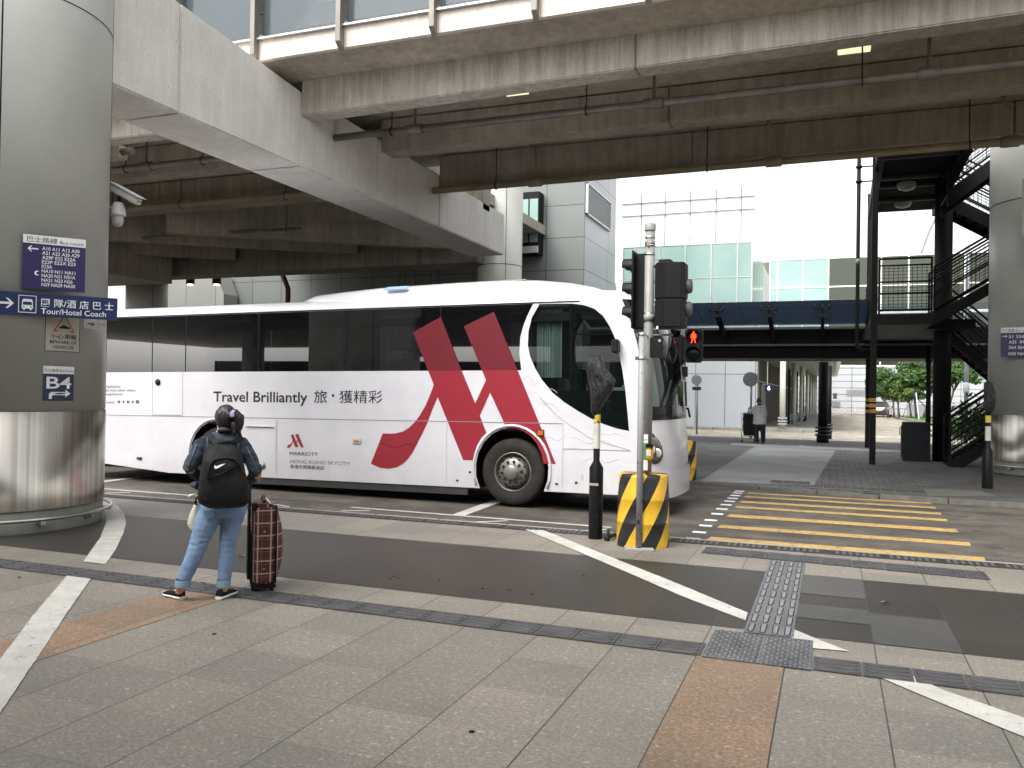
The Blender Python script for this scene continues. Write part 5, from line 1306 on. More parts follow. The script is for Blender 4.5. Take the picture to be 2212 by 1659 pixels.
# wheel arch flares
for c, r in ((wc, wr+.03), (rc, wr)):
    P = arch(c, r+.035, .3, 20); g = MB(); g.tube([(x, -.006, z) for x, z in P], .022, 6); g.build('wheel_arch', WH, bus, local=True)
    g = MB(); P2 = arch(c, r+.01, .25, 20); k = len(P2)
    g.add([(x, 0, z) for x, z in P2]+[(x, .5, z) for x, z in P2], [(i, i+1, k+i+1, k+i) for i in range(k-1)], True)
    g.add([(x, .5, z) for x, z in P2], [tuple(range(k))]); g.build('wheel_well', M['black'], bus, local=True)
# wheels
rubber = paint('tyre_rubber', (.032,.029,.027), .75, 0, .25, 6); rimm = paint('wheel_steel', (.24,.225,.20), .42, .55, .25, 9)
def wheel(x, z, y=.06):
    t = MB(); t.lathe((x, y, z), [(.30, .0), (.33, -.015), (.40, -.03), (.475, -.02), (.51, .0), (.52, .03), (.52, .27), (.5, .3), (.3, .3)], 64, 'Y'); w = t.build('wheel', rubber, bus, local=True)
    r_ = MB(); r_.lathe((x, y, z), [(.31, .0), (.295, -.02), (.285, .01), (.275, .09), (.25, .11), (.235, .06), (.23, .0), (.20, -.035), (.125, -.05), (.115, -.085), (.10, -.10), (.001, -.102)], 64, 'Y'); r_.build('rim', rimm, w, local=True)
    for k in range(10):
        a = 2*math.pi*k/10+.1; MB().lathe((x+.165*math.cos(a), y-.045, z+.165*math.sin(a)), [(.022, .01), (.022, -.02), (.015, -.03), (.001, -.03)], 8, 'Y').build('wheel_nut', M['iron'], w, local=True)
    g = MB()
    for k in range(10):
        a = 2*math.pi*(k+.5)/10+.1; g.lathe((x+.215*math.cos(a), y-.018, z+.215*math.sin(a)), [(.02, -.008), (.001, -.009)], 10, 'Y')
    g.build('rim_slots', M['dark_gap'], w, local=True)
wheel(0, .52); wheel(-5.66, .52+5.66*math.sin(TH)); wheel(0, .52, BW-.36); wheel(-5.66, .52+5.66*math.sin(TH), BW-.36)
# roof pod
xa_, xb_ = LB(632, 650)[0], 1.75
st_ = [(xa_-.1, .02, .3), (xa_, .1, .2), (xa_+.25, .17, .14), (xa_+.9, .215, .1), (-2.5, .25, .07), (-1.2, .275, .05), (-.3, .28, .03), (.3, .25, .02), (.8, .19, .01), (1.15, .12, .0), (1.4, .04, .0), (1.55, -.04, 0.0)]
R = []
for x, h, ins in st_:
    r = []
    for k in range(21):
        a = math.pi*k/20; c, s = math.cos(a), math.sin(a); ex = .42
        zz0 = 3.10 if x < .2 else 3.10-max(0, x-.6)*.02
        r.append((x, BW/2-(BW/2-ins)*math.copysign(abs(c)**ex, c)*(1 if x < .9 else 1-(x-.9)*.25), zz0+(h+.21)*abs(s)**.62))
    r.append((x, BW/2, 3.0)); R.append(r)
MB().rings(R).build('roof_pod', WH, bus, local=True)
a, b = LB(910, 622)[0]+.3, LB(1080, 612)[0]+.3
MB().obox(((a+b)/2, .36, 3.54), (1, 0, .012), (0, 1, .1), (0, -.1, 1), (b-a)/2, .05, .012).build('roof_grille', paint('grille_tan', (.35,.32,.26), .6), bus, local=True)
p = LB(827, 634); MB().obox((p[0]+.2, .11, 3.47), (1, 0, .01), (0, .75, .6), (0, -.6, .75), .2, .045, .006).build('roof_sticker', paint('sticker_blue', (.3,.45,.65), .4), bus, local=True)
# windscreen, brow, dark band, dashboard
def patch(nm, z0, z1, v0, v1, mt, off, nz=6, nv=24):
    g = MB(); V = [front(v0+(v1-v0)*j/nv, z0+(z1-z0)*i/nz, 0, off) for i in range(nz+1) for j in range(nv+1)]
    g.add(V, [(i*(nv+1)+j, i*(nv+1)+j+1, (i+1)*(nv+1)+j+1, (i+1)*(nv+1)+j) for i in range(nz) for j in range(nv)], True); return g.build(nm, mt, bus, local=True)
patch('windscreen', 1.44, 3.15, .075, .925, GC, .006, 8)
patch('windscreen_band', 1.36, 1.56, .05, .95, blackg, .012)
patch('sun_blind', 2.72, 3.05, .10, .9, M['black'], -.06)
patch('bumper', .2, .62, .0, 1, WH, .035)
g = MB(); g.rings([[front(.115+.105*k_*math.cos(a_*math.pi/14), .96+.225*k_*math.sin(a_*math.pi/14)-.9*(.105*k_*math.cos(a_*math.pi/14)), 0, o_) for a_ in range(28)] for k_, o_ in ((1, .004), (.97, .018), (.6, .024), (.01, .026))], True, False)
hl = g.build('headlight', paint('headlight_bowl', (.20,.185,.14), .12, .7, .5, 14), bus, local=True)
for v, z, r in ((.05, 1.0, .10), (.10, .93, .095), (.16, .88, .085)):
    c = front(v, z, 0, .025); MB().lathe(tuple(c), [(.001, -.012), (r*.6, -.01), (r*.8, 0)], 20, 'Y').build('lamp', paint('lamp_lens', (.5,.5,.45), .08, .3), hl, local=True)
patch('marker_light', .72, .77, .05, .1, paint('marker_amber', (.6,.22,.02), .25), .02, 1, 3)
MB().box(.95, 1.95, .3, BW-.3, 1.2, 1.42).build('dashboard', paint('dash_grey', (.12,.14,.135), .6), bus, local=True)
for k, (y0, y1) in enumerate(((.5, 1.0), (1.5, 2.0))):
    a, b = front(.25+.3*k, 1.56, 0, .05), front(.36+.3*k, 1.95, 0, .05); MB().bar(a, b, .025).build('wiper', M['black'], bus, local=True)
# mirrors
mp_ = LZ(1795, 600); g = MB().box(mp_[0]-.07, mp_[0]+.04, -.18, -.02, mp_[1]-.1, mp_[1]+.1); mr = g.build('mirror', M['black'], bus, local=True, bevel=.02)
m2 = LZ(1765, 740); MB().box(m2[0]-.12, m2[0]+.1, .18, .26, m2[1]-.28, m2[1]+.16).build('inner_mirror', M['black'], bus, local=True, bevel=.03)
m3 = front(.03, 1.2, 0, .1); MB().tube([tuple(front(.92, 1.5, 0, 0)), tuple(front(.9, 1.5, 0, .35)), (tuple(front(.9, 1.35, 0, .4)))], .02, 6).build('front_mirror', M['black'], bus, local=True)
# marker lamps, caps, handles
ob = paint('orange_lens', (.55,.14,.01), .25)
p = LB(771, 953); q_ = MB().box(p[0]-.085, p[0]+.085, -.02, -.001, p[1]-.045, p[1]+.045).build('side_marker', paint('marker_rim', (.5,.5,.48), .4), bus, local=True, bevel=.008); MB().box(p[0]-.05, p[0]+.05, -.026, -.021, p[1]-.013, p[1]+.013).build('lens', ob, q_, local=True)
p = LB(1168, 935); q_ = MB().box(p[0]-.06, p[0]+.055, -.03, -.001, p[1]-.05, p[1]+.05).build('turn_signal', M['iron'], bus, local=True, bevel=.005); MB().box(p[0]-.04, p[0]+.045, -.036, -.031, p[1]-.035, p[1]+.035).build('lens', ob, q_, local=True)
p = LB(341.5, 825.5); MB().lathe((p[0], 0, p[1]), [(.001, -.02), (.055, -.02), (.06, -.002)], 24, 'Y').build('filler_cap', M['black'], bus, local=True)
p = LB(568, 1006); MB().lathe((p[0], 0, p[1]), [(.001, -.03), (.045, -.025), (.06, -.002)], 20, 'Y').build('filler_cap', rimm, bus, local=True)
for x, y in ((302, 990), (564, 1014), (1015, 1020+0), (Zb(752,1468)), (Zb(1395,1490)), (Zb(1522,1482))):
    p = LB(x, y); MB().box(p[0]-.02, p[0]+.02, -.006, -.001, p[1]-.015, p[1]+.015).build('latch', M['iron'], bus, local=True)
p = LB(302, 990); MB().box(p[0]-.06, p[0]+.05, -.02, -.001, p[1]-.02, p[1]+.02).build('rear_marker', M['iron'], bus, local=True)
p, q_ = LB(531, 918), LB(596, 922); MB().box(p[0], q_[0]-.04, -.03, -.001, p[1]-.03, p[1]-.005).build('locker_handle', WH, bus, local=True, bevel=.01)
# livery
RED = paint('livery_red', (.29,.022,.036), .35, 0, .04, 2, coat=.3); REDW = paint('livery_red_film', (.15,.017,.026), .3, 0, .05, 2)
GREY = paint('livery_grey', (.035,.035,.04), .4); LG = paint('livery_light_grey', (.16,.16,.175), .4)
def livery(nm, P, mt, y=-.004, w=True): return poly2(nm, [[LZ(a, b) for a, b in P]], mt, lambda x, z, d: (x, y, z), bus, local=True)
def clipw(P): return P
livery('livery_letter', [(465,508),(645,408),(780,756),(563,757)], REDW, -.0045); livery('livery_letter', [(795,468),(990,375),(1143,753),(912,755)], REDW, -.0045)
livery('livery_letter', [(563,757),(780,756),(868,968),(938,818),(912,755),(1143,753),(1390,1360),(1312,1358),(1296,1290),(1268,1230),(1228,1180),(1180,1148),(1130,1130),(1070,1128),(965,898),(898,1048),(940,1158),(905,1195),(880,1240),(862,1290),(852,1337),(790,1335),(625,928),
    (590,1010),(560,1090),(525,1165),(490,1235),(460,1290),(430,1330),(400,1360),(360,1382),(310,1392),(250,1385),(192,1358),(270,1162),(310,1164),(350,1163),(400,1150),(440,1125),(480,1085),(510,1045),(545,985),(575,915),(600,848)], RED)
# small letter mark in its own pixels
Zs = zz(1000, 1640, 500)
big = [(465,508),(645,408),(868,968),(938,818),(795,468),(990,375),(1390,1360),(1200,1355),(965,898),(898,1048),(1010,1335),(790,1335),(625,928),(525,1165),(460,1290),(400,1360),(310,1392),(192,1358),(270,1162),(350,1163),(440,1125),(510,1045),(600,848)]
sm = [(620+(x-192)*.0303, 936.5+(y-375)*.0305) for x, y in big]
poly2('small_letter_mark', [[LB(x, y) for x, y in sm]], RED, lambda x, z, d: (x, -.004, z), bus, local=True)
def btext(s_, px0, py, px1, size_px, mt, bold=0):
    a, b = LB(px0, py), LB(px1, py); sz = size_px*abs(LB(px0, py-10)[1]-a[1])/10
    return text('livery_text', s_, mt, (a[0], -.004, a[1]), (1, 0, -.0), (0, 0, 1), sz, bus, local=True, width=b[0]-a[0], bold=bold)
btext('Travel Brilliantly', 461, 867, 664, 31, GREY, .012); btext('旅', 678, 868, 707, 30, GREY, .003); btext('·', 717, 868, 722, 40, GREY, .02); btext('獲精彩', 733, 868, 826, 30, GREY, .0)
btext('MARRIOTT', 626, 983, 687, 10.5, GREY); btext('HONG KONG SKYCITY', 627, 1000, 757, 10.5, LG); btext('香港天際萬豪酒店', 627, 1011, 700, 9, GREY)
btext('hongkongskycity', 205, 837, 260, 8, LG); btext('Facebook and other offers', 205, 845, 293, 7, LG); btext('hongkongskycity', 205, 853, 266, 7, LG); btext('com', 225, 871, 247, 8, LG)
for i in range(5):
    p = LB(257+i*10, 868); s_ = .026 if i < 4 else .035
    if i in (0, 2, 4): poly2('livery_icon', [[(p[0]-s_, p[1]-s_*.8), (p[0]+s_, p[1]-s_*.8), (p[0]+s_, p[1]+s_*.8), (p[0]-s_, p[1]+s_*.8)], [(p[0]-s_*.4, p[1]-s_*.3), (p[0]+s_*.4, p[1]-s_*.3), (p[0]+s_*.4, p[1]+s_*.3), (p[0]-s_*.4, p[1]+s_*.3)]], GREY, lambda x, z, d: (x, -.004, z), bus, local=True)
    else: MB().lathe((p[0], 0, p[1]), [(.001, -.004), (s_*.8, -.004)], 12, 'Y').build('livery_icon', GREY, bus, local=True)
rlf = paint('relief_grey', (.58,.57,.58), .4)
random.seed(3)
for x0, y0, x1, y1 in ((1170,790,1290,840),(1200,870,1330,950),(1230,930,1420,1010),(1290,1200,1460,1190),(1330,1270,1560,1265),(1500,1200,1780,1230),(1560,1330,1800,1340),(1600,1130,1850,1190),(230,1240,480,1245),(1210,840,1400,900)):
    P = []
    for k in range(13): u = k/12; x, z = LZ(x0+(x1-x0)*u, y0+(y1-y0)*u+14*math.sin(u*9+x0)); P.append((x, z))
    strip('wave_line', P, .006, rlf, -.002)
P = [LZ(x, y) for x, y in ((1285,930),(1400,1050),(1500,1120),(1610,1190),(1760,1240),(1870,1270))]; strip('crease', P, .014, paint('crease_grey', (.45,.45,.46), .4), -.002)
p = LZ(1565, 1447); text('livery_text', 'S', paint('pink_mark', (.7,.3,.35), .5), (p[0]-.03, -.004, p[1]-.03), (1,0,0), (0,0,1), .1, bus, local=True)
# inside: seats, curtains
seatm = paint('seat_dark', (.02,.025,.03), .8); ye = paint('seat_yellow', (.25,.2,.02), .6); cur, ct_, cb2 = newmat('curtain_grey'); cb2.inputs['Base Color'].default_value = (.42,.43,.45,1); cb2.inputs['Roughness'].default_value = .9
curt = paint('curtain_teal', (.36,.43,.41), .8)
x = -8.6
while x < -1.4:
    for y0 in (.12, .62, 1.45, 1.95):
        g = MB(); P = [(x, y0, 1.65), (x+.08, y0, 1.65), (x-.08, y0, 2.18), (x-.14, y0, 2.2), (x-.17, y0, 2.15)]
        g.ext(P, (0, .43, 0)); g.box(x, x+.45, y0, y0+.43, 1.52, 1.66); s_ = g.build('seat', seatm, bus, local=True, bevel=.015)
        if y0 < .2: MB().tube([(x-.02, y0-.01, 1.95), (x-.12, y0-.01, 2.21), (x-.17, y0-.01, 2.19)], .018, 6).build('grab_trim', ye, s_, local=True)
    x += .82
def curtain(px0, px1, mt, ztop, zbot, y=.09):
    a, b = LB(px0, 740)[0], LB(px1, 740)[0]; n_ = 60; g = MB(); V = []
    for z in (zbot, ztop):
        for k in range(n_+1):
            V.append((a+(b-a)*k/n_+(.0 if z == ztop else .01*math.sin(k)), y+.022*math.sin(k*1.15)+.01*math.sin(k*.4), z))
    g.add(V, [(k, k+1, n_+2+k, n_+1+k) for k in range(n_)], True); g.build('curtain', mt, bus, local=True)
for a, b in ((270, 322), (462, 540), (815, 905), (1098, 1132), (925, 945), (715, 740)): curtain(a, b, cur, win_t-.1, win_b+.02)
p = LZ(1565, 558); q2 = LZ(1705, 655); MB().box(p[0], q2[0], 1.9, 1.91, q2[1], p[1]).build('pale_sheet', paint('sheet_teal', (.5,.68,.64), .5), bus, local=True)
curtain(1152, 1208, curt, LZ(1300, 350)[1], LZ(1300, 800)[1], .16)
MB().box(.05, .45, 1.35, 1.85, 1.2, 2.0).build('seat', paint('seat_pale', (.3,.36,.33), .8), bus, local=True, bevel=.04)
cx_, cz_ = LZ(1590, 760)
MB().box(cx_-.35, cx_-.2, .35, .85, 1.2, cz_+.05).build('driver_seat', seatm, bus, local=True, bevel=.04)
MB().tube([(cx_+.42+.12*math.cos(k*.5236)*.4, .6+.19*math.sin(k*.5236), cz_-.5+.19*math.cos(k*.5236)*.5) for k in range(12)], .014, 6, closed=True).build('steering_wheel', M['black'], bus, local=True)
# ------------------------------------------------------------------ people and what they carry
class Fr:
    """upright plane facing the camera at a standing point: pixel + depth offset -> place"""
    def __init__(s, base):
        s.b = Vector(base); s.f = Vector((base[0], base[1], 0)).normalized(); s.r = Vector((s.f.y, -s.f.x, 0)); s.u = Vector((0, 0, 1))
        c = (s.b-Vector((0, 0, EYE))); s.k = abs((RM.transposed() @ c).z)/FPX      # metres per pixel
    def __call__(s, px, py, d=0.0):
        r = ray(px, py); o = Vector((0, 0, EYE)); t = (s.b+s.f*d-o).dot(s.f)/r.dot(s.f); return o+r*t
def ell(g, c, ax, rs, n=20, m=12):
    A_, B_, C_ = [Vector(a).normalized() for a in ax]; R = []
    for i in range(m+1):
        th = math.pi*i/m; st_, ct = max(math.sin(th), 1e-3), math.cos(th)
        R.append([c+A_*rs[0]*st_*math.cos(2*math.pi*k/n)+B_*rs[1]*st_*math.sin(2*math.pi*k/n)+C_*rs[2]*ct for k in range(n)])
    return g.rings(R)
def oval(g, secs, F, n=24, pw=1.0):
    """loft of ellipses: (centre, half width, half depth)"""
    R = []
    for c, a, b in secs:
        rr = []
        for k in range(n):
            an = 2*math.pi*k/n; x, y = math.cos(an), math.sin(an)
            rr.append(Vector(c)+F.r*a*math.copysign(abs(x)**pw, x)+F.f*b*math.copysign(abs(y)**pw, y))
        R.append(rr)
    return g.rings(R)
def hand(g, wrist, d, side, palmn, s=1.0, curl=.5):
    """palm, four unequal bent fingers and a thumb leaving the side of the palm"""
    d = d.normalized(); side = side.normalized(); palmn = palmn.normalized()
    g.tube([wrist-d*.02, wrist+d*.03*s, wrist+d*.085*s], [.024*s, .033*s, .034*s], 10)
    for i, (ln, off) in enumerate(((.072, .03), (.08, .011), (.075, -.009), (.06, -.028))):
        p0 = wrist+d*.085*s+side*off*s; p1 = p0+(d*.8+palmn*curl*.6)*ln*.45*s; p2 = p1+(d*.4+palmn*curl*1.3).normalized()*ln*.35*s; p3 = p2+(d*-.1+palmn).normalized()*ln*.25*s
        g.tube([p0-d*.02*s, p0, p1, p2, p3], [.010*s, .0095*s, .009*s, .0085*s, .006*s], 8)
    t0 = wrist+d*.03*s+side*.03*s; g.tube([t0, t0+(side*.8+d*.5+palmn*.3)*.03*s, t0+(side*.6+d*.9+palmn*.7)*.052*s], [.012*s, .011*s, .008*s], 8)
SKIN = None
def skinmat(nm, c):
    m, t, b = newmat(nm); v = coords(t); t.links.new(ramp(t, noi(t, v, 8, 4), vmul(c, .88), vmul(c, 1.08)), b.inputs['Base Color'])
    b.inputs['Roughness'].default_value = .5; b.inputs['Subsurface Weight'].default_value = .08; return m
def cloth(nm, c, c2=None, sc=300, rough=.9, blot=.18, bmp=.25):
    m, t, b = newmat(nm); v = coords(t); c2 = c2 or vmul(c, 1.35)
    w = N(t, 'ShaderNodeTexWave'); w.inputs['Scale'].default_value = sc/6; w.inputs['Distortion'].default_value = 1; t.links.new(coords(t, (1, 1, .6)), w.inputs[0])
    col = mix(t, ramp(t, noi(t, v, 5, 5, .65), (0,)*3, (1,)*3), c, c2)
    col = mix(t, 1.0, col, ramp(t, noi(t, v, sc, 2), (1-blot,)*3, (1+blot,)*3), 'MULTIPLY')
    t.links.new(col, b.inputs['Base Color']); b.inputs['Roughness'].default_value = rough; b.inputs['Specular IOR Level'].default_value = .2
    bump(t, b, noi(t, v, 30, 5), bmp, .01); return m
skin1 = skinmat('skin_warm', (.52,.30,.20)); hairm = None
m_, t_, b_ = newmat('hair_black'); b_.inputs['Roughness'].default_value = .42
vv = coords(t_, (60, 60, 5)); nn = noi(t_, vv, 1.2, 3); t_.links.new(ramp(t_, nn, (.006,.005,.005), (.028,.022,.02)), b_.inputs['Base Color']); bump(t_, b_, nn, .7, .006); hairm = m_
# --- woman with the backpack
FW = Fr((-4.83, 5.53, 0))
ZA = zz(640, 1580, 540, 2133); ZJ = zz(620, 1960, 560, 2212)
def a(x, y, d=0): return FW(*ZA(x, y), d)
def j(x, y, d=0): return FW(*ZJ(x, y), d)
K_ = FW.k*.1389            # metres per zoomed pixel
wo_ = thing('person', 'woman seen from behind in denim jacket and rolled jeans, black backpack on', 'person', (-4.83, 5.53, 0))
g = MB()
hc = a(985, 268, .0)
ell(g, hc, (FW.r, FW.f, FW.u), (.074, .092, .105)); ell(g, a(985, 360, .045), (FW.r, FW.f, FW.u), (.052, .055, .05))
g.tube([a(968, 340, .0), a(955, 430, .0), a(940, 520, .0)], [.052, .05, .065], 14)
ell(g, a(866, 372, .01), (FW.r, FW.f, FW.u), (.012, .02, .032)); ell(g, a(1104, 372, .01), (FW.r, FW.f, FW.u), (.012, .02, .032))
g.tube([a(985, 300, .088), a(985, 345, .112), a(985, 352, .09)], [.008, .014, .01], 8)
oval(g, [(a(940, 540), .10, .06), (a(940, 640), .145, .085), (a(940, 900), .125, .085), (a(940, 1150), .11, .08), (j(1000, 60), .13, .09), (j(1000, 200), .14, .095)], FW)
g.tube([a(710, 660, .0), a(560, 820, -.02), a(430, 1040, -.02)], [.05, .042, .038], 14); g.tube([a(430, 1040, -.02), a(470, 1120, .1), a(640, 1130, .25), a(800, 1040, .33)], [.041, .04, .031, .024], 14)
g.tube([a(1165, 670, .0), a(1330, 860, -.02), a(1470, 1140, -.02)], [.05, .042, .038], 14); g.tube([a(1480, 1140, -.02), a(1455, 1200, .1), a(1290, 1180, .25), a(1120, 1060, .33)], [.036, .037, .03, .024], 14)
hand(g, a(800, 1040, .33), (FW.r*.4+FW.u*.6+FW.f*.3), FW.u*.6-FW.r*.4, FW.r, 1.0); hand(g, a(1120, 1060, .33), (-FW.r*.4+FW.u*.6+FW.f*.3), FW.u*.6+FW.r*.4, -FW.r, 1.0)
legL = [(j(800, 200), .08), (j(735, 450), .072), (j(640, 720), .052), (j(545, 980), .045), (j(400, 1300), .034), (j(345, 1440, .01), .036)]
legR = [(j(1190, 200), .08), (j(1140, 450), .07), (j(1092, 740), .05), (j(1075, 1000), .046), (j(1035, 1290), .034), (j(1020, 1450, .01), .036)]
for L in (legL, legR): g.tube([p for p, r in L], [r for p, r in L], 14)
for hp_, tp_, an_k in ((G(395, 1296), G(357, 1287), j(345, 1440, .01)), (G(471, 1296.5), G(503, 1284), j(1020, 1450, .01))):
    dd_ = (tp_-hp_).normalized(); g.tube([an_k, hp_+dd_*.06+Vector((0, 0, .06)), hp_+dd_*.16+Vector((0, 0, .04))], [.033, .028, .016], 10)
body_ = fuse('body', g, skin1, wo_, .009, 4)
for s_ in (-1, 1): MB().lathe(tuple(hc+FW.r*.03*s_+FW.f*.086), [(.001, .01), (.011, .006), (.012, 0)], 10).build('eye', inkb, wo_)
# hair
g = MB(); ell(g, a(985, 250, -.012), (FW.r, FW.f, FW.u), (.086, .1, .108)); ell(g, a(985, 330, -.03), (FW.r, FW.f, FW.u), (.064, .062, .055))
g.tube([a(1050, 225, -.09), a(1130, 200, -.12), a(1190, 260, -.12), a(1190, 360, -.115), a(1160, 440, -.10), a(1190, 500, -.1), a(1225, 548, -.1)], [.034, .046, .042, .038, .03, .017, .005], 12)
g.tube([a(1150, 300, -.11), a(1215, 380, -.11), a(1240, 440, -.1)], [.025, .016, .004], 8); g.tube([a(1120, 330, -.11), a(1100, 430, -.11), a(1130, 500, -.1)], [.025, .02, .006], 8)
hr_ = random.Random(5)
STR = MB()
for i in range(26):
    x0, y0 = 1110+hr_.uniform(-10, 90), 330+hr_.uniform(0, 120); L_s = hr_.uniform(90, 190); dx_s = hr_.uniform(-25, 45)
    STR.tube([a(x0, y0, -.125), a(x0+dx_s*.5, y0+L_s*.6, -.125+hr_.uniform(-.015, .01)), a(x0+dx_s, min(560, y0+L_s), -.11)], [.0045, .0035, .0008], 5)
for i in range(16):
    x0 = 880+hr_.uniform(0, 200); STR.tube([a(x0, 395+hr_.uniform(-10, 15), -.06), a(x0+hr_.uniform(-12, 20), 425+hr_.uniform(-5, 20), -.065)], [.004, .0008], 4)
hairw = fuse('hair', g, hairm, wo_, .007, 2, wr=lambda p: .006*mnoise.noise(Vector((p.x*80, p.y*80, p.z*12))))
STR.build('hair_strands', hairm, hairw)
g = MB(); c = a(1090, 192, -.145); ell(g, c, (FW.r*.9-FW.u*.35, FW.f, FW.u*.9+FW.r*.35), (.019, .014, .034)); ell(g, c+FW.r*.008-FW.u*.012, (FW.r, FW.f, FW.u), (.018, .016, .02))
g.build('scrunchie', cloth('scrunchie_lilac', (.36,.28,.55), sc=200), wo_)
# jacket
den = cloth('denim_jacket', (.016,.022,.033), (.075,.095,.12), 350, .9, .25)
g = MB()
oval(g, [(a(950, 470, .0), .068, .065), (a(945, 520, .0), .12, .085), (a(925, 580, .0), .165, .10), (a(925, 720, .0), .178, .115), (a(925, 950), .165, .115), (a(930, 1150), .16, .115), (a(930, 1320), .175, .125), (a(930, 1345), .172, .122)], FW)
def sleeve(P, n=14): g.tube([p for p, r in P], [r for p, r in P], n)
sleeve([(a(690, 620), .062), (a(600, 690, -.01), .066), (a(520, 850, -.02), .06), (a(455, 960, -.02), .056), (a(400, 1020, -.015), .052)]); sleeve([(a(400, 1005, -.01), .05), (a(460, 1090, .05), .05), (a(540, 1150, .12), .05)])
sleeve([(a(1180, 640), .062), (a(1270, 720, -.01), .064), (a(1370, 900, -.02), .058), (a(1440, 1060, -.02), .054), (a(1465, 1130, -.015), .048)]); sleeve([(a(1450, 1100, 0), .048), (a(1400, 1200, .06), .048), (a(1360, 1240, .1), .045)])
g.tube([a(450, 1300, .05), a(560, 1310, 0)], [.02, .04], 8)
def fold(s, k, amt, seed=0): return lambda p: amt*(mnoise.noise(Vector((p.x*s+seed, p.y*s, p.z*k)))+.5*mnoise.noise(Vector((p.x*s*2.3+seed, p.y*s*2.3, p.z*k*2.3))))
jk = fuse('denim_jacket', g, den, wo_, .009, 3, wr=fold(9, 17, .009))
denl = cloth('denim_light', (.10,.15,.2), (.17,.24,.3), 350)
g = MB(); g.tube([a(868, 462, -.055), a(905, 445, -.075), a(960, 440, -.082), a(1020, 452, -.075), a(1060, 475, -.055)], [.014, .02, .022, .02, .014], 8); g.build('collar', den, jk)
for P in (((700, 560), (690, 680), (700, 760)), ((1190, 640), (1175, 740)), ((530, 660), (460, 860), (400, 1000)), ((1300, 700), (1400, 900), (1490, 1110))):
    g = MB(); g.tube([a(x, y, -.118 if 600 < x < 1250 else -.075) for x, y in P], .0035, 5); g.build('seam', denl, jk)
# jeans
jm = cloth('jeans_blue', (.15,.225,.36), (.20,.29,.43), 350, .9, .2)
g = MB()
oval(g, [(j(1010, 60), .165, .115), (j(1010, 120), .19, .125), (j(1005, 230), .195, .13), (j(990, 290), .18, .12)], FW)
sleeve([(j(820, 230), .1), (j(760, 400), .097), (j(700, 560), .084), (j(640, 720), .075), (j(595, 840), .069), (j(530, 1000), .067), (j(450, 1170), .06), (j(402, 1290), .057)])
sleeve([(j(1180, 230), .1), (j(1145, 400), .086), (j(1112, 560), .074), (j(1092, 740), .067), (j(1082, 880), .064), (j(1072, 1020), .064), (j(1050, 1180), .056), (j(1036, 1290), .05)])
def jw(p):
    base = fold(7, 16, .004, 4)(p); z = p.z
    kn = math.exp(-((z-.50)/.09)**2); return base+kn*.007*math.sin(z*130+p.x*14)*mnoise.noise(Vector((p.x*6, p.y*6, z*6))) 
jn = fuse('jeans', g, jm, wo_, .008, 2, wr=jw)
cfm = cloth('denim_cuff', (.17,.26,.34), (.25,.34,.42), 350)
for P in (((402, 1275), (392, 1385), .063, (FW.r*.1)), ((1030, 1272), (1026, 1385), .058, FW.r*0)):
    g = MB(); g.tube([j(*P[0]), j((P[0][0]+P[1][0])/2, 1330), j(*P[1])], [P[2]-.004, P[2], P[2]-.003], 20, cap=False); g.tube([j(*P[1]), j(*P[0])], [P[2]-.008]*2, 20, cap=False); g.build('cuff', cfm, jn)
pk = MB(); 
for q in ([(715, 190), (890, 195), (885, 290), (800, 330), (715, 260)],): 
    pk.ext([j(x, y, -.128) for x, y in q], FW.f*.02)
pk.build('pocket', jm, jn)
# shoes
shoeb = cloth('shoe_black', (.008,.008,.009), (.016,.016,.018), 250, .8); sole = paint('sole_white', (.75,.75,.73), .5, 0, .06, 20)
def shoe(heel, toe, s=1.0):
    h, t_ = Vector(heel), Vector(toe); d = (t_-h); L = d.length; d.normalize(); q = Vector((-d.y, d.x, 0)); R1 = []; R2 = []
    P = [(0, .024), (.05, .032), (.25, .036), (.5, .036), (.75, .045), (.9, .038), (1.0, .016)]
    zt_ = [.075, .085, .08, .065, .055, .045, .032]
    for (u, w), z in zip(P, zt_):
        c = h+d*L*u; R1.append([c+q*(w+.004)*math.cos(k*math.pi/8)+Vector((0, 0, .017+.017*math.sin(k*math.pi/8)+(.008*u*u))) for k in range(16)])
        R2.append([c+q*w*math.cos(k*math.pi/8)+Vector((0, 0, .03+max(0, math.sin(k*math.pi/8))**.7*(z-.03))) for k in range(16)])
    p = MB().rings(R2).build('shoe', shoeb, wo_); MB().rings(R1).build('sole', sole, p)
sc_ = lambda a_, b_: a_
hl_ = G(395, 1296); shoe(hl_, hl_+(G(357, 1287)-hl_).normalized()*.245); hl_ = G(471, 1296.5); shoe(hl_, hl_+(G(503, 1284)-hl_).normalized()*.245)
# --- backpack
bkm = cloth('backpack_black', (.006,.006,.007), (.013,.013,.014), 200, .6, .3, .5)
bp = thing('backpack', 'large black backpack with a white tick mark on the woman', 'backpack', tuple(a(950, 1600, -.2)))
secs = [(652, 860, 1060, .05), (690, 760, 1140, .07), (760, 690, 1190, .09), (900, 645, 1230, .11), (1050, 625, 1265, .12), (1200, 605, 1290, .125), (1350, 580, 1318, .125), (1480, 570, 1325, .12), (1570, 590, 1310, .11), (1625, 650, 1285, .085), (1655, 750, 1220, .05)]
g = MB(); R = []
for y, x0, x1, dp in secs:
    c = a((x0+x1)/2, y, -.13-dp); hw = (x1-x0)/2*K_*.985
    R.append([c+FW.r*hw*math.copysign(abs(math.cos(k*math.pi/20))**.7, math.cos(k*math.pi/20))+FW.f*dp*math.copysign(abs(math.sin(k*math.pi/20))**.75, math.sin(k*math.pi/20)) for k in range(40)])
g.rings(R); bpk = fuse("body", g, bkm, bp, .012, 2, wr=fold(10, 10, .006, 2))
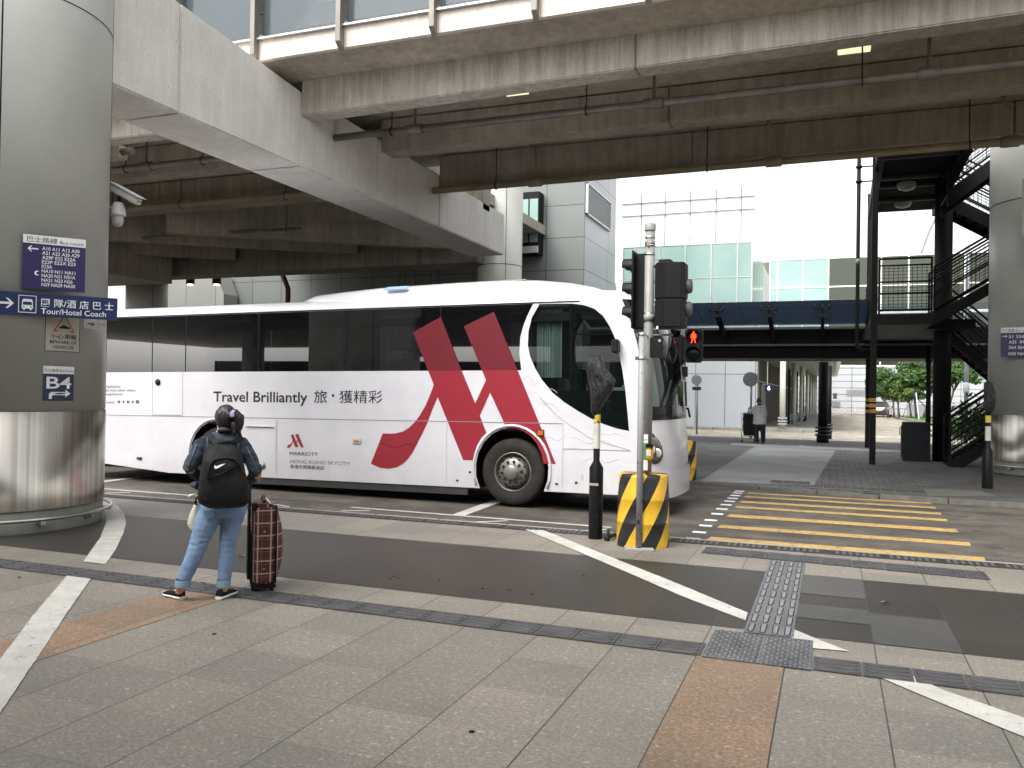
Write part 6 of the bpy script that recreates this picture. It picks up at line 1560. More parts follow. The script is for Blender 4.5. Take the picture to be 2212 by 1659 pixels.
def bd(y):   # depth of the outer face at zoomed row y
    P = [(s_[0], -.13-2*s_[3]) for s_ in secs]; return interp(P, y)
g = MB(); P = [(705, 1230), (715, 1080), (740, 980), (800, 915), (900, 890), (1010, 885), (1110, 900), (1190, 960), (1215, 1060)]
g.tube([a(x, y, bd(y)+.0) for x, y in P], .008, 6); g.build('pocket_piping', bkm, bp)
g = MB(); g.tube([a(700, 1228, bd(1228)-.004), a(950, 1110, bd(1110)-.012), a(1195, 985, bd(985)+.002)], .007, 6); g.build('zip', paint('zip_black', (.004,.004,.004), .4), bp)
g = MB(); g.tube([a(645, 1500, bd(1500)+.01), a(780, 1590, bd(1590)-.0), a(950, 1618, bd(1618)-.0), a(1150, 1595, bd(1590)), a(1290, 1520, bd(1500)+.03)], .006, 6); g.build('bottom_piping', bkm, bp)
sw = [(812, 990), (805, 1010), (803, 1030), (812, 1045), (830, 1050), (855, 1044), (890, 1025), (985, 968), (900, 985), (865, 1000), (840, 1010), (825, 1005)]
poly2('tick_mark', [[(x, -y) for x, y in sw]], paint('mark_white', (.75,.75,.75), .5), lambda x, y, d: a(x, -y, bd(-y)-.02), bp)
for P, w in ((((700, 505, -.085), (760, 560, -.13), (830, 650, -.17), (860, 740, -.20)), .045), (((1235, 570, -.085), (1180, 600, -.13), (1110, 650, -.17), (1080, 720, -.2)), .045), (((860, 700, -.2), (900, 660, -.22), (1000, 640, -.23), (1100, 640, -.22), (1135, 670, -.2)), .022)):
    g = MB(); pts = [a(*q) for q in P]
    for p, q in zip(pts[:-1], pts[1:]): g.bar(p, q+(q-p)*.15, w, .014, up=FW.f)
    g.build('strap', bkm, bp)
for x0, xs_ in ((640, -1), (1300, 1)): 
    g = MB(); g.tube([a(x0, 1320, -.2), a(x0-xs_*20, 1450, -.22), a(x0, 1570, -.2)], [.03, .05, .03], 10); g.build('side_pocket', bkm, bp)
# --- cloth bag at her left side
cb_ = thing('cloth_bag', "cream cloth bag hanging at the woman's left hip", 'bag', tuple(j(550, 500, -.02)))
g = MB(); R = []
for y, x0, x1 in ((40, 600, 660), (120, 560, 660), (250, 510, 650), (390, 466, 640), (450, 485, 640), (550, 555, 600)):
    c = j((x0+x1)/2, y, .03); hw = (x1-x0)/2*K_; R.append([c+FW.r*hw*math.cos(k*math.pi/8)+FW.f*.035*math.sin(k*math.pi/8) for k in range(16)])
g.rings(R).build('bag_body', cloth('cloth_cream', (.50,.48,.42), (.58,.56,.5), 150), cb_)
g = MB(); g.tube([j(610, 110, -.04), j(590, 60, -.05), j(605, 10, -.05), a(560, 1470, -.04)], .008, 6); g.build('strap', inkb, cb_)
MB().tube([a(400, 1490, -.06), a(440, 1460, -.06), a(520, 1450, -.05)], .009, 6).build('toggle', M['white'], cb_); MB().bar(j(590, 110, -.05), j(605, 45, -.05), .022, .012, up=FW.f).build('clasp', inkb, cb_)
# --- suitcase
sb0, sb1 = G(*ZJ(1440, 1490)), G(*ZJ(1850, 1455))
dx_ = (sb1-sb0); an_ = math.atan2(dx_.y, dx_.x)
scs = thing('suitcase', 'tall dark red tartan suitcase standing beside the woman', 'suitcase', ((sb0.x+sb1.x)/2, (sb0.y+sb1.y)/2, 0), rot=(0, 0, an_-.10))
wS = dx_.length*.93; hS = .70
plm, t_, b_ = newmat('tartan'); v_ = coords(t_); sx_ = N(t_, 'ShaderNodeSeparateXYZ'); t_.links.new(v_, sx_.inputs[0])
uu = math_(t_, 'ADD', sx_.outputs[0], sx_.outputs[1])
def bandm(c, off, w, per=.108):
    fr = math_(t_, 'FRACT', math_(t_, 'DIVIDE', math_(t_, 'ADD', c, off+50*per), per)); return math_(t_, 'LESS_THAN', fr, w/per)
base = (.085,.017,.012); col = mix(t_, math_(t_, 'MAXIMUM', bandm(uu, .02, .03), bandm(sx_.outputs[2], .02, .03)), base, (.045,.02,.014))
col = mix(t_, math_(t_, 'MULTIPLY', math_(t_, 'MAXIMUM', bandm(uu, .02, .0035), bandm(sx_.outputs[2], .085, .003)), .8), col, (.40,.13,.03))
col = mix(t_, math_(t_, 'MULTIPLY', math_(t_, 'MAXIMUM', bandm(uu, .045, .002, .02), bandm(sx_.outputs[2], .05, .002, .018)), .5), col, (.2,.03,.02))
twill = math_(t_, 'LESS_THAN', math_(t_, 'FRACT', math_(t_, 'MULTIPLY', math_(t_, 'ADD', uu, sx_.outputs[2]), 140)), .7)
wh_ = math_(t_, 'MULTIPLY', math_(t_, 'MAXIMUM', bandm(uu, .059, .011), bandm(sx_.outputs[2], .06, .010)), math_(t_, 'ADD', .25, math_(t_, 'MULTIPLY', twill, .5)))
col = mix(t_, wh_, col, (.62,.55,.52)); t_.links.new(col, b_.inputs['Base Color']); b_.inputs['Roughness'].default_value = .7; bump(t_, b_, noi(t_, v_, 200, 2), .2, .002)
g = MB(); g.box(-wS/2, wS/2, 0, .40, .055, .055+hS); g.build('case', plm, scs, local=True, bevel=.03)
g = MB(); R = []
for z, q in ((.09, .0), (.13, .045), (.25, .075), (.4, .08), (.55, .065), (.66, .035), (.70, 0)):
    R.append([(wS/2-.01+q*math.sin(math.pi*k/12)**.5 if 0 < k < 12 else wS/2-.01, .03+.34*k/12, z) for k in range(13)]+[(wS/2-.02, .37, z), (wS/2-.02, .03, z)])
g.rings(R).build('front_pocket', plm, scs, local=True)
blk = paint('case_trim', (.012,.010,.010), .6)
for x in (-wS/2+.0, wS/2-.004): g = MB(); g.tube([(x, -.004, .08), (x, -.004, hS+.03), (x, .4, hS+.04)], .007, 6); g.build('piping', blk, scs, local=True)
for x in (-wS/2+.02, wS/2-.03):
    for y in (.03, .37): MB().lathe((x, y, .03), [(.001, -.014), (.03, -.014), (.03, .014), (.001, .014)], 16, 'X').build('wheel', blk, scs, local=True)
MB().box(-wS/2+.0, wS/2-.0, .0, .40, .035, .062).build('base', blk, scs, local=True)
MB().box(-wS/2-.004, -wS/2+.05, .0, .1, hS-.0, hS+.062).build('corner_guard', blk, scs, local=True, bevel=.01)
ht = a(1345, 1180, .0).z+.02
for y in (.12, .28): MB().tube([(-wS/2-.018, y, .35), (-wS/2-.018, y, ht)], .011, 8).build('trolley_tube', M['black'], scs, local=True)
MB().tube([(-wS/2-.018, .10, ht), (-wS/2-.018, .30, ht)], .017, 8).build('trolley_grip', M['black'], scs, local=True)
MB().box(-wS/2-.03, -wS/2-.002, .08, .32, .1, .5).build('back_plate', blk, scs, local=True)
lthr = paint('handle_brown', (.07,.02,.015), .4)
MB().tube([(.0, .08, hS+.05), (.0, .09, hS+.09), (.0, .16, hS+.105), (.0, .25, hS+.105), (.0, .32, hS+.09), (.0, .33, hS+.05)], .014, 8).build('carry_handle', lthr, scs, local=True)
g = MB(); g.bar((.01, .06, hS+.105), (.05, .03, hS+.055), .02, .003); g.bar((.05, .03, hS+.057), (.2, -.01, hS+.03), .022, .003); tg = g.build('luggage_tag', M['white'], scs, local=True)
MB().box(.05, .09, .02, .06, hS+.06, hS+.075).build('tag_buckle', M['steel'], tg, local=True)
for z in (.2, .52): MB().lathe((.0, -.001, z), [(.001, -.006), (.006, -.004), (.008, 0)], 10, 'Y').build('stud', M['steel'], scs, local=True)
# --- man with the luggage cart
def stick(F, name_label, spec, cat='person', loc=None):
    t = thing('person', name_label, cat, loc or tuple(F.b)); return t
FM = Fr((-2.44, 32.0, .02)); b6 = lambda x, y, d=0: FM(*Z6(x, y), d); k6 = FM.k*.1488
mn = thing('person', 'man seen from behind in grey shirt and dark trousers pushing a cart', 'person', (-2.44, 32, .02))
skin2 = skinmat('skin_tan', (.30,.17,.11)); g = MB()
ell(g, b6(1140, 738), (FM.r, FM.f, FM.u), (.085, .1, .125)); g.tube([b6(1142, 760), b6(1146, 815)], [.06, .07], 10)
g.tube([b6(1143, 742, .1), b6(1143, 752, .12)], .015, 6)
for x in (1100, 1180): ell(g, b6(x, 742), (FM.r, FM.f, FM.u), (.015, .025, .035), 8, 6)
oval(g, [(b6(1146, 805), .16, .09), (b6(1146, 900), .17, .1), (b6(1146, 1080), .15, .1)], FM, 14)
g.tube([b6(1080, 830), b6(1040, 870, .06), b6(985, 905, .12), b6(950, 915, .2)], [.055, .045, .038, .03], 10); g.tube([b6(1215, 835), b6(1232, 920, .03), b6(1225, 990, .1), b6(1215, 1020, .14)], [.055, .045, .035, .028], 10)
hand(g, b6(950, 915, .2), -FM.r*.6+FM.f*.5, FM.u, -FM.u, 1.1); hand(g, b6(1215, 1020, .14), -FM.u, -FM.r, FM.f, 1.1)
for xs2 in (((1105, 1070, 0), (1098, 1170, 0), (1092, 1280, -.06), (1092, 1340, -.04)), ((1185, 1070, 0), (1195, 1180, .02), (1198, 1290, .05), (1190, 1345, .05))): g.tube([b6(*q) for q in xs2], [.085, .065, .05, .045], 10)
fuse('body', g, skin2, mn, .022, 2)
g = MB(); oval(g, [(b6(1145, 788), .08, .07), (b6(1145, 812), .2, .11), (b6(1145, 850), .235, .135), (b6(1148, 960), .225, .135), (b6(1148, 1072), .24, .15)], FM, 18)
g.tube([b6(1085, 830), b6(1045, 870, .06), b6(975, 905, .12)], [.08, .07, .058], 10); g.tube([b6(1215, 835), b6(1232, 920, .03), b6(1228, 1000, .1)], [.075, .065, .055], 10)
fuse('shirt', g, cloth('shirt_grey', (.30,.29,.30), (.36,.35,.36), 80), mn, .02, 2, wr=fold(6, 9, .012))
g = MB(); oval(g, [(b6(1146, 1055), .2, .13), (b6(1146, 1110), .2, .13)], FM, 16)
g.tube([b6(1105, 1090), b6(1100, 1180), b6(1092, 1330, -.04)], [.115, .095, .075], 12); g.tube([b6(1188, 1090), b6(1196, 1190, .02), b6(1196, 1335, .05)], [.115, .095, .078], 12)
fuse('trousers', g, cloth('trousers_dark', (.01,.01,.012), (.016,.016,.018), 80), mn, .02, 2)
for c, d in (((1095, 1352), -.04), ((1188, 1355), .05)): g = MB(); ell(g, b6(c[0], c[1], d+.05), (FM.r, FM.f, FM.u), (.055, .14, .05)); g.build('shoe', shoeb, mn)
g = MB(); ell(g, b6(1140, 725, -.01), (FM.r, FM.f, FM.u), (.093, .105, .11)); g.build('hair', hairm, mn)
g = MB(); g.tube([b6(1112, 785, -.08), b6(1145, 780, -.1), b6(1178, 785, -.08)], .02, 6); g.build('collar', inkb, mn)
ct = thing('luggage_cart', 'tall wheeled cart with a black bag pushed by the man in grey', 'cart', tuple(G(*Z6(990, 1330), .02)))
FC = Fr(tuple(G(*Z6(1000, 1335), .02))); c6 = lambda x, y, d=0: FC(*Z6(x, y), d)
for d in (0, .75):
    for P in ([(885, 1300), (885, 1180), (900, 1120), (885, 1000), (888, 915), (910, 912)], [(1138, 1300), (1130, 1180), (1120, 1100), (1120, 930), (1060, 912)]):
        MB().tube([c6(x, y, d) for x, y in P], .016, 8).build('frame_tube', M['alu'], ct)
for y in (1240, 912): MB().tube([c6(890, y), c6(1128, y), c6(1128, y, .75), c6(890, y, .75)], .015, 8, closed=True).build('frame_rail', M['alu'], ct)
bagm2 = paint('cart_bag', (.014,.014,.017), .6, 0, .3, 4, .3)
g = MB(); R = []
for y, x0, x1 in ((922, 912, 1100), (1000, 905, 1100), (1120, 900, 1105), (1225, 912, 1095), (1245, 940, 1080)):
    c = c6((x0+x1)/2, y, .38); hw = (x1-x0)/2*k6; R.append([c+FC.r*hw*math.copysign(abs(math.cos(k*math.pi/10))**.6, math.cos(k*math.pi/10))+FC.f*.34*math.copysign(abs(math.sin(k*math.pi/10))**.6, math.sin(k*math.pi/10)) for k in range(20)])
fuse('bag', g.rings(R), bagm2, ct, .03, 1, wr=fold(4, 5, .03))
for x in (890, 1132):
    for d in (0, .75): c = c6(x, 1318, d); MB().lathe(tuple(c), [(.001, -.02), (.06, -.02), (.06, .02), (.001, .02)], 16, 'X').build('wheel', M['black'], ct)
MB().tube([c6(990, 900, .1), c6(985, 850, .1), c6(995, 820, .1), c6(1003, 850, .1)], .02, 8).build('broom_handle', M['black'], ct)
# --- driver
dx0, dz0 = LZ(1575, 735)
def wl(x, y, z): v = bus.matrix_world; return Vector((BX+x*math.cos(TH)-z*math.sin(TH), BY+y, x*math.sin(TH)+z*math.cos(TH)))
dv = thing('person', 'coach driver in dark suit and pale collar behind the cab window', 'person', tuple(wl(dx0, .6, 1.2)))
g = MB(); X_, Y_, U_ = Vector((1, 0, 0)), Vector((0, 1, 0)), Vector((0, 0, 1))
hd_ = wl(dx0, .6, dz0+.02); ell(g, hd_, (X_, Y_, U_), (.1, .078, .125)); g.tube([hd_, hd_-U_*.2], [.055, .06], 10); g.tube([hd_+X_*.09-U_*.0, hd_+X_*.125-U_*.03], .014, 6)
sh = hd_-U_*.25
g.tube([sh-Y_*.17, sh+Y_*.17], .07, 12); g.tube([sh, sh-U_*.5], [.14, .15], 14)
for s_ in (-1, 1):
    g.tube([sh+Y_*.19*s_, sh+Y_*.22*s_-U_*.27+X_*.05, sh+Y_*.17*s_-U_*.25+X_*.33], [.05, .042, .03], 10); hand(g, sh+Y_*.17*s_-U_*.25+X_*.33, X_, Y_*s_*-1, -U_, 1.0)
    g.tube([sh+Y_*.1*s_-U_*.5, sh+Y_*.12*s_-U_*.5+X_*.42, sh+Y_*.12*s_-U_*.9+X_*.5], [.08, .06, .045], 10)
fuse('body', g, skinmat('skin_driver', (.36,.19,.12)), dv, .022, 2)
g = MB(); g.tube([sh-Y_*.18, sh+Y_*.18], .085, 12); g.tube([sh+U_*.03, sh-U_*.52], [.13, .165], 14)
for s_ in (-1, 1): g.tube([sh+Y_*.19*s_, sh+Y_*.22*s_-U_*.27+X_*.05, sh+Y_*.17*s_-U_*.25+X_*.30], [.07, .058, .045], 10)
fuse('jacket', g, cloth('suit_dark', (.008,.008,.011)), dv, .024, 1)
g = MB(); g.tube([hd_-U_*.15+X_*math.cos(k*.5236)*.068+Y_*math.sin(k*.5236)*.068+U_*.02*math.cos(k*.5236+3.14) for k in range(12)], .016, 6, closed=True); g.build('collar', M['white'], dv)
g = MB(); ell(g, hd_-X_*.02+U_*.035, (X_, Y_, U_), (.102, .085, .105)); g.build('hair', hairm, dv)
# --- worker in orange under the trees
FO = Fr(tuple(G(1977, 905, .1))+()) if 0 else Fr((G(1977, 897, .1).x, G(1977, 897, .1).y, .1))
o7 = lambda x, y, d=0: FO(*Z7(x, y), d); kO = FO.k*.1488
wk = thing('person', 'worker in an orange top bending under the far trees', 'person', tuple(FO.b))
g = MB(); ell(g, o7(1648, 818), (FO.r, FO.f, FO.u), (.1, .1, .13)); g.tube([o7(1650, 830), o7(1660, 880), o7(1668, 960)], [.1, .16, .12], 10); g.tube([o7(1665, 940), o7(1655, 1000)], [.1, .06], 8); g.tube([o7(1672, 940), o7(1685, 1000)], [.1, .06], 8)
g.tube([o7(1650, 845), o7(1680, 880, -.1), o7(1700, 900, -.15)], [.07, .05, .04], 8); hand(g, o7(1700, 900, -.15), FO.r, FO.u, FO.f, 1.2)
fuse('body', g, skin2, wk, .035, 1)
g = MB(); g.tube([o7(1650, 838), o7(1660, 880)], [.14, .21], 12); g.tube([o7(1650, 845), o7(1680, 880, -.1)], [.1, .08], 8); g.build('shirt', paint('shirt_orange', (.75,.09,.02), .7), wk)
g = MB(); g.tube([o7(1662, 875), o7(1670, 930)], [.2, .17], 12); g.build('trousers', inkb, wk)
g = MB(); ell(g, o7(1646, 812), (FO.r, FO.f, FO.u), (.11, .11, .1)); g.build('hair', hairm, wk)
# ------------------------------------------------------------------ far things: cars, posts, hydrants, trees, lamps
def car(label, cat, loc, rotz, paintm, L=4.7, Wd=1.8, Hh=1.45, plate=True, tail=True):
    t = thing('parked_car', label, cat, loc, 'cars parked before the far terminal', rot=(0, 0, rotz))
    prof = [(-L/2, .35), (-L/2-.02, .7), (-L/2+.1, .95), (-L/2+.75, 1.0), (L/2-1.35, .95), (L/2-.3, .8), (L/2, .6), (L/2, .3), (L/2-.2, .2), (-L/2+.1, .2)]
    g = MB(); R = []
    for y, k in ((-Wd/2, .93), (-Wd/2+.08, 1), (Wd/2-.08, 1), (Wd/2, .93)): R.append([(x*(.985 if k < 1 else 1), y, .2+(z-.2)*k) for x, z in prof])
    g.rings(R, False); g.build('body', paintm, t, local=True, bevel=.05)
    cabp = [(-L/2+.45, .96), (-L/2+1.15, Hh-.05), (-.1, Hh), (.45, Hh-.08), (L/2-1.3, .93)]
    g = MB(); R = []
    for y, ins in ((-Wd/2+.08, 0), (-Wd/2+.26, 1), (Wd/2-.26, 1), (Wd/2-.08, 0)): R.append([(x, y, z if (ins or z < 1) else .96+(z-.96)*.25) for x, z in cabp])
    g.rings(R, False); cb = g.build('cabin_glass', M['car_glass'], t, local=True, bevel=.03)
    MB().box(-L/2+1.2, .4, -Wd/2+.28, Wd/2-.28, Hh-.035, Hh+.012).build('roof', paintm, t, local=True, bevel=.02)
    for x in (-L/2+.85, L/2-.9):
        for s in (-1, 1):
            y = s*(Wd/2-.1); w = MB(); w.lathe((x, y, .33), [(.2, -.1), (.32, -.1), (.33, 0), (.32, .1), (.2, .1)], 24, 'Y'); w = w.build('wheel', rubber, t, local=True)
            g = MB(); g.lathe((x, y, .33), [(.001, s*.06), (.05, s*.085), (.21, s*.1), (.22, s*.09)], 24, 'Y'); g.build('rim', M['alu'], w, local=True)
    for s in (-1, 1):
        MB().box(-L/2-.035, -L/2+.05, s*(Wd/2-.3)-.2, s*(Wd/2-.3)+.2, .68, .86).build('tail_light', M['tail'], t, local=True, bevel=.02)
        MB().box(L/2-.15, L/2+.01, s*(Wd/2-.3)-.2, s*(Wd/2-.3)+.2, .55, .72).build('headlight', M['alu'], t, local=True, bevel=.02)
        MB().box(L/2-1.75, L/2-1.6, s*(Wd/2+.08)-.08, s*(Wd/2+.08)+.08, .92, 1.05).build('mirror', paintm, t, local=True, bevel=.02)
    MB().box(-L/2-.04, -L/2-.02, -.26, .26, .62, .74).build('number_plate', paint('plate_yellow', (.8,.6,.1), .4), t, local=True)
    return t
M['car_glass'] = paint('car_glass', (.03,.04,.04), .08); M['tail'] = paint('tail_red', (.45,.02,.02), .25)
carb = paint('car_black', (.012,.013,.022), .15, 0, .05, 2, coat=1); 
p = G(*Z7(735, 938)); car('black saloon car parked side-on before the white terminal wall', 'car', (p.x-1.4, p.y+1, -.02), math.pi-.0, carb, 5.0)
p = G(*Z7(1185, 968)); car('black saloon car with red tail lights and yellow plate beside the hydrant', 'car', (p.x, p.y+2.3, -.02), math.pi/2-.12, carb, 4.7, 1.85, 1.45)
# chain posts
cp = []
postm = newmat('post_banded'); m_, t_, b_ = postm; sx_ = N(t_, 'ShaderNodeSeparateXYZ'); t_.links.new(coords(t_), sx_.inputs[0])
t_.links.new(mix(t_, math_(t_, 'LESS_THAN', math_(t_, 'FRACT', math_(t_, 'MULTIPLY', sx_.outputs[2], 4.5)), .5), (.72,.70,.62), (.50,.25,.12)), b_.inputs['Base Color'])
labs = ['leftmost banded chain post, beside the canopy pavement', 'banded chain post at the nose of the side-on black car', 'banded chain post at the tail of the side-on black car', 'banded chain post behind the striped stair post', 'banded chain post before the rear of the second black car']
for i, (x, y) in enumerate(((462, 940), (655, 942), (805, 945), (990, 950), (1205, 965))):
    b = G(*Z7(x, y)); t = thing('chain_post', labs[i], 'bollard', (b.x, b.y, -.02), 'chain posts before the far terminal'); MB().cyl(0, 0, 0, .75, .05, 12).build('post', m_, t, local=True); MB().lathe((0, 0, 0), [(.16, 0), (.16, .04), (.05, .06)], 14).build('foot', m_, t, local=True)
    MB().lathe((0, 0, .78), [(.001, .05), (.05, .03), (.06, 0), (.04, -.03)], 12).build('cap', m_, t, local=True); cp.append(b)
for i, (a_, b_2) in enumerate(zip(cp[:-1], cp[1:])):
    g = MB(); g.tube([a_.lerp(b_2, k/12)+Vector((0, 0, .68-.35*(1-(2*k/12-1)**2))) for k in range(13)], .018, 5)
    tag(g.build('chain', paint('chain_gold', (.5,.38,.25), .5)), ['chain sagging across the nose of the side-on black car', 'chain sagging before the doors of the side-on black car', 'chain sagging behind the striped stair post', 'chain sagging up to the rear of the second black car'][i], 'chain', 'chains between the banded posts')
for x, y, lab in ((1300, 935, 'red hydrant beside the black car by the grass'), (1520, 950, 'red hydrant standing in the grass under the trees')):
    b = G(*Z7(x, y), .05); t = thing('fire_hydrant', lab, 'hydrant', (b.x, b.y, .05), 'red hydrants by the verge')
    rm = paint('hydrant_red', (.5,.02,.03), .4); MB().lathe((0, 0, 0), [(.16, 0), (.13, .05), (.12, .55), (.2, .6), (.2, .72), (.12, .85), (.001, .9)], 16).build('barrel', rm, t, local=True)
    MB().tube([(-.05, -.05, .66), (-.32, -.05, .66)], .09, 10).build('nozzle', rm, t, local=True)
# lamp posts
p = G(*Z7(1425, 950), .1); tag(MB().cyl(p.x, p.y, .1, 9, .085, 12).build('lamp_post', paint('post_pale', (.55,.57,.58), .4)), 'thin pale post rising through the middle of the trees', 'lamp post')
p = G(*ZU(1515, 1040), .05); t = thing('lamp_post', 'thick pale grey lamp post behind the stair railing', 'lamp post', (p.x, p.y, 0)); pp = paint('post_grey', (.42,.44,.47), .4, 0, .15, 1)
zt_ = PY(*ZT(1530, 1090), p.y).z+4
MB().cyl(p.x, p.y, 0, zt_, .085, 16, .06).build('pole', pp, t); z = PY(*ZU(1510, 380), p.y).z; MB().lathe((p.x, p.y, z), [(.085, -.25), (.115, -.2), (.115, .1), (.08, .2)], 16).build('collar', pp, t)
p = G(*Z7(1728, 1008), .1); t = thing('marker_post', 'white post with a small blue flag sign at the verge', 'sign', (p.x, p.y, .1)); MB().bar((p.x, p.y, .1), (p.x-.25, p.y, 2.3), .07).build('post', M['white'], t); MB().box(p.x-.42, p.x-.28, p.y-.02, p.y+.02, 1.9, 2.5).build('plate', blue, t)
# trees
bark = paint('bark', (.12,.10,.08), .9, 0, .3, 4, .4)
def leafm(nm, c, c2):
    m, t, b = newmat(nm); oi = N(t, 'ShaderNodeNewGeometry'); 
    col = ramp(t, noi(t, coords(t), 1.1, 4, .7), c, c2, .35, .65)
    r = N(t, 'ShaderNodeMapRange'); t.links.new(oi.outputs['Random Per Island'], r.inputs[0]); r.inputs[3].default_value = .65; r.inputs[4].default_value = 1.35
    cm = N(t, 'ShaderNodeCombineXYZ'); [t.links.new(r.outputs[0], cm.inputs[k]) for k in range(3)]
    col = mix(t, 1.0, col, cm.outputs[0], 'MULTIPLY'); t.links.new(col, b.inputs['Base Color']); b.inputs['Roughness'].default_value = .5
    tr = N(t, 'ShaderNodeBsdfTranslucent'); t.links.new(col, tr.inputs[0]); ms = N(t, 'ShaderNodeMixShader'); ms.inputs[0].default_value = .35
    t.links.new(b.outputs[0], ms.inputs[1]); t.links.new(tr.outputs[0], ms.inputs[2]); t.links.new(ms.outputs[0], t.nodes['Material Output'].inputs[0]); return m
LF = [leafm('leaf_dark', (.03,.07,.018), (.06,.12,.03)), leafm('leaf_mid', (.045,.10,.022), (.09,.17,.04)), leafm('leaf_light', (.09,.15,.03), (.16,.22,.06))]
def tree(label, base, crown, rs, mt, n=1500, ls=.17, lean=0, grp='trees on the far verge', seed=1):
    """base on the ground, crown centre, radii"""
    rnd = random.Random(seed); b, c = Vector(base), Vector(crown)
    t = thing('tree', label, 'tree', tuple(b), grp)
    g = MB(); mid = b.lerp(c, .55)+Vector((lean, 0, 0)); r0 = max(.07, rs[2]*.055)
    g.tube([b, b.lerp(mid, .5)+Vector((lean*.3, 0, 0)), mid, c], [r0*1.25, r0, r0*.75, r0*.35], 8)
    cl = []
    for i in range(34):
        th, ph = rnd.uniform(0, 6.28), rnd.uniform(-.75, 1.2); k = rnd.uniform(.3, .92)
        q = c+Vector((rs[0]*k*math.cos(th)*math.cos(ph), rs[1]*k*math.sin(th)*math.cos(ph), rs[2]*k*math.sin(ph))); cl.append((q, rnd.uniform(.22, .42)))
        if i % 3 == 0: g.tube([mid.lerp(c, rnd.uniform(-.2, .5)), mid.lerp(q, .6), q], [r0*.45, r0*.25, r0*.1], 6)
    g.build('trunk', bark, t)
    g = MB()
    for i in range(n):
        q, kk = cl[rnd.randrange(len(cl))]
        v = Vector((rnd.gauss(0, 1), rnd.gauss(0, 1), rnd.gauss(0, 1))).normalized()*rnd.uniform(.35, 1)**.5
        p = q+Vector((v.x*rs[0]*kk, v.y*rs[1]*kk, v.z*rs[2]*kk*.8))
        nrm = (v+Vector((rnd.uniform(-.6, .6), rnd.uniform(-.9, .3), rnd.uniform(.1, .9)))).normalized(); u = nrm.orthogonal().normalized(); u.rotate(Matrix.Rotation(rnd.uniform(0, 6.28), 3, nrm)); w = nrm.cross(u)
        s = ls*rnd.uniform(.6, 1.3); g.add([p-u*s*.5, p-w*s*.42+nrm*s*.08, p+u*s*.6, p+w*s*.42+nrm*s*.08], [(0, 1, 2, 3)])
    g.build('crown', mt, t, fix=False); return t
def T(label, trunkpx, crownpx, rpx, mt, seed, n=1500, zf=Z7, gz=.1, ls=.2):
    n = int(n*2.3)
    b = G(*zf(*trunkpx), gz); Y = min(b.y, 80); b = PY(*zf(*trunkpx), Y) if b.y > 80 else b; b.z = gz; c = PY(*zf(*crownpx), Y); k = Y*1.03/FPX*(.1488 if zf is Z7 else .1819)
    tree(label, b, c, (rpx[0]*k, rpx[0]*k*.8, rpx[1]*k), mt, n, ls, 0, seed=seed)
T('leftmost round green tree behind the second black car', (1290, 915), (1175, 520), (190, 270), LF[1], 1, 1900)
T('yellow-green tree in the middle of the verge', (1450, 935), (1400, 610), (200, 190), LF[2], 2, 1700)
T('tall dark leafy tree right of the striped stair post', (1690, 985), (1640, 370), (270, 250), LF[1], 3, 2600)
T('lower green tree leaning over the grass by the worker', (1620, 960), (1560, 600), (230, 170), LF[2], 4, 1300)
T('broad tree behind the thick stair column', (1790, 985), (1980, 360), (240, 260), LF[0], 5, 2200)
T('rightmost tree seen through the stair railing', (2120, 1005), (2300, 330), (260, 230), LF[1], 6, 2200)
T('small far tree at the end of the row', (1370, 905), (1330, 480), (130, 130), LF[1], 7, 900)
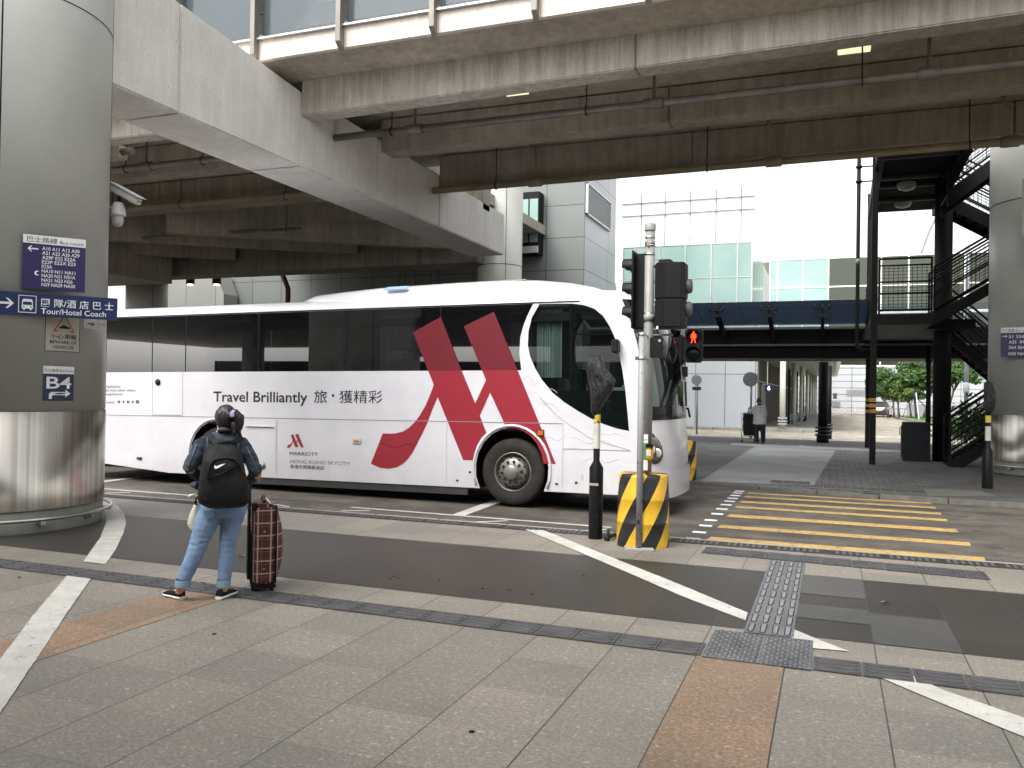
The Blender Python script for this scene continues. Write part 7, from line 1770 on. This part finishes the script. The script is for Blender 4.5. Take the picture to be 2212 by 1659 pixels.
def bush(label, px, py, w, h, Y, mt, seed):
    rnd = random.Random(seed); c = PY(px, py, Y); g = MB()
    for i in range(900):
        v = Vector((rnd.gauss(0, .5), rnd.gauss(0, .5), rnd.gauss(0, .5))); p = c+Vector((v.x*w, v.y*w*.6, v.z*h))
        if p.z < .05: continue
        u = Vector((rnd.uniform(-1, 1), rnd.uniform(-1, 1), rnd.uniform(-1, 1))).normalized(); w2 = u.orthogonal().normalized(); s = .1*rnd.uniform(.6, 1.4)
        g.add([p-u*s, p-w2*s*.6, p+u*s, p+w2*s*.6], [(0, 1, 2, 3)])
    tag(g.build('bush', mt, fix=False), label, 'bush', 'bushes behind the stairs')
bush('dark bush behind the lowest stair flight', 2135, 915, 1.1, .8, 33, LF[0], 3)
bush('low green bush on the verge behind the stair railing', 2085, 930, 1.0, .5, 42, LF[1], 4)
# stakes propping a young tree
b = G(*Z7(1590, 975), .1); g = MB()
for dx in (-.55, .0, .5): g.tube([(b.x+dx, b.y+abs(dx)*.5, .1), (b.x+.25, b.y, 2.6)], .025, 6)
g.tube([(b.x-1.2, b.y, 3.9), (b.x+1.4, b.y+.3, 1.0)], .05, 6)
tag(g.build('tree_stakes', paint('stake_wood', (.4,.33,.25), .8)), 'thin wooden stakes propping a tree near the orange worker', 'stakes')
# luggage trolley left by the canopy columns
b = G(*Z6(1770, 1030), .12); t = thing('luggage_trolley', 'empty silver luggage trolley among the canopy columns', 'trolley', (b.x, b.y, .12))
g = MB(); g.tube([(-.3, 0, .15), (.05, 0, .2), (.15, 0, 1.05), (.3, 0, 1.12)], .03, 8); g.build('frame', M['alu'], t, local=True)
MB().tube([(-.3, .5, .15), (.05, .5, .2), (.15, .5, 1.05), (.3, .5, 1.12)], .03, 8).build('frame', M['alu'], t, local=True)
MB().box(-.55, .1, 0, .5, .14, .2).build('tray', M['alu'], t, local=True); MB().tube([(.3, 0, 1.12), (.3, .5, 1.12)], .035, 8).build('handle', M['black'], t, local=True)
MB().lathe((.1, .25, .16), [(.001, -.2), (.16, -.2), (.16, .2), (.001, .2)], 16, 'Y').build('wheel', M['black'], t, local=True)
# things in front of the far wall panels and the low wall at the right
p0, p1 = PY(1960, 905, 88), PY(2150, 905, 88)
tag(MB().box(p0.x, p1.x+3, 88, 88.4, 0, 1.3).build('low_wall', paint('low_wall_grey', (.25,.27,.3), .6)), 'low grey wall behind the tree trunks', 'wall')
